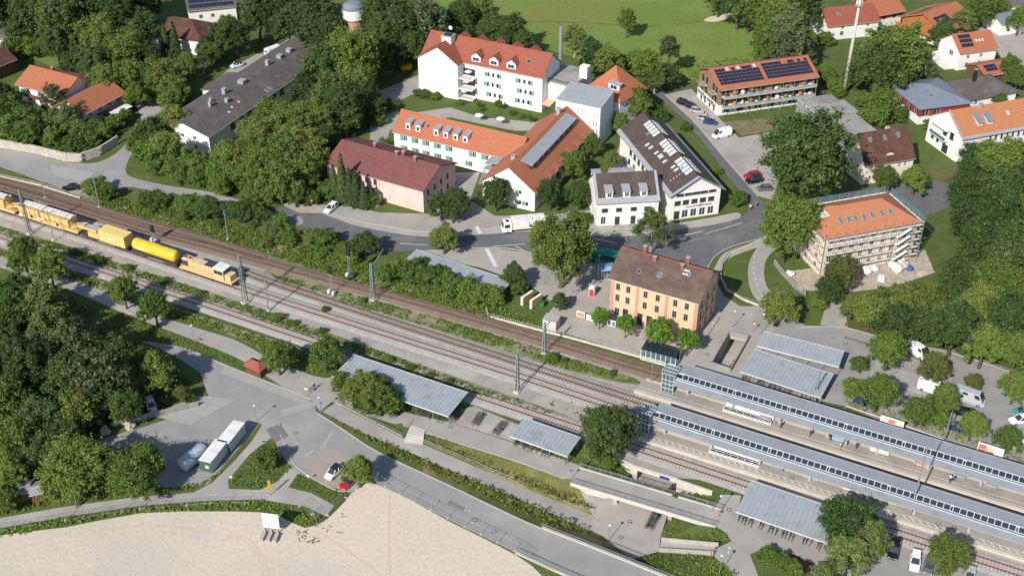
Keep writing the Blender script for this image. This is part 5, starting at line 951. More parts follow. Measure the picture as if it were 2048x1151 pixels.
def parapet_rail(label, pts):
    P = [G(*p) for p in pts]; root = thing('bridge_parapet', label, 'parapet', P[0]); off = P[0]
    for a, c in zip(P[:-1], P[1:]):
        b = MB(); wall_run(b, [(a - off, -3.0, .25), (c - off, -3.0, .25)], .45); b.build('parapet_wall', M_CONCL, root)
        d = (c - a); n = int(d.length / .15); b = MB(); b.bar(a - off + Vector((0, 0, 1.2)), c - off + Vector((0, 0, 1.2)), .07)
        for i in range(n): q = a.lerp(c, i / n) - off; b.bar(q + Vector((0, 0, .25)), q + Vector((0, 0, 1.2)), .022)
        b.build('railing', M_STEEL, root)
parapet_rail('pale road parapet with steel railing above the sunken square', [(1083, 1056), (1206, 1104), (1330, 1154), (1420, 1190)])
parapet_rail('pale parapet with steel railing on the near side of the road, bottom centre', [(1030, 1106), (1110, 1143), (1200, 1180)])
# mesh fence of the building site
def mesh_fence(label, pts, h=2.0, name='site_fence', plen=3.5, tarp=()):
    P = [G(*p) for p in pts]; root = thing(name, label, 'fence', P[0]); off = P[0]; k = 0; cache = {}
    for a, c in zip(P[:-1], P[1:]):
        n = max(1, int(round((c - a).length / plen))); L = (c - a).length / n; ang = math.atan2(c.y - a.y, c.x - a.x)
        key = round(L, 2)
        if key not in cache:
            b = MB(); b.tube((.03, 0, 0), (.03, 0, h), .025, n=6); b.tube((L - .03, 0, 0), (L - .03, 0, h), .025, n=6); b.tube((.03, 0, h), (L - .03, 0, h), .02, n=5); b.tube((.03, 0, .15), (L - .03, 0, .15), .02, n=5)
            for i in range(1, int(L / .22)): b.bar((i * .22, 0, .15), (i * .22, 0, h), .008)
            for z in (.7, 1.3): b.bar((.03, 0, z), (L - .03, 0, z), .01)
            b2 = MB(); b2.box(-.11, .11, -.34, .34, 0.02, .16); cache[key] = (b.mesh('fence_panel', M_STEEL), b2.mesh('foot_block', M_CONCL))
        for i in range(n):
            q = a.lerp(c, i / n) - off; inst('fence_panel', cache[key][0], root, q, (0, 0, ang + random.uniform(-.02, .02))); inst('foot_block', cache[key][1], root, q, (0, 0, ang))
    return root
mesh_fence('mesh site fence along the road edge beside the sand', [(742, 958), (830, 1002), (930, 1052), (1030, 1100), (1060, 1118)])
mesh_fence('mesh site fence along the path above the sand', [(-20, 1064), (130, 1040), (280, 1017), (420, 1006), (525, 1004)])
mesh_fence('bent mesh fence around the grass corner by the billboard', [(600, 1012), (625, 1028), (635, 1055)])
mesh_fence('mesh gate at the end of the site path', [(655, 1030), (692, 995)])
mesh_fence('mesh fence from the gate to the small parking bay', [(692, 995), (735, 962)])
# ---------------------------------------------------------------- catenary masts, signals, lamps
M_MAST = mat('mast_green_grey', (0.27, 0.33, 0.29), (0.22, 0.27, 0.24), scale=1, rough=.6)
def lattice(label, base, h, w=.75, arms=(), m=None):
    r = thing('catenary_mast', label, 'mast', G(*base), math.radians(-30)); m = m or M_MAST
    b = MB(); t = w * .42
    for sx in (-1, 1):
        for sy in (-1, 1): b.bar((sx * w / 2, sy * w / 2, .3), (sx * t / 2, sy * t / 2, h), .13)
    n = int(h / 1.0)
    for i in range(n):
        z0, z1 = .3 + (h - .3) * i / n, .3 + (h - .3) * (i + 1) / n; f0, f1 = (w + (t - w) * i / n) / 2, (w + (t - w) * (i + 1) / n) / 2; s = 1 if i % 2 else -1
        for (ax, sg) in ((0, 1), (0, -1), (1, 1), (1, -1)):
            p = (s * f0, sg * f0, z0) if ax == 0 else (sg * f0, s * f0, z0); q = (-s * f1, sg * f1, z1) if ax == 0 else (sg * f1, -s * f1, z1); b.bar(p, q, .07)
    b.build('lattice', m, r)
    b = MB(); b.box(-w * .8, w * .8, -w * .8, w * .8, 0, .45); b.build('foundation', M_CONCL, r)
    for (z, ln, up) in arms:
        b = MB(); b.bar((0, 0, z), (0, ln, z + up), .09); b.bar((0, 0, z - 1.6), (0, ln * .95, z + up - .1), .06); b.tube((0, ln * .5, z + up * .5), (0, ln * .62, z + up * .6), .1, n=6); b.build('bracket_arm', M_STEEL, r)
    return r
lattice('tall lattice catenary mast standing in front of the yellow train at the left', (60, 468), 12.0, arms=((9, 3, .3),))
lattice('lattice catenary mast right of the yellow locomotive', (490.7, 606), 12.2, .9, arms=((9.5, 5, .4),))
lattice('lattice catenary mast with long bracket arms in the middle of the tracks', (747, 601), 9.8, .8, arms=((8.6, 4.6, 2.2), (7.0, 4.6, 2.0)))
lattice('lattice catenary mast beside the station railing left of the glass pavilion', (1088, 708), 8.0, .6, arms=((6.8, 2.6, .4),))
lattice('lattice catenary mast between the tracks left of the lower canopy', (1034, 784), 9.2, .7, arms=((7.8, 2.8, .4),))
lattice('green lattice mast behind the double bicycle shelter', (1628, 802), 7.5, .6)
def pole(label, base, h, r0=.12, name='catenary_pole', cat='mast', arms=((.9, 1.6),), m=None):
    r = thing(name, label, cat, G(*base), math.radians(-30)); b = MB(); b.tube((0, 0, 0), (0, 0, h), r0, r0 * .7, n=8); b.build('pole', m or M_STEEL, r); b = MB(); b.box(-.35, .35, -.35, .35, 0, .35); b.build('foundation', M_CONCL, r)
    for f, ln in arms:
        b = MB(); b.bar((0, -ln * .4, h * f), (0, ln, h * f + .1), .08); b.tube((0, ln, h * f - .3), (0, ln, h * f + .2), .08, n=6); b.build('cross_arm', M_STEEL, r)
    return r
pole('thin catenary pole in front of the yellow hopper wagon', (108, 481), 8.0)
pole('thin catenary pole by the far track left of the bushes', (199, 415), 8.4)
pole('catenary pole with two cross arms in the bushes behind the locomotive', (456, 479), 8.0, arms=((.96, 1.3), (.75, .9)))
pole('catenary pole with short arm right of the large lattice mast', (537, 622), 8.0, .16, arms=((.95, 1.0),))
pole('thin catenary pole beside the dark car at the left', (91, 396), 4.0, .09)
pole('tall tubular mast rising through the lower canopy at the right', (1818, 1036), 17.0, .17, arms=((.97, 1.2),))
pole('tubular mast rising behind the upper canopy at the right', (1887, 886), 7.5, .14, arms=((.95, .8),))
def signal(label, base, h):
    r = thing('railway_signal', label, 'signal', G(*base), math.radians(-30)); b = MB()
    for s in (-.25, .25): b.bar((s, 0, .3), (s, 0, h), .08)
    for i in range(int(h / .6)): b.bar((-.25, 0, .3 + i * .6), (.25, 0, .9 + i * .6), .05)
    b.build('ladder_mast', M_STEEL, r); b = MB(); b.box(-.5, .5, -.25, .1, h - .6, h + 1.2); b.build('signal_head', M_DARK, r); b = MB(); b.box(-.9, -.2, -.5, .2, 0, 1.1); b.box(.25, .9, -.5, .2, 0, 1.0); b.build('relay_box', M_LGREY, r)
    b = MB(); b.box(-.6, .6, -.4, .5, h - .8, h - .72); b.build('platform', M_STEEL, r)
signal('railway signal with two grey relay boxes between the tracks', (664, 588), 6.0)
signal('railway signal with relay boxes at the edge of the bushes', (700, 555), 6.4)
signal('short railway signal behind the yellow tank wagon', (309, 484), 3.4)
def lamp(label, base, h=5.0, z=0.0):
    r = thing('street_lamp', label, 'street lamp', G(base[0], base[1], z)); b = MB(); b.tube((0, 0, 0), (0, 0, h), .07, .045, n=8); b.build('pole', M_STEEL, r); b = MB(); b.rings([[(rr * math.cos(t), rr * math.sin(t), zz) for t in [i * math.pi / 5 for i in range(10)]] for rr, zz in ((.06, h - .05), (.26, h), (.3, h + .12), (.08, h + .3))]); b.build('lamp_head', M_LGREY, r)
for lb, bs, h_, z_ in (('street lamp in front of the station house doors', (1285, 681), 5.2, 0), ('street lamp with signs beside the start of the sloping path', (641, 824), 3.6, 0), ('street lamp by the lift of the upper platform', (1302, 769), 6.0, 0), ('street lamp on the grass at the bottom centre right', (1438, 1150), 4.6, 0), ('lamp post at the crossing by the yard entrance', (513, 842), 3.8, 0), ('lamp post at the corner of the shelters by the car park', (1522, 668), 5.0, 0), ('lamp on the sunken square below the footbridge', (1218, 1080), 3.6, -3), ('lamp post by the landing near the bottom right shelter', (1438, 1027), 4.2, 0), ('street lamp beside the portable toilet', (1196, 560), 6.5, 0), ('lamp post at the edge of the cycle path left of the kiosk', (388, 682), 4.0, 0), ('lamp post by the stair well near the road', (1466, 655), 4.2, 0)): lamp(lb, bs, h_, z_)
# ================================================================== train
def on_track(key, px):
    pts = TR[key]; return min(pts, key=lambda p: abs(PXY(p)[0] - px))
def rail_thing(name, label, key, x0, x1, cat):
    a, c = on_track(key, x0), on_track(key, x1); m = (a + c) / 2; L = (c - a).length
    r = thing(name, label, cat, (m.x, m.y, .42), math.atan2(c.y - a.y, c.x - a.x)); return r, L
M_BUFF = mat('machine_yellow', (0.66, 0.47, 0.19), (0.55, 0.39, 0.16), scale=.8, rough=.6, c3=(0.52, 0.38, 0.2), s3=.8, m3=.6)
M_LOCO = mat('loco_sand_yellow', (0.64, 0.47, 0.26), (0.56, 0.41, 0.22), scale=.9, rough=.6, c3=(0.70, 0.52, 0.32), s3=.7, m3=.55)
M_UNDER = mat('underframe', (0.05, 0.045, 0.04), (0.09, 0.08, 0.07), scale=2)
def wheel_mesh(r=.46, w=.14):
    b = MB(); b.tube((0, -w / 2, 0), (0, w / 2, 0), r, n=14); b.tube((0, -w / 2 - .02, 0), (0, w / 2 + .02, 0), r * .4, n=10); return b.mesh('wheel', M_UNDER)
ME_RW = wheel_mesh()
def bogie(root, x, n=2, sp=1.9):
    b = MB(); b.box(x - sp * n / 2 - .1, x + sp * n / 2 + .1, -1.05, -.9, .38, .75); b.box(x - sp * n / 2 - .1, x + sp * n / 2 + .1, .9, 1.05, .38, .75); b.box(x - .4, x + .4, -.9, .9, .4, .8)
    o = b.build('bogie', M_UNDER, root)
    for i in range(n):
        for s in (-.76, .76): inst('wheel', ME_RW, o, (x + (i - (n - 1) / 2) * sp, s, .46))
def buffers(root, L):
    for s in (-1, 1):
        for y in (-.88, .88):
            b = MB(); b.tube((s * (L / 2 - .5), y, 1.0), (s * L / 2, y, 1.0), .1, n=8); b.tube((s * (L / 2), y, 1.0), (s * (L / 2 + .06), y, 1.0), .24, n=12); b.build('buffer', M_UNDER, root)
lo, L = rail_thing('diesel_locomotive', 'sand-yellow diesel locomotive with off-centre cab at the front of the train', 'D', 366, 474, 'locomotive'); print('loco', L)
b = MB(); b.box(-L / 2 + .4, L / 2 - .4, -1.45, 1.45, .95, 1.3); b.build('underframe', M_LOCO, lo)
xc0, xc1 = .16 * L, .34 * L
b = MB(); b.hexa([(-L / 2 + .9, -1.0, 1.3), (xc0, -1.0, 1.3), (xc0, 1.0, 1.3), (-L / 2 + .9, 1.0, 1.3)], [(-L / 2 + .9, -.92, 3.35), (xc0, -.92, 3.35), (xc0, .92, 3.35), (-L / 2 + .9, .92, 3.35)]); hood = b.build('long_hood', M_LOCO, lo)
for i in range(6):
    b = MB(); x = -L / 2 + 2.9 + i * 1.15; b.box(x, x + 1.0, -1.03, -.97, 1.45, 3.0); b.build('hood_door', M_LOCO, hood)
b = MB(); b.box(-L / 2 + 1.0, -L / 2 + 2.7, -1.06, -.95, 1.7, 3.1); b.build('grille', M_UNDER, hood)
for x in (-L / 2 + 1.5, -L / 2 + 2.7):
    b = MB(); b.tube((x, 0, 3.3), (x, 0, 3.5), .55, n=16); b.tube((x, 0, 3.5), (x, 0, 3.52), .42, n=16, m=1); b.build('fan', [M_LOCO, M_UNDER], hood)
b = MB(); b.hexa([(xc0, -1.45, 1.3), (xc1, -1.45, 1.3), (xc1, 1.45, 1.3), (xc0, 1.45, 1.3)], [(xc0 + .05, -1.3, 3.85), (xc1 - .05, -1.3, 3.85), (xc1 - .05, 1.3, 3.85), (xc0 + .05, 1.3, 3.85)]); cb = b.build('cab', M_LOCO, lo)
b = MB(); b.box(xc0 - .15, xc1 + .15, -1.38, 1.38, 3.86, 4.0); b.build('cab_roof', M_FRAMEW, cb)
for (x0, x1) in ((xc0 + .25, xc0 + 1.15), (xc0 + 1.35, xc1 - .25)):
    b = MB(); b.box(x0, x1, -1.47, -1.35, 2.7, 3.5); b.build('cab_window', M_GLASS, cb)
b = MB(); b.box(xc1 - .02, xc1 + .03, -1.2, 1.2, 2.95, 3.6); b.build('cab_window', M_GLASS, cb)
b = MB(); b.box(xc1, L / 2 - .9, -1.0, 1.0, 1.3, 2.75); b.build('short_hood', M_LOCO, lo)
b = MB(); b.box(-.5, 2.2, -.7, .7, 3.36, 3.6); b.build('exhaust', M_UNDER, hood)
b = MB(); b.box(-L / 2 + .9, xc0, -1.5, -1.46, 2.2, 2.26); [b.bar((x, -1.48, 1.3), (x, -1.48, 2.25), .05) for x in np.arange(-L / 2 + 1, xc0, 1.2)]; b.build('handrail', M_YEL, lo)
b = MB(); b.box(-1.6, 1.6, -1.2, 1.2, .35, .94); b.build('fuel_tank', M_UNDER, lo)
bogie(lo, -L * .3); bogie(lo, L * .3); buffers(lo, L - .3)
tk, L = rail_thing('tank_wagon', 'bright yellow tank wagon behind the locomotive', 'D', 268, 362, 'wagon')
b = MB(); b.box(-L / 2 + .4, L / 2 - .4, -1.2, 1.2, .95, 1.2); b.build('underframe', M_UNDER, tk)
prof = [(-L / 2 + .45, .25), (-L / 2 + .55, .9), (-L / 2 + .8, 1.28), (-L / 2 + 1.2, 1.4), (L / 2 - 1.2, 1.4), (L / 2 - .8, 1.28), (L / 2 - .55, .9), (L / 2 - .45, .25)]
b = MB(); b.rings([[(x, r * math.cos(t), 2.62 + r * math.sin(t)) for t in [i * math.pi / 12 for i in range(24)]] for x, r in prof]); b.build('tank', mat('tank_yellow', (0.72, 0.48, 0.05), (0.62, 0.41, 0.05), scale=.5, rough=.4), tk, smooth=True)
for f in (-.32, -.16, 0, .16, .32):
    b = MB(); x = f * L; b.rings([[(x + dx, 1.42 * math.cos(t), 2.62 + 1.42 * math.sin(t)) for t in [i * math.pi / 12 for i in range(24)]] for dx in (-.05, .05)]); b.build('band', mat('tank_yellow', (0.8, 0.5, 0)), tk)
b = MB(); b.box(-1.6, 1.6, -.35, .35, 4.0, 4.1); b.tube((0, 0, 3.95), (0, 0, 4.3), .32, n=12); b.build('walkway', M_YEL, tk)
b = MB(); b.box(-L * .36, -L * .12, -1.405, -1.39, 2.45, 2.75); b.build('white_lettering', M_FRAMEW, tk)
bogie(tk, -L * .34); bogie(tk, L * .34); buffers(tk, L - .3)
bx, L = rail_thing('box_wagon', 'pale yellow box wagon with a tall container body and conveyor frame', 'D', 170, 264, 'wagon')
b = MB(); b.box(-L / 2 + .4, L / 2 - .4, -1.3, 1.3, .95, 1.25); b.build('underframe', M_UNDER, bx)
b = MB(); b.box(-.06 * L, L / 2 - .6, -1.45, 1.45, 1.26, 4.1); bo = b.build('box_body', mat('pale_machine_yellow', (0.72, 0.55, 0.20), (0.66, 0.50, 0.18), scale=.6, rough=.6), bx)
for i in range(8):
    b = MB(); x = -.04 * L + i * (L * .53) / 8; b.box(x, x + .08, -1.49, -1.45, 1.3, 4.05); b.build('rib', M_BUFF, bo)
b = MB(); b.box(.12 * L, .25 * L, -1.475, -1.46, 2.3, 2.75); b.build('white_lettering', M_FRAMEW, bo)
b = MB(); b.box(-L * .3, -.08 * L, -1.3, 1.3, 1.26, 2.5); b.build('engine_box', M_BUFF, bx)
b = MB(); b.hexa([(-L / 2 - .6, -.9, 2.4), (-.14 * L, -.9, 2.7), (-.14 * L, .9, 2.7), (-L / 2 - .6, .9, 2.4)], [(-L / 2 - .6, -.9, 3.0), (-.14 * L, -.9, 3.1), (-.14 * L, .9, 3.1), (-L / 2 - .6, .9, 3.0)]); b.build('conveyor_end', M_BUFF, bx)
b = MB(); b.box(-L / 2 - .4, -.15 * L, -.7, .7, 3.1, 3.16); b.build('conveyor_belt', M_CONC, bx)
bogie(bx, -L * .34); bogie(bx, L * .34); buffers(bx, L - .3)
def hopper(label, x0, x1):
    r, L = rail_thing('hopper_wagon', label, 'D', x0, x1, 'wagon')
    b = MB(); b.box(-L / 2 + .3, L / 2 - .3, -1.35, 1.35, .95, 1.35); b.build('underframe', M_BUFF, r)
    b = MB(); x0, x1 = -L * .46, L * .36
    b.hexa([(x0 + .8, -.9, 1.36), (x1 - .8, -.9, 1.36), (x1 - .8, .9, 1.36), (x0 + .8, .9, 1.36)], [(x0, -1.45, 2.6), (x1, -1.45, 2.6), (x1, 1.45, 2.6), (x0, 1.45, 2.6)]); b.build('hopper_bottom', M_BUFF, r)
    b = MB(); b.box(x0, x1, -1.47, -1.38, 2.6, 3.9); b.box(x0, x1, 1.38, 1.47, 2.6, 3.9); b.box(x0, x0 + .1, -1.38, 1.38, 2.6, 3.9); b.box(x1 - .1, x1, -1.38, 1.38, 2.6, 3.9); hb = b.build('hopper_side', M_BUFF, r)
    n = int((x1 - x0) / 1.6)
    for i in range(n):
        b = MB(); x = x0 + .4 + i * 1.6; b.box(x, x + .14, -1.6, -1.47, 1.5, 3.9); b.build('rib', M_BUFF, hb)
    for i in range(int((x1 - x0 - .6) / 1.25)):
        b = MB(); x = x0 + .4 + i * 1.25; b.hexa([(x, -.15, 3.6), (x + 1.2, -.15, 3.6), (x + 1.2, 1.3, 3.75), (x, 1.3, 3.75)], [(x + .03, -.1, 3.85), (x + 1.17, -.1, 3.85), (x + 1.17, 1.25, 4.05), (x + .03, 1.25, 4.05)]); b.build('white_cover', mat('cover_white', (.66, .65, .62)), r)
    b = MB(); b.box(x0, x1, -1.38, -.2, 3.3, 3.42); b.build('walkway', M_BUFF, r); b = MB(); b.box(x0 + L * .02, x0 + L * .2, -1.66, -1.48, 1.5, 2.5); b.box(x0 + L * .5, x0 + L * .62, -1.66, -1.48, 1.45, 2.3); b.build('equipment_box', M_BUFF, r)
    b = MB(); b.hexa([(x1, -.8, 1.6), (L * .5 + 1.6, -.8, 3.0), (L * .5 + 1.6, .8, 3.0), (x1, .8, 1.6)], [(x1, -.8, 2.3), (L * .5 + 1.6, -.8, 3.5), (L * .5 + 1.6, .8, 3.5), (x1, .8, 2.3)]); b.build('conveyor_boom', M_BUFF, r)
    for i in range(5):
        b = MB(); b.bar((x1 - .1, -1.3 + i * .1, 1.5 + i * .5), (L * .48, -1.2, 1.4 + i * .4), .09); b.build('strut', M_BUFF, r)
    b = MB(); b.box(x0 + L * .3, x0 + L * .42, -1.63, -1.605, 1.9, 2.4); b.build('white_lettering', M_FRAMEW, r)
    bogie(r, -L * .34); bogie(r, L * .34); buffers(r, L - .3)
hopper('yellow hopper wagon with white covers behind the lattice mast', 48, 168)
hopper('yellow hopper wagon with white covers cut by the left edge', -95, 44)
# ================================================================== road vehicles
def glossy(name, c): return mat(name, c, tuple(x * .9 for x in c), rough=.25, spec=.5)
CARMESH = {}
def car_meshes(kind, paint):
    k = (kind, paint.name)
    if k in CARMESH: return CARMESH[k]
    L, W, H, xb, xt, hb = {'hatch': (4.0, 1.74, 1.48, (-.47, .24), (-.36, .05), .60), 'suv': (4.5, 1.84, 1.62, (-.485, .22), (-.42, .06), .60), 'sedan': (4.6, 1.8, 1.44, (-.37, .21), (-.20, .03), .62),
                           'estate': (4.65, 1.8, 1.48, (-.485, .22), (-.41, .04), .60), 'van': (5.5, 2.0, 2.45, (-.495, .40), (-.49, .24), .52), 'camper': (6.0, 2.1, 2.75, (-.495, .42), (-.49, .28), .48)}[kind]
    w = W / 2; bl = H * hb; ps = []
    sts = [(-.5, .80, .42, .82), (-.475, .93, .30, .95), (-.3, 1, .22, 1.0), (0, 1, .22, 1.0), (.26, 1, .22, .98), (.42, .95, .26, .84), (.485, .84, .34, .70), (.5, .72, .42, .60)]
    b = MB(); b.rings([[(x * L, -w * m * .94, zl), (x * L, -w * m, (zl + bl * q) / 2), (x * L, -w * m * .90, bl * q), (x * L, w * m * .90, bl * q), (x * L, w * m, (zl + bl * q) / 2), (x * L, w * m * .94, zl)] for x, m, zl, q in sts]); ps.append(('body', b, paint))
    b0 = [(xb[0] * L, -w * .89, bl), (xb[1] * L, -w * .86, bl * .97), (xb[1] * L, w * .86, bl * .97), (xb[0] * L, w * .89, bl)]; t0 = [(xt[0] * L, -w * .74, H), (xt[1] * L, -w * .72, H), (xt[1] * L, w * .72, H), (xt[0] * L, w * .74, H)]
    van = kind in ('van', 'camper')
    b = MB(); b.quad(b0[1], b0[2], t0[2], t0[1]); ps.append(('windscreen', b, M_GLASS)); b = MB(); b.quad(b0[3], b0[0], t0[0], t0[3]); ps.append(('rear_window', b, paint if van else M_GLASS))
    for s, (i, j) in ((-1, (0, 1)), (1, (2, 3))):
        b = MB(); b.quad(b0[i], b0[j], t0[j], t0[i]); ps.append(('side_panel' if van else 'side_window', b, paint if van else M_GLASS))
        if van:
            f = lambda u, v: tuple(b0[i][q] * (1 - u) * (1 - v) + b0[j][q] * u * (1 - v) + t0[i][q] * (1 - u) * v + t0[j][q] * u * v + (s * .012 if q == 1 else 0) for q in range(3))
            u0, u1 = (.76, .95) if s < 0 else (.05, .24); b = MB(); b.quad(f(u0, .3), f(u1, .3), f(u1, .85), f(u0, .85)); ps.append(('side_window', b, M_GLASS))
            if kind == 'camper':
                u0, u1 = (.3, .5) if s < 0 else (.5, .7); b = MB(); b.quad(f(u0, .45), f(u1, .45), f(u1, .8), f(u0, .8)); ps.append(('side_window', b, M_GLASS))
        else:
            b = MB(); b.bar(tuple(.5 * (p + q) for p, q in zip(b0[i], b0[j])), tuple(.5 * (p + q) for p, q in zip(t0[i], t0[j])), .09); ps.append(('pillar', b, paint))
            for q in (i, j):
                b = MB(); b.bar(b0[q], t0[q], .1); ps.append(('pillar', b, paint))
    b = MB(); b.slab([(p[0], p[1], p[2] + .05) for p in t0], .09); ps.append(('roof', b, paint if kind != 'hatch' or paint.name != 'paint_white' else M_DARK))
    for s in (-1, 1):
        b = MB(); b.box(.455 * L, .492 * L, s * w * .62 - .17, s * w * .62 + .17, bl * .55, bl * .72); ps.append(('headlight', b, M_FRAMEW)); b = MB(); b.box(-.497 * L, -.47 * L, s * w * .72 - .12, s * w * .72 + .12, bl * .62, bl * .85); ps.append(('tail_light', b, M_REDP))
    ms = [(n_, b.mesh(n_, m)) for n_, b, m in ps]
    for n_, me in ms:
        bm = bmesh.new(); bm.from_mesh(me); bmesh.ops.recalc_face_normals(bm, faces=bm.faces); bm.to_mesh(me); bm.free()
    r = .32 if not van else .36; b = MB(); b.tube((0, -.1, 0), (0, .1, 0), r, n=14, m=0); b.tube((0, -.11, 0), (0, .11, 0), r * .6, n=10, m=1); wm_ = b.mesh('wheel', [M_BLACK, M_STEEL])
    CARMESH[k] = (ms, wm_, L, w, r); return CARMESH[k]
PAINT = {n: glossy('paint_' + n, c) for n, c in dict(white=(.80, .80, .79), red=(.42, .015, .02), black=(.012, .013, .016), silver=(.42, .44, .46), grey=(.12, .13, .14), blue=(.02, .05, .16), teal=(.10, .28, .28)).items()}
def car(label, c, f, kind, paint, name=None, z=0.03):
    g = G(*c); h = G(*f); a = math.atan2(h.y - g.y, h.x - g.x); ms, wm_, L, w, r = car_meshes(kind, PAINT[paint])
    o = thing(name or ('parked_van' if kind in ('van', 'camper') else 'parked_car'), label, 'van' if kind in ('van', 'camper') else 'car', (g.x, g.y, z), a)
    for n_, me in ms: inst(n_, me, o)
    for x in (-.31, .31):
        for s in (-1, 1): inst('wheel', wm_, o, (x * L, s * (w - .1), r))
    return o
car('white hatchback with black roof in the small parking bay by the road', (668, 948), (650, 965), 'hatch', 'white')
car('dark red small car half under the tree in the parking bay', (697, 968), (684, 980), 'hatch', 'red')
car('old white estate car parked under the trees behind the plank fence', (303, 815), (309, 832), 'estate', 'white')
car('white car parked in front of the pink house', (662, 420), (650, 430), 'estate', 'white')
car('dark car on the side road above the railway at the left', (143, 379), (125, 381), 'sedan', 'black')
car('light car on the caravan drive near the top left', (474, 134), (460, 138), 'hatch', 'white')
car('black car, farthest in the row beside the solar apartment house', (1368, 210), (1385, 216), 'suv', 'black')
car('black car, second in the row beside the solar apartment house', (1384, 217), (1400, 223), 'estate', 'black')
car('silver car, third in the row beside the solar apartment house', (1394, 225), (1411, 228), 'hatch', 'silver')
car('silver estate car in the gravel lot before the solar apartment house', (1411, 240), (1430, 243), 'estate', 'silver')
car('dark blue car next to the silver estate in the gravel lot', (1420, 248), (1437, 250), 'hatch', 'blue')
car('white van alone in the gravel lot opposite the post office', (1443, 274), (1425, 278), 'van', 'white')
car('bright red car beside the large round tree', (1503, 355), (1485, 358), 'suv', 'red')
car('black car next to the red car beside the large round tree', (1507, 365), (1490, 368), 'suv', 'black')
car('dark car at the road corner below the black and red cars', (1528, 380), (1514, 381), 'hatch', 'grey')
car('white van half hidden by the trees in the upper car park', (1833, 708), (1848, 718), 'van', 'white')
car('white compact van at the edge of the car park trees', (1862, 782), (1880, 788), 'van', 'white')
car('silver camper van in the middle of the car park', (1938, 803), (1965, 812), 'camper', 'silver')
car('black car in the car park below the camper van', (1924, 828), (1905, 824), 'estate', 'black')
car('dark blue car under a small tree next to the canopy', (1910, 858), (1893, 852), 'hatch', 'blue')
car('white car at the right edge, upper one', (2040, 843), (2020, 846), 'estate', 'white')
car('teal car at the right edge behind the white one', (2044, 828), (2030, 828), 'suv', 'teal')
car('white car under a tree at the right edge, lower one', (2035, 892), (2015, 890), 'estate', 'white')
car('blue car between two trees beside the shelters', (1726, 808), (1738, 812), 'hatch', 'blue')
car('white estate car at the bottom right below the tracks', (1829, 1126), (1827, 1146), 'estate', 'white')
car('black car left of the white estate at the bottom right', (1787, 1104), (1783, 1122), 'suv', 'black')
car('grey car right of the white estate at the bottom right', (1857, 1135), (1853, 1152), 'hatch', 'grey')
car('dark red car under the tall tree at the bottom right', (1762, 1092), (1758, 1106), 'hatch', 'red')
car('silver car cut by the bottom edge at the right', (1938, 1155), (1934, 1175), 'hatch', 'silver')
# caravan
g = G(546, 110); cv = thing('caravan', 'white caravan parked on the drive near the top left', 'caravan', g, math.radians(48))
b = MB(); b.rings([[(x, y * s, z) for y, z in ((-1.05, .5), (-1.1, 1.4), (-1.05, 2.5), (-.9, 2.65), (.9, 2.65), (1.05, 2.5), (1.1, 1.4), (1.05, .5))] for x, s in ((-2.4, .94), (-2.2, 1), (2.1, 1), (2.5, .9))]); b.build('body', PAINT['white'], cv)
b = MB(); b.box(-1.4, -.4, -1.12, -1.07, 1.5, 2.1); b.box(.4, 1.6, -1.12, -1.07, 1.5, 2.1); b.build('side_window', M_GLASS, cv); b = MB(); b.box(-2.44, -2.38, -.7, .7, 1.5, 2.1); b.build('end_window', M_GLASS, cv)
for s in (-.95, .95):
    b = MB(); b.tube((0, s - .1, .34), (0, s + .1, .34), .34, n=12); b.build('wheel', M_BLACK, cv)
b = MB(); b.bar((2.4, 0, .5), (3.6, 0, .5), .1); b.build('drawbar', M_STEEL, cv)
# truck
a, c = G(1003, 464), G(1088, 456); tr = thing('box_truck', 'white box truck parked at the kerb before the white gable wing', 'truck', (a + c) / 2, math.atan2(a.y - c.y, a.x - c.x)); L = (c - a).length; tr.location.z = .05
b = MB(); b.box(-L / 2, L / 2 - 2.5, -1.25, 1.25, 1.0, 3.5); b.build('cargo_box', mat('truck_box_white', (0.78, 0.76, 0.73)), tr)
b = MB(); x = L / 2 - 2.3; b.hexa([(x, -1.2, .5), (L / 2, -1.2, .5), (L / 2, 1.2, .5), (x, 1.2, .5)], [(x, -1.1, 2.9), (L / 2 - .45, -1.1, 2.9), (L / 2 - .45, 1.1, 2.9), (x, 1.1, 2.9)]); b.build('cab', PAINT['white'], tr)
b = MB(); b.hexa([(L / 2 - .15, -1.0, 1.6), (L / 2 - .12, -1.0, 1.6), (L / 2 - .12, 1.0, 1.6), (L / 2 - .15, 1.0, 1.6)], [(L / 2 - .42, -.98, 2.6), (L / 2 - .36, -.98, 2.6), (L / 2 - .36, .98, 2.6), (L / 2 - .42, .98, 2.6)]); b.build('windscreen', M_GLASS, tr)
for s in (-1, 1):
    b = MB(); b.box(x + .5, L / 2 - .6, s * 1.15 - .04, s * 1.15 + .04, 1.6, 2.5); b.build('side_window', M_GLASS, tr)
    for xx in (-L / 2 + 1.6, L / 2 - 1.3):
        b = MB(); b.tube((xx, s * 1.05 - .14, .48), (xx, s * 1.05 + .14, .48), .48, n=14); b.build('wheel', M_BLACK, tr)
b = MB(); b.box(-L / 2, L / 2 - .4, -.5, .5, .6, .98); b.build('chassis', M_UNDER, tr); b = MB(); b.box(x + .6, x + 1.3, -.4, .4, 2.9, 3.05); b.build('roof_hatch', M_DARK, tr)
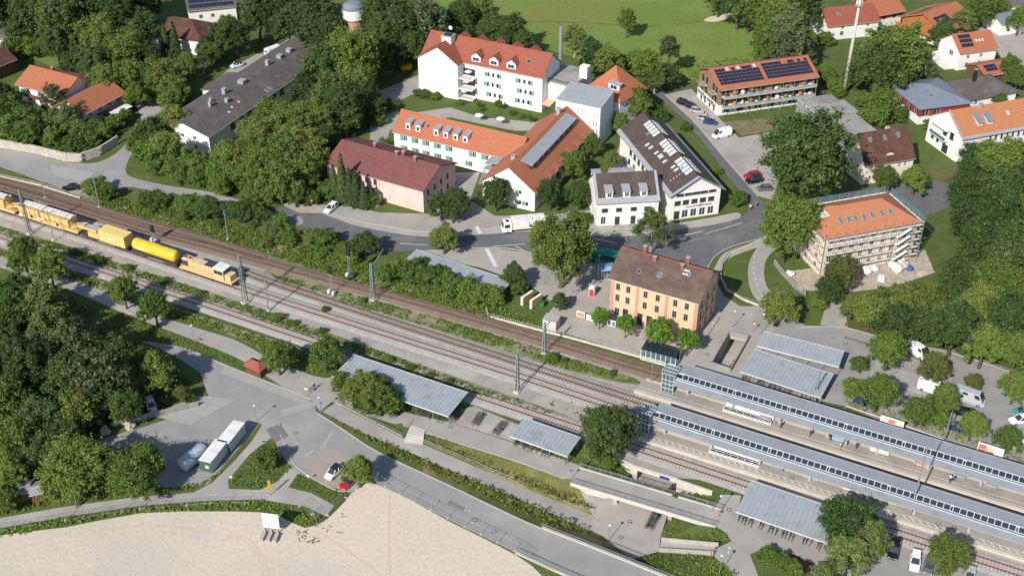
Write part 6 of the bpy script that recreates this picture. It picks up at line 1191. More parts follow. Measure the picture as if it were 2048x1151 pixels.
# bus
a, c = G(1170, 515), G(1262, 535); bs = thing('green_bus', 'green bus standing behind the station house under the trees', 'bus', (a + c) / 2, math.atan2(c.y - a.y, c.x - a.x)); L = 12.0; M_BUS = mat('bus_green', (0.01, 0.30, 0.17), (0.01, 0.26, 0.15), rough=.35)
b = MB(); b.rings([[(x, y * s, z) for y, z in ((-1.2, .35), (-1.27, 1.2), (-1.25, 2.9), (-1.05, 3.05), (1.05, 3.05), (1.25, 2.9), (1.27, 1.2), (1.2, .35))] for x, s in ((-L / 2, .95), (-L / 2 + .2, 1), (L / 2 - .3, 1), (L / 2, .94))]); b.build('body', M_BUS, bs)
for s in (-1, 1):
    for i in range(7):
        b = MB(); x = -L / 2 + .8 + i * 1.5; b.box(x, x + 1.35, s * 1.275 - .012, s * 1.275 + .012, 1.3, 2.5); b.build('side_window', M_GLASS, bs)
    for xx in (-3.2, 3.4):
        b = MB(); b.tube((xx, s * 1.12 - .12, .5), (xx, s * 1.12 + .12, .5), .5, n=14); b.build('wheel', M_BLACK, bs)
b = MB(); b.box(L / 2 - .02, L / 2 + .02, -1.05, 1.05, 1.2, 2.7); b.build('windscreen', M_GLASS, bs)
for xx in (-3, 0, 3):
    b = MB(); b.box(xx - .5, xx + .5, -.5, .5, 3.05, 3.15); b.build('roof_hatch', M_BUS, bs)
# ================================================================== containers and yard things
def container(label, A, B, zref, mdoor):
    o, rz, W = frame_at(A, B, zref); r = thing('storage_container', label, 'container', o, rz + math.pi / 2); L = 6.06
    # local x runs away from camera along the length, y to the left
    b = MB(); b.box(0, L, -2.44, 0, .15, 2.55); b.build('body', mat('container_green', (0.06, 0.12, 0.11), (0.05, 0.10, 0.09), rough=.5), r)
    b = MB(); b.box(-.03, L + .03, -2.47, .03, 2.55, 2.64); b.build('roof', M_FRAMEW, r)
    for i in range(6):
        b = MB(); x = .1 + i * (L - .2) / 6; b.box(x + .04, x + (L - .2) / 6 - .04, -2.49, -2.44, .3, 2.45); d_ = b.build('door', mdoor, r); b = MB(); b.box(x + .75, x + .8, -2.52, -2.49, 1.2, 1.5); b.build('handle', M_DARK, d_)
    b = MB(); b.box(-.02, 0, -1.9, -1.2, 1.0, 1.7); b.build('poster', mat('poster_yellow', (0.75, 0.72, 0.25)), r)
    return r
M_CDOOR = mat('container_door_grey', (0.58, 0.62, 0.62), rough=.5)
container('white-roofed storage container, lower left one of the pair', (397, 919), (417.6, 924), 2.6, M_CDOOR)
container('white-roofed storage container, upper right one of the pair', (434, 880), (454.6, 885), 2.6, M_CDOOR)
g = G(388, 925); tp = thing('covered_trailer', 'trailer under a blue-grey tarpaulin beside the containers', 'trailer', g, math.radians(57)); M_TARP = mat('blue_tarp', (0.42, 0.50, 0.56), (0.32, 0.40, 0.47), scale=1.5, rough=.45, bump=.5, bscale=3)
b = MB(); b.rings([[(x, y, z * s) for y, z in ((-1.15, .6), (-1.2, 1.6), (-1.1, 2.5), (-.5, 2.85), (.5, 2.85), (1.1, 2.5), (1.2, 1.6), (1.15, .6))] for x, s in ((-2.9, .9), (-2.6, 1), (-1.2, .97), (0, 1.0), (1.3, .96), (2.6, 1.0), (2.9, .88))]); b.build('tarpaulin', M_TARP, tp, smooth=True)
for s in (-1, 1):
    for x in (-.5, .5):
        b = MB(); b.tube((x, s * 1.0 - .1, .35), (x, s * 1.0 + .1, .35), .35, n=12); b.build('wheel', M_BLACK, tp)
b = MB(); b.box(-2.8, 2.8, -1.0, 1.0, .45, .6); b.build('chassis', M_STEEL, tp)
# billboard
a, c = G(527, 1062), G(562, 1066); bb = thing('billboard', 'large white site billboard on posts with concrete ballast blocks', 'billboard', a, math.atan2(c.y - a.y, c.x - a.x)); W = (c - a).length
b = MB(); b.box(.1, W - .1, -.06, .06, 1.1, 4.4); bp_ = b.build('board', M_FRAMEW, bb)
for i in range(1, 4):
    b = MB(); b.box(.1, W - .1, -.075, -.06, 1.1 + i * .83 - .02, 1.1 + i * .83 + .02); b.build('board_joint', M_LGREY, bp_)
for x in (.4, W / 2, W - .4):
    b = MB(); b.bar((x, .1, 0), (x, .1, 4.2), .14); b.bar((x, .1, 3.5), (x, 2.2, .2), .1); b.build('post', M_WOOD, bb)
    b = MB(); b.box(x - .32, x + .32, -2.4, -.6, .05, .7); b.build('ballast_block', M_CONC, bb)
g = G(541, 990); sp_ = thing('yellow_sign_post', 'yellow sign post standing behind the white billboard', 'sign', g, .5); b = MB(); b.tube((0, 0, 0), (0, 0, 3.6), .06, n=6); b.build('post', M_STEEL, sp_); b = MB(); b.box(-.28, .28, -.04, -.01, 1.3, 3.6); b.build('sign_board', M_YEL, sp_)
# kiosk with red roof, electric cabinet, toilet, recycling, posters
kk_ = house('kiosk', 'small timber shelter with red hipped roof beside the cycle path', (490, 728), (519, 740), 2.2, 2.2, roof='hip', rise=1.0, over=.4, rmat=R_RED, wall=M_WOOD, cat='kiosk')
g = G(1085, 657); eb = thing('switch_cabinet', 'white concrete switch cabinet on the lawn by the station railing', 'cabinet', g, math.radians(-22)); b = MB(); b.box(0, 3.0, 0, 2.4, 0, 2.4); b.build('housing', M_CONCL, eb); b = MB(); b.box(-.1, 3.1, -.1, 2.5, 2.4, 2.52); b.build('lid', M_CONC, eb); b = MB(); b.box(.5, 1.4, -.03, 0, .2, 2.1); b.build('door', M_LGREY, eb)
g = G(1184, 590); wc = thing('portable_toilet', 'red and white portable toilet cabin on the station square', 'toilet', g, math.radians(-20)); b = MB(); b.box(-.6, .6, -.6, .6, .05, 2.2); b.build('cabin', M_FRAMEW, wc); b = MB(); b.box(-.5, .5, -.63, -.6, .1, 1.9); b.build('door', mat('signal_red', (.72, .04, .06)), wc); b = MB(); b.hexa([(-.65, -.65, 2.2), (.65, -.65, 2.2), (.65, .65, 2.2), (-.65, .65, 2.2)], [(-.4, -.4, 2.45), (.4, -.4, 2.45), (.4, .4, 2.45), (-.4, .4, 2.45)]); b.build('roof', M_FRAMEW, wc)
for i, px in enumerate((1046, 1064)):
    g = G(px, 612 + i * 6); rc = thing('notice_stand', ['yellow and white angled display stand, left of two on the lawn', 'yellow and white angled display stand, right of two on the lawn'][i], 'display stand', g, math.radians(50)); b = MB(); b.box(0, 3.4, -.06, .06, .2, 2.2); b.build('panel', mat('mustard_panel', (0.48, 0.38, 0.13)), rc); b = MB(); b.box(-.1, 3.5, .07, .6, 2.05, 2.2); b.box(-.1, 0, .07, .6, 0, 2.05); b.build('frame', M_FRAMEW, rc); b = MB(); b.box(3.4, 3.5, .07, .6, 0, 2.05); b.build('frame', M_FRAMEW, rc)
g = G(1083, 612); gb = thing('green_bin', 'green bin beside the yellow display stands', 'bin', g, 0); b = MB(); b.hexa([(-.45, -.4, 0), (.45, -.4, 0), (.45, .4, 0), (-.45, .4, 0)], [(-.55, -.5, 1.1), (.55, -.5, 1.1), (.55, .5, 1.1), (-.55, .5, 1.1)]); b.build('tub', mat('bin_green', (.03, .22, .06)), gb); b = MB(); b.box(-.58, .58, -.53, .53, 1.1, 1.2); b.build('lid', mat('bin_lid', (.02, .15, .05)), gb)
def poster(label, base, w, h, z, rz, cols, name='poster_panel', zb=0):
    g = G(*base); r = thing(name, label, 'poster', (g.x, g.y, zb), rz); b = MB(); b.box(0, w, -.06, .06, z, z + h); b.build('panel', M_FRAMEW, r)
    n = len(cols)
    for i, c in enumerate(cols):
        x0, z0 = .15 + (w - .3) * (i % 3) / 3, z + .15 + (h - .3) * (i // 3) / max(1, (n + 2) // 3); b = MB(); b.box(x0, x0 + (w - .3) / 3 * .96, -.075, -.062, z0, z0 + (h - .3) / max(1, (n + 2) // 3) * .9); b.build('print', mat('print_%d%d%d' % tuple(int(q * 99) for q in c), c), r)
    for x in (.3, w - .3):
        b = MB(); b.bar((x, .1, 0), (x, .1, z + h * .9), .1); b.build('post', M_STEEL, r)
    return r
poster('red and white advertising board behind the upper canopy, left one', (1757, 853), 4.4, 2.5, .5, math.radians(-28), [(.5, .14, .15), (.72, .6, .58), (.5, .2, .2), (.74, .7, .68), (.6, .25, .22), (.72, .66, .5)])
poster('red and white advertising board behind the upper canopy, right one', (1951, 907), 4.6, 2.5, .5, math.radians(-28), [(.45, .12, .12), (.42, .16, .15), (.76, .75, .73), (.5, .2, .18), (.66, .56, .5), (.76, .75, .73)])
poster('orange poster panel before the station house, left of the first tree', (1153, 635), 1.9, 1.5, .4, math.radians(-25), [(.65, .28, .14), (.6, .3, .15), (.65, .26, .12)])
poster('white poster panel next to the orange one before the station house', (1172, 641), 1.6, 1.5, .3, math.radians(-25), [(.72, .72, .7)])
poster('dark blue poster panel between the first two station trees', (1214, 653), 1.9, 1.6, .4, math.radians(-25), [(.08, .12, .3), (.5, .5, .55), (.1, .15, .3)])
g = G(1213, 552); mk = thing('market_umbrella', 'pale blue square canopy beside the bus behind the station house', 'canopy', g, .2); b = MB(); b.add([(-1.7, -1.7, 2.5), (1.7, -1.7, 2.5), (1.7, 1.7, 2.5), (-1.7, 1.7, 2.5), (0, 0, 3.2)], [(0, 1, 4), (1, 2, 4), (2, 3, 4), (3, 0, 4)]); b.build('cloth', mat('pale_blue_cloth', (.25, .42, .6)), mk); b = MB(); [b.bar((x, y, 0), (x, y, 2.5), .07) for x in (-1.6, 1.6) for y in (-1.6, 1.6)]; b.build('legs', M_STEEL, mk)
# steps and ramp stairs
a, c, d, e = G(808, 884), G(846, 889), G(850, 860), G(822, 850)
stp = thing('outdoor_steps', 'concrete steps with handrail between the two paths left of the grass bank', 'steps', (0, 0, 0))
for i in range(8):
    f0, f1 = i / 8, (i + 1) / 8; p, q, r_, s_ = a.lerp(e, f0), c.lerp(d, f0), c.lerp(d, f1), a.lerp(e, f1); z = .06 + .09 * (i + 1) if i < 4 else .06 + .09 * (8 - i)
    b = MB(); b.hexa([(v.x, v.y, 0) for v in (p, q, r_, s_)], [(v.x, v.y, z) for v in (p, q, r_, s_)]); b.build('step', M_CONCL, stp)
rs = thing('ramp_stairs', 'walled stairs climbing from the sunken square to the right path', 'steps', (0, 0, 0))
a, c, d, e = G(1317, 1103, -3), G(1426, 1110, 0), G(1436, 1093, 0), G(1322, 1082, -3)
n = 20
for i in range(n):
    f0, f1 = i / n, (i + 1) / n; z = -3 + 3 * f1; v4 = [a.lerp(c, f0), a.lerp(c, f1), e.lerp(d, f1), e.lerp(d, f0)]
    b = MB(); b.hexa([(v.x, v.y, -3.2) for v in v4], [(v.x, v.y, z) for v in v4]); b.build('step', M_CONC, rs)
for (p, q) in ((a, c), (e, d)):
    b = MB(); wall_run(b, [(p, -3.2, -2.1), (q, -.5, .9)], .22); b.build('side_wall', M_CONC, rs)
# plank fence, boulders
P0, P1, P2 = G(262, 848), G(330, 828), G(398, 812); pf = thing('plank_fence', 'grey plank fence at the yard edge below the white estate car', 'fence', P0)
for a, c in ((P0, P1), (P1, P2)):
    d = c - a; n = int(d.length / 1.9); ang = math.atan2(d.y, d.x)
    for i in range(n):
        q = a.lerp(c, i / n) - P0; b = MB(); b.box(0, d.length / n - .06, -.04, .04, .1, 1.35 + random.uniform(-.1, .15)); o_ = b.build('plank_panel', mat('weathered_planks', (.33, .32, .30), (.25, .24, .22), scale=2), pf); o_.location = q; o_.rotation_euler = (random.uniform(-.06, .06), 0, ang)
def boulder_mesh(seed, m):
    bm = bmesh.new(); bmesh.ops.create_icosphere(bm, subdivisions=2, radius=1); rr = random.Random(seed)
    ph = [rr.uniform(0, 6) for _ in range(6)]
    for v in bm.verts: v.co *= 1 + .18 * math.sin(3 * v.co.x + ph[0]) + .15 * math.sin(4 * v.co.y + ph[1]) + .15 * math.sin(3.5 * v.co.z + ph[2])
    me = bpy.data.meshes.new('boulder'); bm.to_mesh(me); bm.free(); me.materials.append(m); return me
M_ROCK = mat('pale_rock', (.42, .39, .34), (.28, .26, .23), scale=1.2, bump=.4); BM_ = [boulder_mesh(i, M_ROCK) for i in range(4)]
for i in range(16):
    g = G(random.uniform(178, 268), random.uniform(836, 866)); s = random.uniform(.4, 1.0); o = inst('boulder', BM_[i % 4], None, (g.x, g.y, s * .3), (random.random(), random.random(), random.random() * 6), (s * 1.2, s, s * .7)); tag(o, 'pale boulder in the pile beside the plank fence', 'boulder', 'boulders piled beside the plank fence')
# stone retaining wall on the left road
sw_ = thing('stone_wall', 'pale stone retaining wall below the two orange-roofed chalets', 'wall', (0, 0, 0)); pts = [G(*p) for p in ((-30, 290), (0, 296), (60, 306), (130, 323), (160, 325), (200, 312), (235, 290))]; M_ST = mat('pale_wall_stone', (.46, .42, .36), (.34, .31, .27), scale=.8, coord='World'); mes = []
for k in range(3):
    b = MB(); j = [random.uniform(-.06, .06) for _ in range(8)]; b.hexa([(0, j[0], 0), (1, j[1], 0), (1, .6, 0), (0, .6, 0)], [(.0, j[2] + .12, .55), (1, j[3] + .12, .55), (1, .6, .55), (0, .6, .55)]); mes.append(b.mesh('stone', M_ST))
for a, c in zip(pts[:-1], pts[1:]):
    d = c - a; n = int(d.length / 1.3); ang = math.atan2(d.y, d.x)
    for row in range(4):
        for i in range(n):
            q = a.lerp(c, (i + .5 * (row % 2)) / n); o = inst('stone', mes[(i * 7 + row * 3) % 3], sw_, (q.x, q.y, .56 * row), (0, 0, ang), (d.length / n - .04, 1, 1)); o.location.y += .1 * row
# manhole covers
b = MB(); b.tube((0, 0, 0), (0, 0, .02), .42, n=16); b.tube((0, 0, .02), (0, 0, .026), .28, n=16, m=1); ME_MH = b.mesh('manhole_cover', [mat('cast_iron', (.05, .045, .04)), M_CONC])
for i, (px, py, zz, w) in enumerate(((559, 849, .05, 'on the road, upper one left of the parking bay'), (592, 865, .05, 'on the road, lower one left of the parking bay'), (950, 1039, .06, 'on the road beside the mesh fence, left of two'), (988, 1062, .06, 'on the road beside the mesh fence, right of two'), (1260, 1042, -2.98, 'on the sunken square nearer the footbridge'), (1242, 1073, -2.98, 'on the sunken square nearer the road'), (1458, 1018, .07, 'on the landing by the right shelter'), (901, 853, .08, 'on the upper path by the bike racks'), (1667, 675, .06, 'on the lane below the scaffold house, left of two'), (1692, 686, .06, 'on the lane below the scaffold house, right of two'), (1416, 708, .07, 'between the station trees and the stair well'), (1157, 581, .07, 'before the portable toilet'), (1584, 955, .79, 'on the lower platform, left'), (1876, 1047, .79, 'on the lower platform, right'))):
    g = G(px, py, zz); o = inst('manhole_cover', ME_MH, None, g); tag(o, 'round manhole cover ' + w, 'manhole')
# ================================================================== markings
mk_ = MB()
def stripe(a, c, w, z=.075):
    p, q = G(*a), G(*c); d = (q - p); d.normalize(); n = Vector((-d.y, d.x, 0)) * w / 2; mk_.add([(v.x, v.y, z) for v in (p - n, q - n, q + n, p + n)], [(0, 1, 2, 3)])
for a, c, w in (((953, 453), (960, 467), 1.0), ((973, 497), (992, 533), .9), ((800, 487), (855, 490), .18), ((985, 493), (1050, 488), .18), ((1180, 476), (1235, 487), .25), ((1345, 475), (1405, 463), .22), ((1410, 468), (1484, 446), .15), ((1030, 492), (1050, 503), .2), ((578, 898), (596, 886), .12), ((610, 912), (628, 900), .12), ((560, 915), (575, 900), .12)): stripe(a, c, w)
for i in range(9):
    t = i / 9; stripe((1512 + 16 * t * t - 30 * t * (1 - t), 500 + 100 * t), (1512 + 16 * (t + .06) ** 2 - 30 * (t + .06) * (1 - t - .06), 500 + 100 * (t + .06)), .15)
for px, py in ((1459, 1093), (1457, 1102)): stripe((px, py), (px - 1, py + 5), .25)
o = mk_.build('road_markings', M_PAINT, fix=False); o['kind'] = 'structure'
tm_ = MB()
for pts in ([(440, 1080), (470, 1075), (500, 1090), (520, 1120), (528, 1160)], [(455, 1072), (485, 1072), (512, 1092), (532, 1125), (540, 1160)], [(205, 1130), (230, 1145), (245, 1170)], [(640, 1062), (700, 1105), (770, 1155)], [(180, 1062), (300, 1050), (420, 1060)], [(780, 985), (778, 1060), (780, 1160)]):
    pts = smooth_pts([G(*p) for p in pts], 6, closed=False); ns = sideways(pts)
    for i in range(len(pts) - 1): tm_.add([pts[i] - ns[i] * .14 + Vector((0, 0, .056)), pts[i + 1] - ns[i + 1] * .14 + Vector((0, 0, .056)), pts[i + 1] + ns[i + 1] * .14 + Vector((0, 0, .056)), pts[i] + ns[i] * .14 + Vector((0, 0, .056))], [(0, 1, 2, 3)])
o = tm_.build('tyre_tracks', mat('compacted_sand', (.50, .41, .30), (.56, .46, .34), scale=.5, coord='World'), fix=False); o['kind'] = 'structure'
# ================================================================== scaffolded house
M_INSUL = mat('insulation_yellow', (.78, .64, .38), (.80, .74, .62), scale=.25, c3=(.80, .78, .75), s3=.35, m3=.5)
wn_ = []
for z in (.9, 3.4, 5.9, 8.2): wn_ += rowf('front', [.07, .18, .30, .41, .52, .64, .75, .87], z, 1.1, 1.3 if z < 8 else .9, 'std', M_FRAMEW) + rowf('right', [.2, .5, .8], z, 1.1, 1.3 if z < 8 else .9) + rowf('left', [.2, .5, .8], z, 1.1, 1.3 if z < 8 else .9)
sc = house('scaffolded_house', 'large house with salmon hipped roof and bare insulation under renovation', (1650, 479), (1845, 444), 10.0, 13.0, roof='hip', rise=3.6, over=.6, rmat=R_PALEOR, wall=M_INSUL, wins=wn_, inset=(.6, .6))
for u, d in ((.21, 3.0), (.30, 2.9), (.37, 2.9), (.46, 2.8), (.55, 3.0), (.66, 3.0), (.75, 3.0)): skylight(sc, u * sc.L, d * 1.0, .85, 1.5, glass=M_GLASSB)
sc.axis = 'y'
b = MB(); k = sc.rise / (sc.W / 2); b.slab([(1.0, 6.0, 10 + 1.0 * k + .35), (3.6, 5.0, 10 + 3.6 * k + .35), (3.6, 8.0, 10 + 3.6 * k + .35), (1.0, 9.0, 10 + 1.0 * k + .35)], .08); b.build('roof_sheet', M_CONCL, sc.root)
sf = thing('scaffolding', 'grey scaffolding with plank decks and stair tower around the salmon-roofed house', 'scaffolding', sc.o, sc.rz)
ML = sc.L; MW = sc.W; lev = [0, 2.0, 4.0, 6.0, 8.0, 9.8]
b = MB(); b.tube((0, 0, 0), (0, 0, 11.2), .045, n=6); ME_STD = b.mesh('standard', M_STEEL)
runs = [((-.35, -.45), (1, 0), ML + .7, (0, -1)), ((ML + .35, -.45), (0, 1), MW + .9, (1, 0)), ((-.35, -.45), (0, 1), MW + .9, (-1, 0)), ((-.35, MW + .45), (1, 0), ML + .7, (0, 1))]
for (o0, e0, ln, out) in runs:
    n = int(round(ln / 2.5)); st_ = ln / n
    db = MB(); db.box(.04, st_ - .04, .1, .95, -.05, 0) if e0 == (1, 0) else None
    for i in range(n + 1):
        for dd_ in (.05, 1.0):
            inst('standard', ME_STD, sf, (o0[0] + e0[0] * i * st_ + out[0] * dd_, o0[1] + e0[1] * i * st_ + out[1] * dd_, 0))
    for z in lev[1:]:
        for i in range(n):
            p = Vector((o0[0] + e0[0] * i * st_, o0[1] + e0[1] * i * st_, z)); q = p + Vector((e0[0], e0[1], 0)) * (st_ - .06); u = Vector((out[0], out[1], 0)); b = MB()
            b.slab([p + u * .35, q + u * .35, q + u * .95, p + u * .95], .06); b.build('deck_plank', mat('scaffold_deck', (.66, .63, .58), (.55, .52, .48), scale=1), sf)
        for hh in (.55, 1.05):
            b = MB(); p = Vector((o0[0], o0[1], z + hh)) + Vector((out[0], out[1], 0)) * 1.0; b.bar(p, p + Vector((e0[0], e0[1], 0)) * ln, .05); b.build('guard_rail', M_STEEL, sf)
for k_ in range(5):
    z0 = 2.0 * k_; x0 = ML * .72; b = MB(); b.bar((x0, -2.1, z0 + .1), (x0 + 3.4, -2.1, z0 + 2.0), .75, .1); b.build('stair_flight', M_FRAMEW, sf)
    b = MB(); b.bar((x0, -2.5, z0 + 1.0), (x0 + 3.4, -2.5, z0 + 2.9), .06); b.build('stair_rail', M_STEEL, sf)
for x in (ML * .72, ML * .72 + 3.6): inst('standard', ME_STD, sf, (x, -2.55, 0)); inst('standard', ME_STD, sf, (x, -1.6, 0))
M_NET = clearglass('safety_net', (.35, .75, .9), .45)
for (o0, e0, ln, out) in runs[1:2] + runs[3:]:
    p = Vector((o0[0], o0[1], 9.9)) + Vector((out[0], out[1], 0)) * 1.05; q = p + Vector((e0[0], e0[1], 0)) * ln; b = MB(); b.quad(p, q, q + Vector((0, 0, 1.5)), p + Vector((0, 0, 1.5))); b.build('safety_net', M_NET, sf, fix=False)
# site clutter: bags, stacks
for i, (px, py, s, nm, lb, mm) in enumerate(((1735, 545, 1.3, 'builders_bag', 'white builder\'s bag before the scaffolding, left one', M_FRAMEW), (1748, 540, 1.2, 'builders_bag', 'white builder\'s bag before the scaffolding, right one', M_FRAMEW), (1790, 537, 1.8, 'tarp_heap', 'white tarpaulin heap at the scaffold corner', M_FRAMEW), (1806, 533, 1.4, 'tarp_heap', 'pale tarpaulin heap right of the scaffold corner', M_CONCL), (1819, 540, .9, 'tarp_heap', 'small blue tarpaulin heap beside the white heaps', M_BLUEP), (1580, 551, 1.1, 'builders_bag', 'white builder\'s bag at the fence end left of the scaffolding', M_FRAMEW), (1845, 548, 2.0, 'board_stack', 'pinkish board stack right of the scaffolding', mat('pinkish_boards', (.62, .47, .38))), (1762, 558, 2.2, 'board_stack', 'pale sheet stack in front of the scaffold stairs', M_FRAMEW), (1700, 555, 1.0, 'tarp_heap', 'grey material heap before the scaffold centre', M_CONC))):
    g = G(px, py)
    if nm == 'board_stack':
        r = thing(nm, lb, 'boards', g, .5 + i); 
        for j in range(4): b = MB(); b.box(-s / 2 + j * .04, s / 2, -s * .35, s * .35 - j * .05, .05 + j * .12, .16 + j * .12); b.build('board', mm, r)
    else:
        o = inst(nm, boulder_mesh(40 + i, mm), None, (g.x, g.y, s * .4), (0, 0, i), (s, s * .8, s * .75)); tag(o, lb, 'bag' if 'bag' in nm else 'heap')
g = G(1822, 678); wt_ = thing('white_tent', 'white tent roof half hidden under the trees by the car park', 'tent', g, .4); b = MB(); b.add([(-3, -2.2, 2.0), (3, -2.2, 2.0), (3, 2.2, 2.0), (-3, 2.2, 2.0), (-3, 0, 3.3), (3, 0, 3.3)], [(0, 1, 5, 4), (2, 3, 4, 5), (1, 2, 5), (3, 0, 4)]); b.build('cloth', M_FRAMEW, wt_); b = MB(); b.box(-2.9, 2.9, 2.05, 2.1, 0, 2.0); b.build('side_cloth', M_FRAMEW, wt_)
# ================================================================== bicycles
ORD = 'first second third fourth fifth sixth seventh eighth ninth tenth eleventh twelfth thirteenth fourteenth fifteenth sixteenth seventeenth eighteenth nineteenth twentieth'.split() + ['twenty-' + w for w in 'first second third fourth fifth sixth seventh eighth ninth'.split()] + ['thirtieth']
def ring(b, c, r, t, n=14, m=0):
    for i in range(n):
        a0, a1 = 2 * math.pi * i / n, 2 * math.pi * (i + 1) / n; b.bar((c[0] + r * math.cos(a0), c[1], c[2] + r * math.sin(a0)), (c[0] + r * math.cos(a1), c[1], c[2] + r * math.sin(a1)), t, t, m)
BK_ = []
for i, c in enumerate(((.02, .02, .025), (.05, .12, .3), (.35, .03, .03), (.3, .32, .33), (.04, .16, .1))):
    b = MB(); ring(b, (-.52, 0, .34), .33, .04); ring(b, (.52, 0, .34), .33, .04); fr = [((-.52, 0, .34), (-.15, 0, .32)), ((-.15, 0, .32), (-.25, 0, .85)), ((-.25, 0, .75), (.38, 0, .80)), ((-.15, 0, .32), (.38, 0, .72)), ((.52, 0, .34), (.36, 0, .95)), ((-.52, 0, .34), (-.25, 0, .75))]
    for p, q in fr: b.bar(p, q, .04, .04, 1)
    b.bar((.36, -.28, 1.0), (.36, .28, 1.0), .035, .035, 0); b.box(-.4, -.12, -.07, .07, .85, .92, 0); b.box(.5, .75, -.14, .14, .72, .92, 0) if i % 2 else None
    BK_.append(b.mesh('bicycle', [M_BLACK, mat('bike_paint_%d' % i, c, rough=.4)]))
def bike(loc, rz, label, group): 
    o = inst('bicycle', random.choice(BK_), None, loc, (random.uniform(-.12, .12), 0, rz)); tag(o, label, 'bicycle', group)
for (sh, lb) in zip(SH[:3] + SH[4:5], ('bicycle parked under the long shelter left of the steps', 'bicycle parked under the small shelter by the gravel racks', 'bicycle parked under the bottom right shelter', 'bicycle parked under the double shelter by the car park')):
    nb = 0; r, L, o, rz = sh; e = Vector((math.cos(rz), math.sin(rz), 0)); n = Vector((-e.y, e.x, 0))
    for i in range(int(L / .62)):
        if random.random() < .3: continue
        q = o + e * (.5 + i * .6) + n * random.uniform(.75, 1.2); bike((q.x, q.y, .06), rz + math.pi / 2 + random.uniform(-.1, .1), ORD[nb] + ' ' + lb.replace('bicycle parked', 'bicycle from the left'), 'bicycles' + lb[7:]); nb += 1
for (a, c, n, lb, zz) in (((918, 824), (905, 840), 7, 'bicycle in the gravel rack row nearest the long shelter', .07), ((962, 830), (950, 850), 7, 'bicycle in the middle gravel rack row', .07), ((1008, 848), (990, 868), 8, 'bicycle in the gravel rack row nearest the small shelter', .07), ((1313, 1027), (1297, 1058), 11, 'blue hire bicycle in the row on the sunken square', -2.95), ((1340, 985), (1350, 978), 4, 'bicycle leaning at the underpass portal', -2.95)):
    p, q = G(*a, zz), G(*c, zz)
    for i in range(n):
        v = p.lerp(q, i / max(1, n - 1)); bike(v, math.atan2(q.y - p.y, q.x - p.x) + math.pi / 2, ORD[i] + ' ' + lb + ' from its far end', lb.replace('bicycle', 'bicycles'))
for (a, c, lb) in (((920, 820), (903, 846), 'steel rack hoops in the gravel, nearest the long shelter'), ((965, 828), (948, 854), 'steel rack hoops in the gravel, middle row'), ((1012, 846), (988, 872), 'steel rack hoops in the gravel, nearest the small shelter')):
    p, q = G(*a), G(*c); r = thing('bike_rack', lb, 'bike rack', p)
    for i in range(8):
        v = p.lerp(q, i / 7) - p; b = MB(); d = (q - p).normalized(); n = Vector((-d.y, d.x, 0)) * .35; b.bar(v - n, v - n + Vector((0, 0, .8)), .05); b.bar(v - n + Vector((0, 0, .8)), v + n + Vector((0, 0, .8)), .05); b.bar(v + n, v + n + Vector((0, 0, .8)), .05); b.build('hoop', M_STEEL, r)
# ================================================================== people
def body_mesh(step=.0, armf=.1):
    V = [(0, 0, .95), (0, 0, 1.15), (0, .01, 1.38), (0, .01, 1.5), (0, .02, 1.62), (0, .02, 1.72),
         (-.18, 0, 1.42), (-.25, -armf * .5, 1.15), (-.24, -armf * 1.6 + .02, .90), (-.24, -armf * 1.9, .80), (.18, 0, 1.42), (.25, armf * .5, 1.15), (.24, armf * 1.2 - .02, .90), (.24, armf * 1.4, .80),
         (-.1, 0, .88), (-.11, step * .5 - .02, .5), (-.11, step - .0, .09), (-.11, step - .16, .05), (.1, 0, .88), (.11, -step * .5 - .02, .5), (.11, -step, .09), (.11, -step - .16, .05)]
    Eg = [(0, 1), (1, 2), (2, 3), (3, 4), (4, 5), (2, 6), (6, 7), (7, 8), (8, 9), (2, 10), (10, 11), (11, 12), (12, 13), (0, 14), (14, 15), (15, 16), (16, 17), (0, 18), (18, 19), (19, 20), (20, 21)]
    RD = [.15, .14, .16, .06, .1, .09, .075, .052, .042, .04, .075, .052, .042, .04, .1, .07, .05, .045, .1, .07, .05, .045]
    me = bpy.data.meshes.new('person'); me.from_pydata(V, Eg, []); o = bpy.data.objects.new('person', me); COL.objects.link(o)
    o.modifiers.new('s', 'SKIN'); 
    for i, sv in enumerate(me.skin_vertices[0].data): sv.radius = (RD[i], RD[i] * (.8 if i < 3 else 1)); sv.use_root = i == 0
    o.modifiers.new('u', 'SUBSURF').levels = 1
    dg = bpy.context.evaluated_depsgraph_get(); m2 = bpy.data.meshes.new_from_object(o.evaluated_get(dg)); COL.objects.unlink(o); bpy.data.objects.remove(o)
    for p in m2.polygons:
        c = p.center; p.use_smooth = True
        p.material_index = 1 if c.z > 1.66 or (c.z > 1.58 and c.y > .06) else 0 if c.z > 1.47 or (abs(c.x) > .17 and c.z < 1.12 and c.z > .7) else 2 if c.z > .93 else 3 if c.z > .12 else 4
    return m2
PB = [body_mesh(.0, .05), body_mesh(.22, .14)]
M_SKIN = mat('skin', (.52, .32, .23)); M_HAIR = mat('brown_hair', (.07, .045, .03))
def person(label, pos, rz, top, legs, walk=0, z=0.0):
    me = PB[walk].copy(); idx = [p.material_index for p in me.polygons]; me.materials.clear()
    for m in (M_SKIN, M_HAIR, mat('top_%02d%02d%02d' % tuple(int(q * 99) for q in top), top), mat('legs_%02d%02d%02d' % tuple(int(q * 99) for q in legs), legs), M_BLACK): me.materials.append(m)
    me.polygons.foreach_set('material_index', idx); g = G(pos[0], pos[1], z); o = inst('person', me, None, g, (0, 0, rz)); tag(o, label, 'person')
PLT = .76
person('person in white top walking with a bicycle on the upper platform', (1899, 962), 2.2, (.75, .74, .72), (.03, .03, .05), 1, PLT)
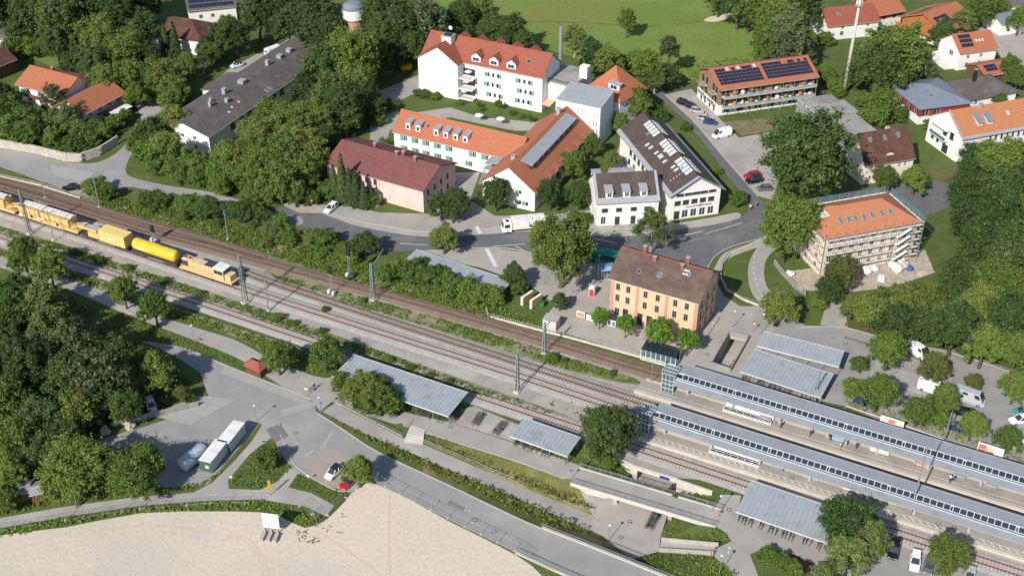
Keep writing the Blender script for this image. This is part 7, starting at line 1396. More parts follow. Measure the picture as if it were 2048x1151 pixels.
person('person in orange top standing by the upper canopy posts', (1829, 930), .6, (.55, .14, .06), (.35, .33, .3), 0, PLT)
person('person in white shirt standing by the blue poster on the upper platform', (1680, 897), 1.0, (.75, .74, .72), (.4, .36, .3), 0, PLT)
person('person with pale blue top next to the person in white on the upper platform', (1690, 893), 2.0, (.35, .5, .62), (.6, .58, .55), 0, PLT)
person('person in black standing left of the blue poster on the upper platform', (1661, 879), .2, (.02, .02, .025), (.03, .03, .03), 0, PLT)
person('person in dark clothes with a bag walking on the upper platform', (1620, 872), -1.2, (.05, .05, .06), (.06, .06, .09), 1, PLT)
person('person in brown standing by the stair enclosure railing on the upper platform', (1561, 855), .4, (.3, .15, .1), (.1, .08, .08), 0, PLT)
person('person in dark jacket beside the column right of the blue poster', (1712, 897), 2.4, (.04, .05, .08), (.08, .08, .1), 0, PLT)
person('person in pink top walking down in the stair well', (1462, 733), .3, (.65, .42, .42), (.08, .08, .12), 1, -3.2)
person('person in black walking beside the pink one in the stair well', (1467, 731), .3, (.03, .03, .035), (.05, .05, .06), 1, -3.2)
person('person in light blue with a bicycle on the site path at the left', (155, 1012), 1.4, (.35, .45, .6), (.1, .13, .22), 1, .06)
person('person in red top walking at the post office corner', (1511, 414), 2.6, (.5, .12, .08), (.2, .2, .22), 1, .05)
person('person in white top walking beside the person in red at the post office corner', (1500, 420), 2.6, (.7, .68, .66), (.12, .1, .12), 1, .05)
person('person in dark clothes standing with a bicycle beside the cycle path end', (630, 778), 1.2, (.05, .05, .06), (.1, .1, .12), 0, .06)
for (p, rz, z, lb) in (((1905, 962), .6, PLT + .02, 'bicycle pushed by the person in white on the upper platform'), ((624, 780), 1.0, .07, 'bicycle held by the person at the cycle path end'), ((158, 1012), 1.2, .06, 'bicycle of the cyclist on the site path at the left')):
    g = G(p[0], p[1], z); o = inst('bicycle', BK_[1], None, g, (0, 0, rz)); tag(o, lb, 'bicycle')
# platform furniture
M_BENCH = mat('steel_mesh_seat', (.33, .34, .35), rough=.5)
def on_plat(pr, x, y): return pr.location + Vector((math.cos(pr.rotation_euler.z) * x - math.sin(pr.rotation_euler.z) * y, math.sin(pr.rotation_euler.z) * x + math.cos(pr.rotation_euler.z) * y, .76))
for pr, xs, w in ((pU, (17.5, 0), 'upper'), (pL, (13.0, 0), 'lower')):
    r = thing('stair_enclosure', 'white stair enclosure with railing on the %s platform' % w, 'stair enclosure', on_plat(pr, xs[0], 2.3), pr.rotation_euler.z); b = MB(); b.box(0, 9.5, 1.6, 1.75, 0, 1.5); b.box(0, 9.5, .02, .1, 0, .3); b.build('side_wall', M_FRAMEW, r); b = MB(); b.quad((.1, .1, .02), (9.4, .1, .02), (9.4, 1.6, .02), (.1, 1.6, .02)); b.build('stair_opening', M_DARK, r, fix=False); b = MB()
    for z in (.6, 1.1): b.bar((0, 0, z), (9.5, 0, z), .06)
    for i in range(8): b.bar((i * 1.35, 0, 0), (i * 1.35, 0, 1.1), .06)
    b.build('railing', M_FRAMEW, r)
for pr, w, items in ((pU, 'upper', ((38.0, 'blue'), (45.5, 'white'), (53.5, 'red'), (77, 'white2'))), (pL, 'lower', ((30.5, 'blue'), (37.5, 'white'), (44.5, 'yellow')))):
    for x, c in items:
        col_ = dict(blue=(.22, .40, .58), white=(.70, .69, .67), white2=(.68, .67, .65), red=(.5, .28, .27), yellow=(.62, .56, .38))[c]
        r = thing('platform_display', '%s display panel with white frame standing on the %s platform' % ({'white2': 'large white', 'white': 'long white'}.get(c, c), w), 'display', on_plat(pr, x, 3.5), pr.rotation_euler.z); b = MB(); b.box(0, 2.6 if c != 'white' else 3.4, -.08, .08, .3, 2.0); b.build('panel', M_FRAMEW, r); b = MB(); b.box(.1, 2.5 if c != 'white' else 3.3, -.1, -.085, .4, 1.9); b.build('print', mat('display_' + c, col_), r); b = MB(); b.bar((.2, 0, 0), (.2, 0, .3), .08); b.bar((2.3, 0, 0), (2.3, 0, .3), .08); b.build('foot', M_STEEL, r)
    for j, x in enumerate((24.5, 60.5, 66.0)):
        r = thing('platform_bench', 'steel mesh bench on the %s platform, %s' % (w, ('nearest the stairs', 'right of the displays', 'farthest right')[j]), 'bench', on_plat(pr, x, 3.1), pr.rotation_euler.z); b = MB(); b.box(0, 2.2, -.25, .25, .42, .48); b.build('seat', M_BENCH, r); b = MB(); b.box(0, 2.2, .22, .28, .48, .95); b.build('backrest', M_BENCH, r)
        for xx in (.2, 2.0): b = MB(); b.box(xx - .04, xx + .04, -.2, .25, 0, .42); b.build('leg', M_STEEL, r)

def sign(label, base, h, shape, m, pm=None, z=0):
    r = thing('traffic_sign', label, 'sign', G(base[0], base[1], z), math.radians(random.uniform(-25, 25))); b = MB(); b.tube((0, 0, 0), (0, 0, h), .05, n=6); b.build('post', pm or M_STEEL, r); b = MB()
    if shape == 'round': b.tube((0, -.06, h), (0, -.03, h), .28, n=16)
    else: b.box(-.24, .24, -.06, -.03, h - .42, h + .02)
    b.build('sign_plate', m, r)
    if shape == 'round': b = MB(); b.tube((0, -.07, h), (0, -.06, h), .18, n=16); b.build('sign_face', M_FRAMEW, r)
M_OPOST = mat('orange_post', (.6, .18, .06))
for a in (('no-entry style round sign at the far car park fence', (1930, 733), 2.4, 'round', M_REDP), ('round red sign beside the white car before the pink house', (625, 418), 2.4, 'round', M_REDP), ('white arrow sign on an orange post at the grass triangle tip', (464, 966), 1.8, 'flat', M_FRAMEW, M_OPOST), ('white direction sign on an orange post at the cycle path end', (613, 793), 2.2, 'flat', M_FRAMEW, M_OPOST), ('blue path sign at the start of the sloping path', (644, 824), 2.6, 'flat', M_BLUEP), ('red post sign at the top of the ramp stairs', (1421, 1112), 2.0, 'flat', M_OPOST, M_OPOST), ('red post at the right end of the footbridge', (1436, 1034), 1.6, 'flat', M_OPOST, M_OPOST), ('sign on orange post at the left end of the footbridge', (1142, 958), 2.4, 'flat', M_BLUEP, M_OPOST), ('white info board on the grass beside the parking bay', (617, 962), 1.6, 'flat', M_FRAMEW), ('orange post sign by the lamp on the cycle path verge', (391, 686), 1.4, 'flat', M_OPOST, M_OPOST), ('round sign beside the stair well near the road', (1506, 665), 2.4, 'round', M_REDP)): sign(*a)
for px, py, lb in ((958, 244, 'white parasol on the care home terrace, left one'), (1001, 251, 'white parasol on the care home terrace, right one')):
    g = G(px, py); r = thing('parasol', lb, 'parasol', g); b = MB(); b.add([(1.3 * math.cos(i * math.pi / 4), 1.3 * math.sin(i * math.pi / 4), 2.1) for i in range(8)] + [(0, 0, 2.7)], [(i, (i + 1) % 8, 8) for i in range(8)]); b.build('cloth', M_FRAMEW, r); b = MB(); b.tube((0, 0, 0), (0, 0, 2.6), .04, n=6); b.build('pole', M_STEEL, r)
for px, py, lb, m in ((774, 150, 'green skip container left of the tall care home block', mat('skip_green', (.06, .2, .1))), (812, 140, 'yellow skip container left of the tall care home block', M_YEL)):
    g = G(px, py); r = thing('skip_container', lb, 'container', g, .4); b = MB(); b.hexa([(-1.3, -.8, .2), (1.3, -.8, .2), (1.3, .8, .2), (-1.3, .8, .2)], [(-1.8, -.9, 1.5), (1.8, -.9, 1.5), (1.8, .9, 1.5), (-1.8, .9, 1.5)]); b.build('tub', m, r); b = MB(); b.box(-1.7, 1.7, -.85, .85, 1.5, 1.6); b.build('lid', m, r)
house('garden_shed', 'grey-blue roofed garden shed under the trees at the lower left, left one', (38, 985), (57, 984), 2.2, 3.0, rise=.5, over=.2, rmat=R_SLATE, wall=M_WOOD, cat='shed')
house('garden_shed', 'felt-roofed garden shed under the trees at the lower left, right one', (61, 990), (86, 985), 2.1, 3.0, rise=.4, over=.2, rmat=M_BITUM, wall=M_WOOD, cat='shed')
# ================================================================== vegetation
LM = {'b': leafmat('leaf_green', (0.061, 0.116, 0.019), (0.201, 0.280, 0.050)), 'd': leafmat('leaf_dark', (0.034, 0.069, 0.017), (0.113, 0.181, 0.041)), 'y': leafmat('leaf_yellowish', (0.084, 0.125, 0.020), (0.259, 0.303, 0.067)),
      'l': leafmat('leaf_light', (0.071, 0.112, 0.027), (0.216, 0.268, 0.073)), 'c': leafmat('needle', (0.028, 0.053, 0.016), (0.097, 0.147, 0.045)), 'r': leafmat('leaf_bright', (0.063, 0.145, 0.009), (0.188, 0.338, 0.031)),
      's': leafmat('leaf_shrub', (0.054, 0.104, 0.017), (0.179, 0.277, 0.047)), 'p': leafmat('leaf_pine', (0.038, 0.065, 0.025), (0.132, 0.165, 0.062)), 'o': leafmat('leaf_rusty', (0.076, 0.098, 0.025), (0.148, 0.162, 0.045)), 'm': leafmat('leaf_maroon', (0.030, 0.012, 0.012), (0.060, 0.020, 0.020)), 'w': leafmat('weed', (0.076, 0.134, 0.016), (0.226, 0.296, 0.047)), 'g': leafmat('grass_blade', (0.087, 0.118, 0.017), (0.271, 0.259, 0.071)), 'h': leafmat('leaf_greygreen', (0.068, 0.094, 0.034), (0.185, 0.232, 0.094))}
M_BARK = mat('bark', (.11, .085, .06), (.07, .055, .04), scale=3, bump=.4); M_BIRCH = mat('pale_bark', (.42, .40, .36), (.2, .18, .16), scale=3)
def leaf_mesh(name, pos, nrm, size, m, rng, asp=1.5):
    n = len(pos); nrm = nrm / np.maximum(np.linalg.norm(nrm, axis=1, keepdims=True), 1e-6); r = rng.normal(size=(n, 3)); t = np.cross(nrm, r); t /= np.maximum(np.linalg.norm(t, axis=1, keepdims=True), 1e-6); u = np.cross(nrm, t)
    s = (size * rng.uniform(.7, 1.35, n))[:, None]; a = t * s * .5 * asp; c = u * s * .5
    V = np.empty((n, 4, 3)); V[:, 0] = pos - a; V[:, 1] = pos - c * .9 + a * .1; V[:, 2] = pos + a; V[:, 3] = pos + c * .9 + a * .1
    me = bpy.data.meshes.new(name); me.vertices.add(n * 4); me.vertices.foreach_set('co', V.reshape(-1).astype('f')); me.loops.add(n * 4); me.loops.foreach_set('vertex_index', np.arange(n * 4, dtype='i')); me.polygons.add(n)
    me.polygons.foreach_set('loop_start', np.arange(0, n * 4, 4, dtype='i')); me.polygons.foreach_set('loop_total', np.full(n, 4, dtype='i')); me.materials.append(m); me.update(calc_edges=True); return me
def unit(rng, n):
    v = rng.normal(size=(n, 3)); return v / np.linalg.norm(v, axis=1, keepdims=True)
def crown_pts(rng, nc, nl, zc, hz, shape='round', cr=(.2, .36), flat=1.0):
    d = unit(rng, nc); d[:, 2] = np.where(d[:, 2] < -.55, -d[:, 2], d[:, 2]); lob = 1 + .16 * np.sin(3 * np.arctan2(d[:, 1], d[:, 0]) + rng.uniform(0, 6)) + .10 * np.sin(5 * np.arctan2(d[:, 1], d[:, 0]) + rng.uniform(0, 6))
    rad = rng.uniform(.25, 1.0, nc) ** .6 * .93 * lob
    c = d * rad[:, None]; c[:, 2] *= hz
    if shape == 'egg': c[:, :2] *= (1.0 - .45 * np.clip(c[:, 2] / hz, -.3, 1))[:, None]
    if shape == 'cone': c[:, :2] *= (.95 - .85 * np.clip((c[:, 2] / hz + 1) / 2, 0, 1))[:, None]
    cw = rng.uniform(cr[0], cr[1], nc) * (1.25 - .45 * rad)
    P = []; N = []
    for i in range(nc):
        v = unit(rng, nl); k = rng.uniform(.25, 1.2, nl)[:, None]; sq = np.array([1, 1, .75]) * cw[i]
        P.append(c[i] + v * k * sq); N.append(v * .8 + np.array([0, 0, .5]) + rng.normal(size=(nl, 3)) * .6)
    P = np.concatenate(P); N = np.concatenate(N); q = rng.random(len(P)) < .16; P[q] += rng.normal(size=(q.sum(), 3)) * .1; P[:, 2] += zc
    return P, N, c + np.array([0, 0, zc])
def trunk_mesh(rng, zc, hz, cl, r0=.085, m=None, top=None):
    b = MB(); top = top or zc + hz * .35; k = 5; pts = [Vector((rng.normal() * .03 * i, rng.normal() * .03 * i, top * i / k)) for i in range(k + 1)]
    for i in range(k): b.tube(pts[i], pts[i + 1], r0 * (1 - .8 * i / k), r0 * (1 - .8 * (i + 1) / k), n=8, cap=False)
    for j in range(9):
        c = Vector(cl[rng.integers(len(cl))]); s = pts[2 + j % 3]; mid = s.lerp(c, .5) + Vector((0, 0, -.05)); b.tube(s, mid, r0 * .4, r0 * .25, n=5, cap=False); b.tube(mid, c, r0 * .25, r0 * .08, n=5, cap=False)
    return b.mesh('trunk', m or M_BARK, smooth=True)
PROTO = {}
def make_proto(kind, i):
    rng = np.random.default_rng(hash((ord(kind), i)) % 9999 + 17 * i + ord(kind))
    if kind in 'bdyo':
        hz = rng.uniform(.88, 1.08); zc = .42 + hz * .9; big = i >= 10; P, N, cl = crown_pts(rng, 340 if big else 170, 130 if big else 115, zc, hz, 'egg' if i % 2 else 'round', (.08, .19) if big else (.11, .26)); leaf = leaf_mesh('crown', P, N, .042 if big else .056, LM[kind], rng); tr = trunk_mesh(rng, zc, hz, cl)
    elif kind in 'lh':
        hz = 1.2; zc = .7 + hz * .85; P, N, cl = crown_pts(rng, 110, 80, zc, hz, 'egg', (.12, .24)); leaf = leaf_mesh('crown', P, N, .058, LM[kind], rng); tr = trunk_mesh(rng, zc, hz, cl, .06, M_BIRCH)
    elif kind == 'p':
        hz = .95; zc = 1.5 + hz * .7; P, N, cl = crown_pts(rng, 60, 110, zc, hz, 'round', (.2, .32)); leaf = leaf_mesh('crown', P, N, .07, LM[kind], rng, 2.0); tr = trunk_mesh(rng, zc, hz, cl, .075)
    elif kind == 'c':
        P = []; N = []; H = 5.6
        for k in range(46):
            z = .5 + (H - .5) * (k / 46) ** .9; r = (1 - z / H) ** .85 * 1.0 + .05; n = int(26 + 170 * r); a = rng.uniform(0, 6.28, n); q = np.sqrt(rng.uniform(.12, 1, n)) * r * (1 + .15 * np.sin(a * 5 + k)); P.append(np.stack([np.cos(a) * q, np.sin(a) * q, z - .28 * q + rng.normal(size=n) * .05], 1)); N.append(np.stack([np.cos(a) * .5, np.sin(a) * .5, np.full(n, .9)], 1) + rng.normal(size=(n, 3)) * .35)
        P = np.concatenate(P); N = np.concatenate(N); leaf = leaf_mesh('crown', P, N, .15, LM[kind], rng, 1.9); b = MB(); b.tube((0, 0, 0), (0, 0, H * .9), .12, .02, n=7); tr = b.mesh('trunk', M_BARK)
    elif kind == 'r':
        hz = .92; zc = 1.0 + hz * .75; P, N, cl = crown_pts(rng, 90, 80, zc, hz, 'round', (.18, .28)); leaf = leaf_mesh('crown', P, N, .085, LM[kind], rng); tr = trunk_mesh(rng, zc, hz, cl, .06)
    else:
        hz = .85; zc = .75; P, N, cl = crown_pts(rng, 120, 85, zc, hz, 'round', (.13, .3)); P[:, 2] = np.abs(P[:, 2]); leaf = leaf_mesh('crown', P, N, .07, LM[kind], rng); b = MB()
        for j in range(6): c = Vector(cl[j * 5]); b.tube((0, 0, 0), c, .05, .015, n=5)
        tr = b.mesh('stem', M_BARK)
    PROTO[(kind, i)] = (leaf, tr, zc if kind not in 'c' else 2.4)
for k in 'bdy': [make_proto(k, i) for i in (0, 1, 2, 10)]
for k in 'lcrspoh': [make_proto(k, i) for i in range(2 if k != 's' else 3)]
make_proto('m', 0)
TCOUNT = {}
def tree(px, py, w, kind, label, group=None, sz=1.0, name=None, cat=None):
    wm_ = w / ppm(px, py + 10); n = [k for k in PROTO if k[0] == kind and ((k[1] >= 10) == (wm_ > 10.5 and kind in 'bdy'))]; i = n[TCOUNT.get(kind, 0) % len(n)][1]; TCOUNT[kind] = TCOUNT.get(kind, 0) + 1
    leaf, tr, zc = PROTO[(kind, i)]; s = w / ppm(px, py + 10) / 2 * .98; s = s * random.uniform(.96, 1.06)
    g = G(px, py, zc * s * sz); shrub = kind in 'sm'
    r = thing(name or ('shrub' if shrub else 'conifer' if kind == 'c' else 'tree'), label, cat or ('shrub' if shrub else 'tree'), (g.x, g.y, 0), random.uniform(0, 6.28), group); r.scale = (s * random.uniform(.93, 1.07), s * random.uniform(.93, 1.07), s * sz * random.uniform(.95, 1.06))
    inst('crown', leaf, r); inst('stem' if shrub else 'trunk', tr, r)
    return r
ADJ = {'b': 'mid-green', 'd': 'dark green', 'y': 'yellow-green', 'l': 'light feathery', 'h': 'grey-green', 'p': 'pine-like', 's': 'bushy', 'o': 'rusty'}
def grove(where, group, lst):
    lst = sorted(lst, key=lambda t: t[0]); cnt = {}; tot = {}
    for t in lst: tot[t[3]] = tot.get(t[3], 0) + 1
    for t in lst:
        k = t[3]; n = cnt.get(k, 0); cnt[k] = n + 1
        lab = '%s %s %s' % (ADJ[k], 'shrub' if k == 's' else 'tree', where) + ('' if tot[k] == 1 else ', %s from the left' % ORD[n])
        tree(t[0], t[1], t[2], k, lab, group, t[4] if len(t) > 4 else 1.0)
grove('in the lower left wood beside the yard', 'trees of the lower left wood', [(25, 600, 95, 'd'), (85, 605, 85, 'l'), (20, 670, 100, 'd'), (95, 660, 90, 'l'), (150, 690, 90, 'h'), (60, 735, 100, 'd'), (130, 755, 95, 'd'), (20, 800, 90, 'b'), (195, 740, 90, 'p'), (232, 700, 75, 'd'), (240, 765, 85, 'b'), (285, 735, 75, 'b'), (250, 815, 65, 'b'), (150, 825, 80, 'y'), (80, 840, 85, 'd'), (30, 880, 90, 'b'), (95, 900, 75, 'd'), (20, 950, 65, 'b'), (5, 1000, 50, 'b'), (310, 745, 75, 'b'), (200, 800, 80, 'd'), (-30, 640, 80, 'd'), (-30, 760, 80, 'd'), (60, 640, 80, 'd'), (10, 730, 90, 'd'), (130, 870, 70, 'd'), (45, 920, 60, 'd')])
tree(155, 935, 132, 'b', 'large round leafy tree above the site path, left of two', sz=.85); tree(263, 938, 126, 'b', 'large round leafy tree above the site path, right of two', sz=.82)
tree(50, 515, 75, 'b', 'broad tree on the verge of the cycle path, leftmost, before the tracks'); tree(98, 532, 70, 'b', 'second tree from the left on the verge of the cycle path')
tree(247, 582, 55, 'b', 'small upright tree beside the cycle path, left of two', sz=1.15); tree(308, 612, 68, 'b', 'small tree with yellowish top beside the cycle path, right of two')
tree(555, 712, 68, 'b', 'leafy tree right of the red-roofed kiosk'); tree(653, 704, 74, 'b', 'round leafy tree at the left end of the long shelter')
grove('in the hedge beside the long bicycle shelter', 'shrubs beside the long shelter', [(683, 765, 50, 's'), (705, 785, 55, 'y'), (728, 770, 60, 'y'), (752, 795, 62, 'y'), (778, 805, 62, 's'), (735, 808, 50, 's'), (760, 770, 46, 'y'), (798, 800, 40, 's')])
tree(1215, 868, 112, 'd', 'dark spreading tree at the left end of the lower platform'); tree(1195, 905, 60, 's', 'bush at the foot of the dark tree by the underpass'); tree(1215, 925, 40, 's', 'small bush on the slope beside the underpass')
tree(718, 940, 66, 'b', 'small tree over the dark red car in the parking bay'); tree(532, 915, 52, 's', 'bushy shrub on the grass triangle beside the parking bay', sz=1.3)
tree(1690, 1040, 105, 'd', 'tall dark tree at the corner of the bottom right shelter'); tree(1745, 1085, 80, 'l', 'light feathery tree beside the cars at the bottom right'); tree(1695, 1110, 85, 'l', 'light feathery tree at the bottom edge below the right shelter', sz=.9); tree(1650, 1150, 60, 'l', 'feathery tree cut by the bottom edge, left of the dark tree')
tree(1897, 1112, 78, 'y', 'yellowish round tree right of the white estate at the bottom right')
for a, lb in (((1535, 1108, 42, 's'), 'leafy bush on the bed before the bottom right path, left one'), ((1565, 1122, 40, 's'), 'leafy bush on the bed before the bottom right path, middle one'), ((1590, 1135, 34, 's'), 'leafy bush on the bed before the bottom right path, right one'), ((1615, 1132, 24, 'm'), 'small dark red bush on the bed at the bottom right')): tree(*a, lb)
for i, (a, w) in enumerate((((1200, 633, 36, 'r'), 'first'), ((1252, 647, 42, 'r'), 'second'), ((1320, 663, 52, 'r'), 'third'), ((1376, 679, 46, 'r'), 'fourth'))): tree(*a, 'bright green clipped street tree before the station house, %s from the left' % w, name='street_tree')
tree(1120, 602, 34, 'd', 'small dark tree on the lawn beside the switch cabinet')
tree(1125, 500, 128, 'y', 'large yellow-green linden behind the station square', sz=1.05); tree(1085, 470, 60, 'y', 'smaller yellow-green tree left of the large linden')
tree(1305, 455, 84, 'l', 'airy light green tree before the post office', sz=.9); tree(888, 475, 62, 'y', 'small yellowish tree at the road edge near the ribbed shelter')
grove('between the pink house and the white gable wing', 'dark trees beside the pink house', [(882, 412, 52, 'd'), (912, 402, 58, 'd'), (905, 425, 40, 'd')])
tree(992, 388, 62, 'd', 'dark tree before the white gable of the care home')
grove('along the right side of the orange gable wing', 'trees along the orange gable wing', [(1100, 388, 56, 'd'), (1157, 388, 52, 'd'), (1146, 330, 54, 'b'), (1184, 292, 46, 'b'), (1100, 345, 0.1 + 40, 'b'), (1225, 320, 34, 'y')])
grove('before the shop house', 'bushes before the shop house', [(1150, 432, 28, 's'), (1170, 437, 30, 's')])
tree(1476, 398, 38, 's', 'small round bush at the right corner of the post office')
tree(1612, 320, 168, 'd', 'very large round tree beside the cars and the cream house'); tree(1578, 450, 112, 'b', 'large dense tree left of the scaffolded house', sz=1.2)
tree(1770, 356, 46, 'b', 'small tree before the cream house, left of two'); tree(1832, 356, 58, 'b', 'small tree before the cream house, right of two')
tree(1255, 42, 36, 'b', 'single slender tree standing in the meadow', sz=1.5); tree(1338, 95, 44, 'p', 'thin tall pine at the meadow edge', sz=1.3)
grove('between meadow and care home', 'trees between the meadow and the care home', [(1150, 78, 66, 'l', .7), (1190, 118, 60, 'd'), (1215, 122, 66, 'y'), (1290, 128, 66, 'b'), (1312, 152, 56, 'l', .8), (1255, 128, 46, 'd'), (1335, 150, 46, 'd'), (1300, 170, 40, 's'), (1180, 95, 40, 'd')])
tree(1274, 207, 60, 'b', 'round tree between the stair tower and the post office'); tree(1313, 228, 42, 's', 'round bush behind the ridge of the post office'); tree(1242, 245, 34, 'b', 'narrow tree at the right side of the stair tower', sz=1.3); tree(1370, 252, 26, 's', 'small bush beside the lane along the post office'); tree(1432, 342, 22, 's', 'small bush near the front of the post office lane')
grove('in the wood behind the care home', 'trees behind the care home', [(760, 35, 80, 'd'), (650, 72, 90, 'd'), (770, 75, 75, 'd'), (800, 60, 80, 'd'), (828, 92, 60, 'd'), (850, 40, 80, 'h'), (745, 110, 70, 'd'), (790, 108, 56, 'd'), (880, 48, 60, 'd'), (925, 38, 66, 'd'), (962, 28, 60, 'b'), (985, 55, 60, 'd'), (1022, 62, 66, 'd'), (1045, 85, 50, 'd'), (625, 20, 80, 'd'), (600, 40, 80, 'd'), (600, 0, 90, 'b'), (940, 10, 50, 'd'), (800, 20, 70, 'b')])
tree(703, 112, 100, 'b', 'tall bright green tree left of the care home', sz=1.15)
grove('between grey apartments and pink house', 'trees between the grey apartments and the pink house', [(645, 140, 90, 'd'), (715, 165, 80, 'b'), (730, 195, 60, 'd'), (660, 190, 90, 'l', .8), (612, 180, 70, 'd'), (690, 215, 80, 'd'), (545, 235, 85, 'b'), (520, 275, 90, 'y'), (580, 255, 95, 'b'), (600, 300, 100, 'y'), (630, 240, 85, 'y'), (560, 315, 95, 'b'), (500, 315, 80, 'y'), (458, 318, 66, 'b'), (605, 340, 80, 'b'), (650, 280, 60, 'd'), (560, 362, 80, 'b'), (590, 385, 50, 'b'), (510, 350, 70, 'b'), (535, 380, 55, 'b'), (690, 240, 60, 'd'), (745, 215, 50, 'd'), (640, 205, 60, 'd')])
grove('before the grey-roofed apartments', 'trees before the grey-roofed apartments', [(345, 240, 66, 'y'), (300, 270, 60, 'd'), (288, 302, 50, 's'), (330, 295, 70, 'b'), (390, 332, 56, 's'), (312, 332, 52, 's'), (350, 335, 55, 's'), (430, 345, 60, 's'), (470, 352, 60, 's'), (395, 355, 46, 's'), (440, 372, 46, 's'), (270, 285, 40, 's'), (365, 350, 46, 's'), (500, 385, 46, 's')])
grove('in the gardens of the orange-roofed chalets', 'garden trees around the orange-roofed chalets', [(18, 222, 66, 's'), (60, 238, 60, 's'), (112, 242, 56, 's'), (106, 195, 46, 'h'), (150, 258, 50, 's'), (192, 255, 42, 's'), (20, 258, 60, 's'), (62, 268, 60, 's'), (230, 245, 40, 's'), (5, 190, 50, 'd'), (105, 275, 46, 's'), (145, 285, 40, 's'), (250, 232, 30, 's'), (160, 222, 34, 'h'), (-20, 240, 60, 's'), (185, 280, 34, 's'), (210, 262, 36, 's'), (135, 230, 46, 'h')])
grove('in the top left wood behind the chalets', 'trees of the top left wood', [(70, 22, 90, 'd'), (125, 45, 95, 'd'), (110, 85, 70, 'd'), (175, 22, 90, 'd'), (235, 30, 90, 'd'), (275, 12, 76, 'd'), (200, 75, 90, 'y'), (245, 110, 80, 'b'), (190, 130, 70, 'd'), (258, 90, 70, 'b'), (285, 55, 62, 'd'), (298, 118, 52, 'd'), (375, 128, 42, 'b'), (215, 160, 66, 'b'), (322, 150, 66, 'y'), (350, 175, 56, 'b'), (300, 150, 60, 'd'), (258, 155, 60, 'b'), (150, 95, 60, 'd'), (40, 60, 60, 'd'), (160, 60, 66, 'd'), (60, -10, 90, 'd'), (150, -10, 90, 'd'), (250, -10, 90, 'd'), (25, 100, 46, 's'), (65, 95, 46, 's'), (145, 135, 50, 'd'), (370, 190, 36, 's'), (-20, 20, 90, 'd'), (220, 190, 40, 's'), (270, 190, 44, 'b'), (340, 200, 46, 'b'), (225, 65, 70, 'd'), (305, 190, 40, 's'), (175, 160, 46, 's')])
tree(330, 80, 22, 'c', 'narrow dark conifer before the brown hipped chalet'); tree(350, 85, 26, 'c', 'yellowish narrow conifer before the brown hipped chalet')
grove('beside the caravan drive', 'trees beside the caravan drive', [(443, 75, 56, 'd', 1.2), (470, 75, 60, 'd'), (420, 105, 44, 'b'), (515, 30, 76, 'd'), (545, 20, 90, 'd'), (575, 48, 70, 'd'), (405, 120, 36, 'h'), (455, 50, 40, 'b'), (412, 98, 40, 'd'), (350, 118, 40, 'd')])
for i, (a, lb) in enumerate((((668, 368, 28, 'c', 1.0), 'leftmost'), ((684, 362, 30, 'c', 1.25), 'second'), ((699, 376, 28, 'c', 1.0), 'third'), ((712, 380, 28, 'c', 1.15), 'fourth'), ((728, 394, 26, 'c', .85), 'fifth'))): tree(a[0], a[1], a[2], a[3], 'slender conifer before the pink house, %s of the row' % lb, 'conifers before the pink house', a[4])
tree(740, 398, 40, 's', 'bush at the right end of the conifers before the pink house'); tree(655, 380, 46, 's', 'bush at the left end of the conifers before the pink house'); tree(622, 395, 40, 's', 'bush left of the white car before the pink house')
grove('in the strip between road and tracks', 'shrubs between the road and the tracks', [(190, 372, 50, 's', .78), (215, 385, 46, 's', .78), (285, 396, 46, 'l', .6), (312, 400, 52, 's', .78), (380, 408, 60, 's', .78), (415, 412, 60, 'd', .6), (482, 422, 62, 'd', .6), (512, 432, 55, 's', .78), (540, 462, 50, 'l', .6), (572, 472, 52, 's', .78), (625, 472, 50, 'l', .6), (650, 480, 60, 's', .78), (690, 497, 46, 'l', .6), (730, 488, 60, 'd', .8), (560, 442, 42, 's', .78), (700, 515, 40, 's', .78), (300, 420, 30, 's', .6), (365, 432, 30, 'l', .5), (430, 446, 30, 's', .6), (530, 485, 30, 'l', .5), (640, 512, 28, 's', .6)])
grove('between the ribbed shelter and the tracks', 'bushes between the ribbed shelter and the tracks', [(798, 537, 48, 's', 1.1), (828, 545, 55, 's', 1.1), (860, 557, 57, 's', 1.1), (898, 570, 62, 's', 1.1), (932, 577, 55, 's', 1.1), (962, 589, 55, 's', 1.1), (988, 594, 48, 's', 1.1), (845, 532, 40, 's', 1.1), (880, 550, 43, 's', 1.1), (770, 547, 40, 's', 1.1)])
tree(1028, 548, 50, 'd', 'slim dark tree left of the display stands', sz=1.1); tree(1035, 575, 40, 's', 'bush at the foot of the slim dark tree')
grove('in the wood at the right edge', 'trees of the right-hand wood', [(1960, 325, 84, 'd'), (1995, 340, 104, 'b'), (2035, 325, 80, 'y'), (1945, 375, 90, 'd'), (2000, 400, 112, 'd'), (1945, 432, 84, 'd'), (2035, 430, 92, 'b'), (1965, 490, 100, 'd'), (2025, 505, 100, 'd'), (1935, 545, 90, 'd'), (1992, 562, 100, 'b'), (2040, 580, 80, 'y'), (1908, 595, 80, 'd'), (1962, 625, 100, 'y'), (2022, 645, 100, 'd'), (1862, 612, 78, 'y'), (1912, 655, 90, 'd'), (1970, 690, 80, 'b'), (2035, 700, 80, 'b'), (1850, 655, 70, 'd'), (2060, 380, 90, 'd'), (2060, 640, 90, 'd'), (2070, 500, 90, 'd'), (2000, 460, 90, 'd'), (1980, 530, 80, 'd')])
grove('above the car park fence', 'trees below the scaffolded house', [(1800, 605, 80, 'y'), (1770, 612, 70, 'd'), (1742, 622, 74, 'y'), (1792, 645, 76, 'd'), (1830, 600, 60, 'b'), (1705, 612, 50, 'y'), (1820, 640, 60, 'd')])
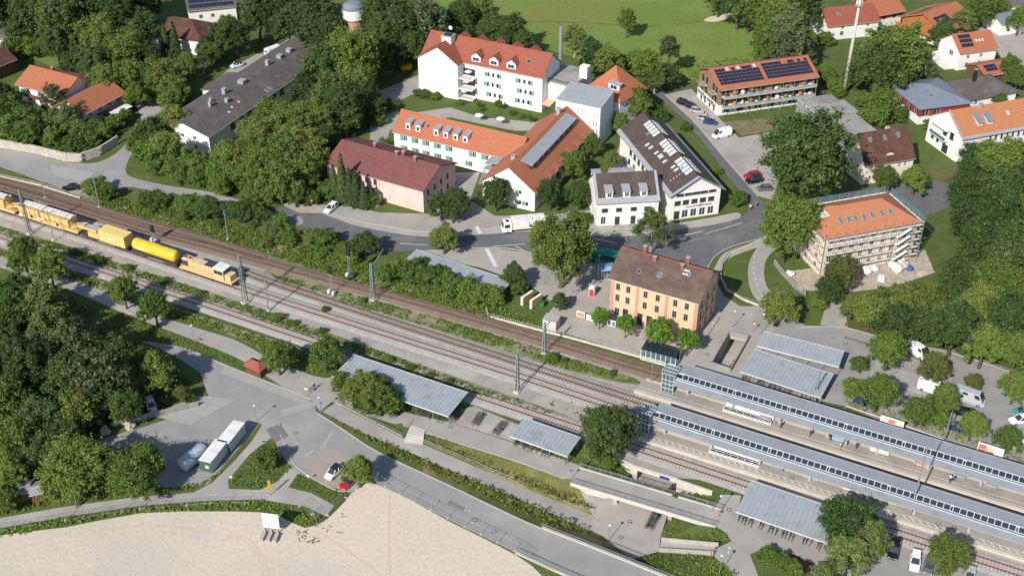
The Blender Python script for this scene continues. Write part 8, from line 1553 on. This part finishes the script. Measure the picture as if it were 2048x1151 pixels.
tree(1682, 545, 66, 'o', 'rusty-leaved tree in front of the scaffolding'); tree(1660, 580, 62, 'd', 'dark tree below the rusty-leaved one at the scaffold yard'); tree(1640, 605, 36, 's', 'bush at the scaffold yard gate'); tree(1558, 612, 72, 'y', 'yellowish tree at the corner of the shelters and the lane')
for a, lb in (((1778, 698, 78, 'b'), 'round tree in the car park nearest the white tent'), ((1718, 728, 36, 's'), 'rounded shrub at the corner of the higher shelter roof'), ((1706, 775, 46, 's'), 'bushy shrub in the island beside the blue car, left'), ((1758, 785, 70, 'b'), 'tree in the island right of the blue car'), ((1868, 732, 60, 'o'), 'dark rusty tree right of the half-hidden white van'), ((1838, 822, 62, 'b'), 'tree in the car park island, left of three'), ((1890, 796, 60, 'b'), 'tree in the car park island, middle of three'), ((1878, 835, 48, 's'), 'bush in the car park island below the middle tree'), ((1946, 850, 52, 'b'), 'small tree beside the dark blue car, right of the island'), ((2018, 878, 52, 'b'), 'small tree at the right edge near the red board'), ((1948, 762, 34, 'o'), 'small pinkish bush behind the camper van'), ((2032, 772, 62, 'b'), 'tree at the right edge of the car park')): tree(*a, lb)
grove('in the wood right of the meadow', 'trees at the top right of the meadow', [(1500, 15, 80, 'b'), (1550, 30, 80, 'b'), (1605, 15, 80, 'd'), (1582, 62, 86, 'h'), (1606, 96, 56, 'h'), (1542, 80, 76, 'b'), (1480, 0, 80, 'd'), (1560, 100, 60, 'h'), (1530, 110, 50, 's'), (1440, -10, 70, 'b'), (1600, 100, 50, 'd')])
grove('in the hedge beside the solar apartment house', 'hedge beside the solar apartment house', [(1652, 140, 30, 's'), (1660, 155, 32, 's'), (1672, 170, 32, 's'), (1680, 185, 26, 's')])
grove('between the mast and the chalets', 'trees behind the radio mast', [(1790, 112, 110, 'b'), (1758, 140, 90, 'd'), (1830, 122, 60, 'b'), (1842, 140, 54, 'h'), (1725, 130, 50, 'd'), (1800, 150, 60, 'd'), (1720, 100, 40, 's')])
grove('before the slate-blue hipped roof', 'garden trees before the slate-blue roof', [(1765, 205, 60, 'b'), (1748, 232, 60, 's'), (1790, 225, 50, 's'), (1725, 200, 40, 's'), (1700, 150, 34, 's')])
grove('among the houses at the top right', 'garden trees at the top right', [(1885, 70, 50, 'd'), (1925, 45, 60, 'l', .7), (1962, 20, 60, 'b'), (2020, 132, 40, 'b'), (2036, 155, 44, 'b'), (1890, 182, 26, 's'), (1936, 190, 24, 's'), (2040, 40, 46, 'b'), (1990, 15, 50, 'b'), (1850, 165, 30, 's'), (2000, 200, 30, 's'), (1650, 80, 34, 's'), (1860, 250, 26, 's')])
for a, lb in (((1060, 235, 14, 'r'), 'small ball tree in the care home garden, right one'), ((997, 208, 16, 'r'), 'small ball tree in the care home garden, middle one'), ((955, 208, 14, 'r'), 'small ball tree in the care home garden, left one')): tree(*a, lb)
grove('in the garden bed before the care home', 'bushes in the care home garden', [(850, 188, 30, 's', .6), (870, 192, 26, 's', .6), (920, 205, 18, 's', .6), (1025, 225, 18, 's', .6), (1045, 232, 16, 's', .6), (965, 218, 16, 's', .6), (835, 185, 24, 's', .6), (780, 210, 40, 's', .7), (770, 290, 30, 's'), (755, 240, 40, 's', .7)])
tree(365, 785, 34, 'o', 'small reddish bush at the end of the plank fence', sz=1.0); tree(380, 795, 26, 's', 'small bush at the yard corner beside the reddish one')
grove('among the railway weeds', 'bushes among the railway weeds', [(735, 800, 0.1 + 20, 's')][:0] + [(150, 505, 22, 's', .7), (200, 520, 24, 's', .7), (255, 535, 22, 's', .7), (330, 560, 22, 's', .6), (400, 585, 20, 's', .6), (555, 633, 26, 's', .8), (590, 645, 18, 's', .6), (645, 660, 20, 's', .6), (650, 618, 18, 's', .7), (725, 600, 18, 's', .7), (1105, 715, 26, 's', .8), (1225, 745, 18, 's', .8), (340, 510, 16, 's', .8), (315, 495, 14, 's', .8), (780, 720, 20, 's', .7), (820, 735, 22, 's', .7), (860, 750, 20, 's', .7), (900, 762, 18, 's', .7), (1130, 720, 16, 's', .7), (1350, 990, 14, 's', .6), (30, 490, 22, 's', .7)])
# ---------------------------------------------------------------- weeds and tall grass: nobody could count them
def inpoly(px, py, poly):
    ins = np.zeros(len(px), bool); n = len(poly)
    for i in range(n):
        x0, y0 = poly[i]; x1, y1 = poly[(i + 1) % n]; c = ((y0 > py) != (y1 > py)) & (px < (x1 - x0) * (py - y0) / (y1 - y0 + 1e-9) + x0); ins ^= c
    return ins
def weeds(name, label, poly, dens, size, hgt, m, seed, clump=.5, zf=None, asp=1.8):
    rng = np.random.default_rng(seed); P = np.array(poly, float); xs0, ys0 = P.min(0); xs1, ys1 = P.max(0)
    W = [G(*p) for p in poly]; area = abs(sum(W[i].x * W[(i + 1) % len(W)].y - W[(i + 1) % len(W)].x * W[i].y for i in range(len(W)))) / 2; box = (xs1 - xs0) * (ys1 - ys0); n = int(area * dens)
    pts = []
    while len(pts) < n:
        q = np.stack([rng.uniform(xs0, xs1, 4000), rng.uniform(ys0, ys1, 4000)], 1); q = q[inpoly(q[:, 0], q[:, 1], poly)]
        f = np.sin(q[:, 0] * .11 + seed) * np.sin(q[:, 1] * .17 + q[:, 0] * .05) + np.sin(q[:, 0] * .031 + 2 * seed) * .7; q = q[rng.uniform(-1.2, 1.4, len(q)) < f + (1 - clump) * 2.2 - .9]; pts += q.tolist()
        if len(q) == 0: break
    pts = np.array(pts[:n]); ctr = np.array([tuple(G(x, y, zf(x, y) if zf else 0.03)) for x, y in pts]); k = 5
    c = np.repeat(ctr, k, 0); h = np.repeat(hgt * rng.uniform(.4, 1.2, len(ctr)), k); c = c + rng.normal(size=c.shape) * np.array([.28, .28, 0]) * hgt; c[:, 2] += np.abs(rng.uniform(.15, 1, len(c))) * h
    nv = rng.normal(size=c.shape); nv[:, 2] = np.abs(nv[:, 2]) * 1.2 + .3
    o = link(bpy.data.objects.new(name, leaf_mesh(name, c, nv, size, m, rng, asp))); tag(o, label, 'weeds', kind='stuff'); return o
M_WEEDY = mat('weedy_ground', (0.15, 0.165, 0.05), (0.33, 0.29, 0.22), scale=.55, detail=8, rough=.95, coord='World', c3=(0.11, 0.15, 0.035), s3=.18, m3=.5, fleck=(0.07, 0.10, 0.025), fscale=3, famt=.55, bump=.5, bscale=5)
sheet('weed_strip', [(170, 392), (500, 470), (740, 548), (1000, 612), (1070, 650), (975, 637), (740, 576), (500, 503), (200, 417)], M_WEEDY, .05, sm=3)
sheet('weed_strip', [(535, 540), (700, 586), (860, 630), (1030, 680), (1150, 718), (1270, 756), (1260, 768), (1120, 737), (1030, 710), (860, 659), (700, 614), (560, 566)], M_WEEDY, .05, sm=3)
sheet('weed_strip', [(-40, 442), (130, 490), (300, 546), (480, 603), (620, 652), (700, 680), (830, 725), (960, 770), (1100, 818), (1160, 845), (1100, 836), (950, 792), (820, 752), (700, 712), (600, 672), (470, 625), (300, 569), (130, 515), (-40, 462)], M_WEEDY, .05, sm=3)
sheet('weed_strip', [(-40, 487), (100, 525), (240, 575), (480, 658), (640, 712), (600, 738), (470, 674), (233, 590), (-40, 506)], M_WEEDY, .045, sm=3)
weeds('railside_weeds', 'green weeds along the foot of the shrubs beside the far track', [(170, 385), (330, 412), (500, 458), (740, 535), (860, 580), (1000, 612), (1070, 650), (975, 636), (740, 574), (500, 500), (200, 414)], 5.0, .3, .55, LM['w'], 3, .15)
weeds('railside_weeds', 'green weeds between the rusty track and the dark-railed track', [(540, 548), (700, 588), (860, 632), (1030, 682), (1150, 720), (1260, 752), (1260, 765), (1120, 735), (1030, 706), (860, 655), (700, 612), (560, 566)], 4.5, .24, .35, LM['w'], 5, .65)
weeds('railside_weeds', 'green weeds between the train track and the nearest track', [(-20, 450), (130, 493), (300, 548), (480, 605), (620, 655), (700, 684), (830, 728), (960, 778), (1100, 822), (1100, 832), (950, 788), (820, 748), (700, 708), (600, 668), (470, 622), (300, 566), (130, 512), (-20, 466)], 5.0, .25, .45, LM['w'], 8, .45)
weeds('railside_weeds', 'green weeds and bushes on the verge between the nearest track and the cycle path', [(-20, 495), (100, 528), (240, 578), (320, 608), (480, 662), (620, 708), (690, 735), (640, 750), (560, 722), (470, 672), (330, 630), (233, 588), (100, 545), (-20, 506)], 4.5, .28, .6, LM['w'], 11, .3)
def bankz(x, y): return path_z(x) * .5 if x > 846 else 0
weeds('verge_hedge', 'tall dry grass and shrubs on the bank between the road and the sunken path', [(648, 828), (757, 895), (850, 935), (1000, 1008), (1083, 1046), (1150, 1065), (1100, 1036), (1000, 990), (900, 945), (787, 896), (690, 850)], 4.5, .26, .65, LM['g'], 13, .1, bankz)
weeds('verge_hedge', 'green low hedge along the middle of the road bank', [(720, 870), (850, 928), (1000, 1000), (1170, 1068), (1160, 1052), (1000, 985), (860, 925), (760, 880)], 3.0, .28, .7, LM['w'], 14, .6, bankz)
weeds('bank_grass', 'long yellowish grass on the bank between the upper and the sunken path', [(852, 868), (940, 896), (1030, 924), (1130, 960), (1190, 1022), (1110, 996), (1030, 962), (940, 924), (850, 884)], 5, .22, .35, LM['g'], 15, .1, bankz)
weeds('bank_grass', 'long green grass on the slopes of the underpass and stairs', [(1165, 935), (1195, 910), (1260, 935), (1255, 965), (1232, 985)], 5, .24, .45, LM['w'], 16, .1, lambda x, y: -1.2)
weeds('bank_grass', 'long green grass on the slope right of the underpass', [(1360, 985), (1425, 990), (1440, 992), (1422, 1020), (1365, 1000)], 6, .24, .4, LM['w'], 17, .1, lambda x, y: -1.3)
weeds('bank_grass', 'long green grass beside the stairs of the sunken square', [(1330, 1060), (1410, 1048), (1450, 1068), (1455, 1080), (1420, 1088), (1330, 1080)], 6, .24, .4, LM['w'], 18, .1, lambda x, y: -3 + 3 * max(0, min(1, (x - 1325) / 115)))
weeds('bank_grass', 'green grass on the slope at the bottom centre right below the stairs', [(1275, 1115), (1330, 1108), (1425, 1114), (1480, 1150), (1390, 1160), (1330, 1148)], 6, .22, .35, LM['w'], 19, .1, lambda x, y: -3 + 3 * max(0, min(1, (x - 1275) / 150 + (y - 1110) / 80)))
weeds('site_verge', 'rough grass strip along the site fence above the sand', [(-20, 1060), (130, 1036), (280, 1014), (420, 1004), (525, 1002), (560, 1012), (600, 1015), (650, 1035), (615, 1052), (560, 1028), (520, 1020), (420, 1020), (280, 1024), (130, 1050), (-20, 1080)], 3.6, .26, .45, LM['w'], 21, .3)
weeds('site_verge', 'rough grass strip under the trees along the site path', [(-20, 1042), (0, 1030), (133, 1006), (267, 988), (387, 978), (425, 958), (440, 945), (400, 965), (330, 978), (200, 985), (60, 1000), (-20, 1015)], 4, .26, .45, LM['w'], 22, .2)
weeds('lawn_tufts', 'rough grass on the triangle between the paths and the parking bay', [(458, 970), (500, 910), (530, 880), (560, 905), (585, 935), (555, 958), (520, 976)], 4, .2, .25, LM['w'], 23, .1)
weeds('lawn_tufts', 'rough grass between the parking bay and the site path', [(580, 972), (600, 948), (650, 975), (700, 990), (670, 1005), (620, 982)], 4, .2, .25, LM['w'], 24, .1)
weeds('lawn_tufts', 'rough grass between the cycle path and the yard', [(140, 585), (240, 625), (330, 662), (460, 715), (540, 760), (610, 795), (550, 765), (450, 725), (340, 690), (280, 680), (200, 650), (120, 600)], 3, .2, .25, LM['w'], 25, .1)
weeds('lawn_tufts', 'scattered tall grass in the meadow and along its edge', [(1100, 100), (1250, 150), (1380, 165), (1490, 150), (1560, 85), (1500, 110), (1380, 130), (1200, 110)], .9, .35, .4, LM['w'], 26, .3)
weeds('lawn_tufts', 'grass tufts on the lawn between the station square and the track', [(985, 612), (1040, 600), (1080, 640), (1075, 655), (985, 630)], 5, .18, .2, LM['w'], 27, .1)
weeds('island_grass', 'grass strips under the trees of the right-hand car park', [(1690, 795), (1760, 808), (1900, 858), (2048, 915), (2048, 930), (1900, 876), (1690, 812)], 4, .22, .25, LM['g'], 28, .2)
weeds('garden_undergrowth', 'dense low undergrowth among the gardens at the left', [(-20, 200), (100, 215), (230, 230), (262, 250), (230, 285), (150, 318), (60, 300), (-20, 285)], 2.5, .4, .9, LM['s'], 29, .1)
weeds('wood_undergrowth', 'dark undergrowth below the trees right of the scaffolded house', [(1900, 600), (1920, 480), (2050, 380), (2060, 740), (1900, 700), (1840, 640), (1870, 560)], 1.0, .45, .8, LM['s'], 30, .1)
weeds('wood_undergrowth', 'dark undergrowth below the trees of the lower left wood', [(-20, 560), (150, 600), (280, 690), (330, 720), (390, 770), (290, 845), (180, 870), (180, 930), (100, 990), (-20, 1010)], .8, .45, .8, LM['s'], 31, .1)
weeds('leaf_litter', 'brown soil clods and litter scattered on the sand beside the mesh gate', [(590, 1050), (660, 1035), (700, 1020), (690, 1065), (640, 1085), (600, 1090)], 1.5, .22, .1, mat('brown_clods', (.33, .21, .11), (.24, .15, .08)), 33, .9)
weeds('railside_weeds', 'low weeds on the gravel between the station railing and the rusty track', [(1090, 672), (1180, 697), (1330, 742), (1310, 748), (1180, 712), (1090, 686)], 3.5, .22, .3, LM['g'], 34, .6)
weeds('railside_weeds', 'sparse dry weeds on the gravel left of the lower platform', [(1100, 790), (1270, 842), (1260, 862), (1180, 838), (1090, 808)], 2.5, .22, .3, LM['g'], 35, .8)
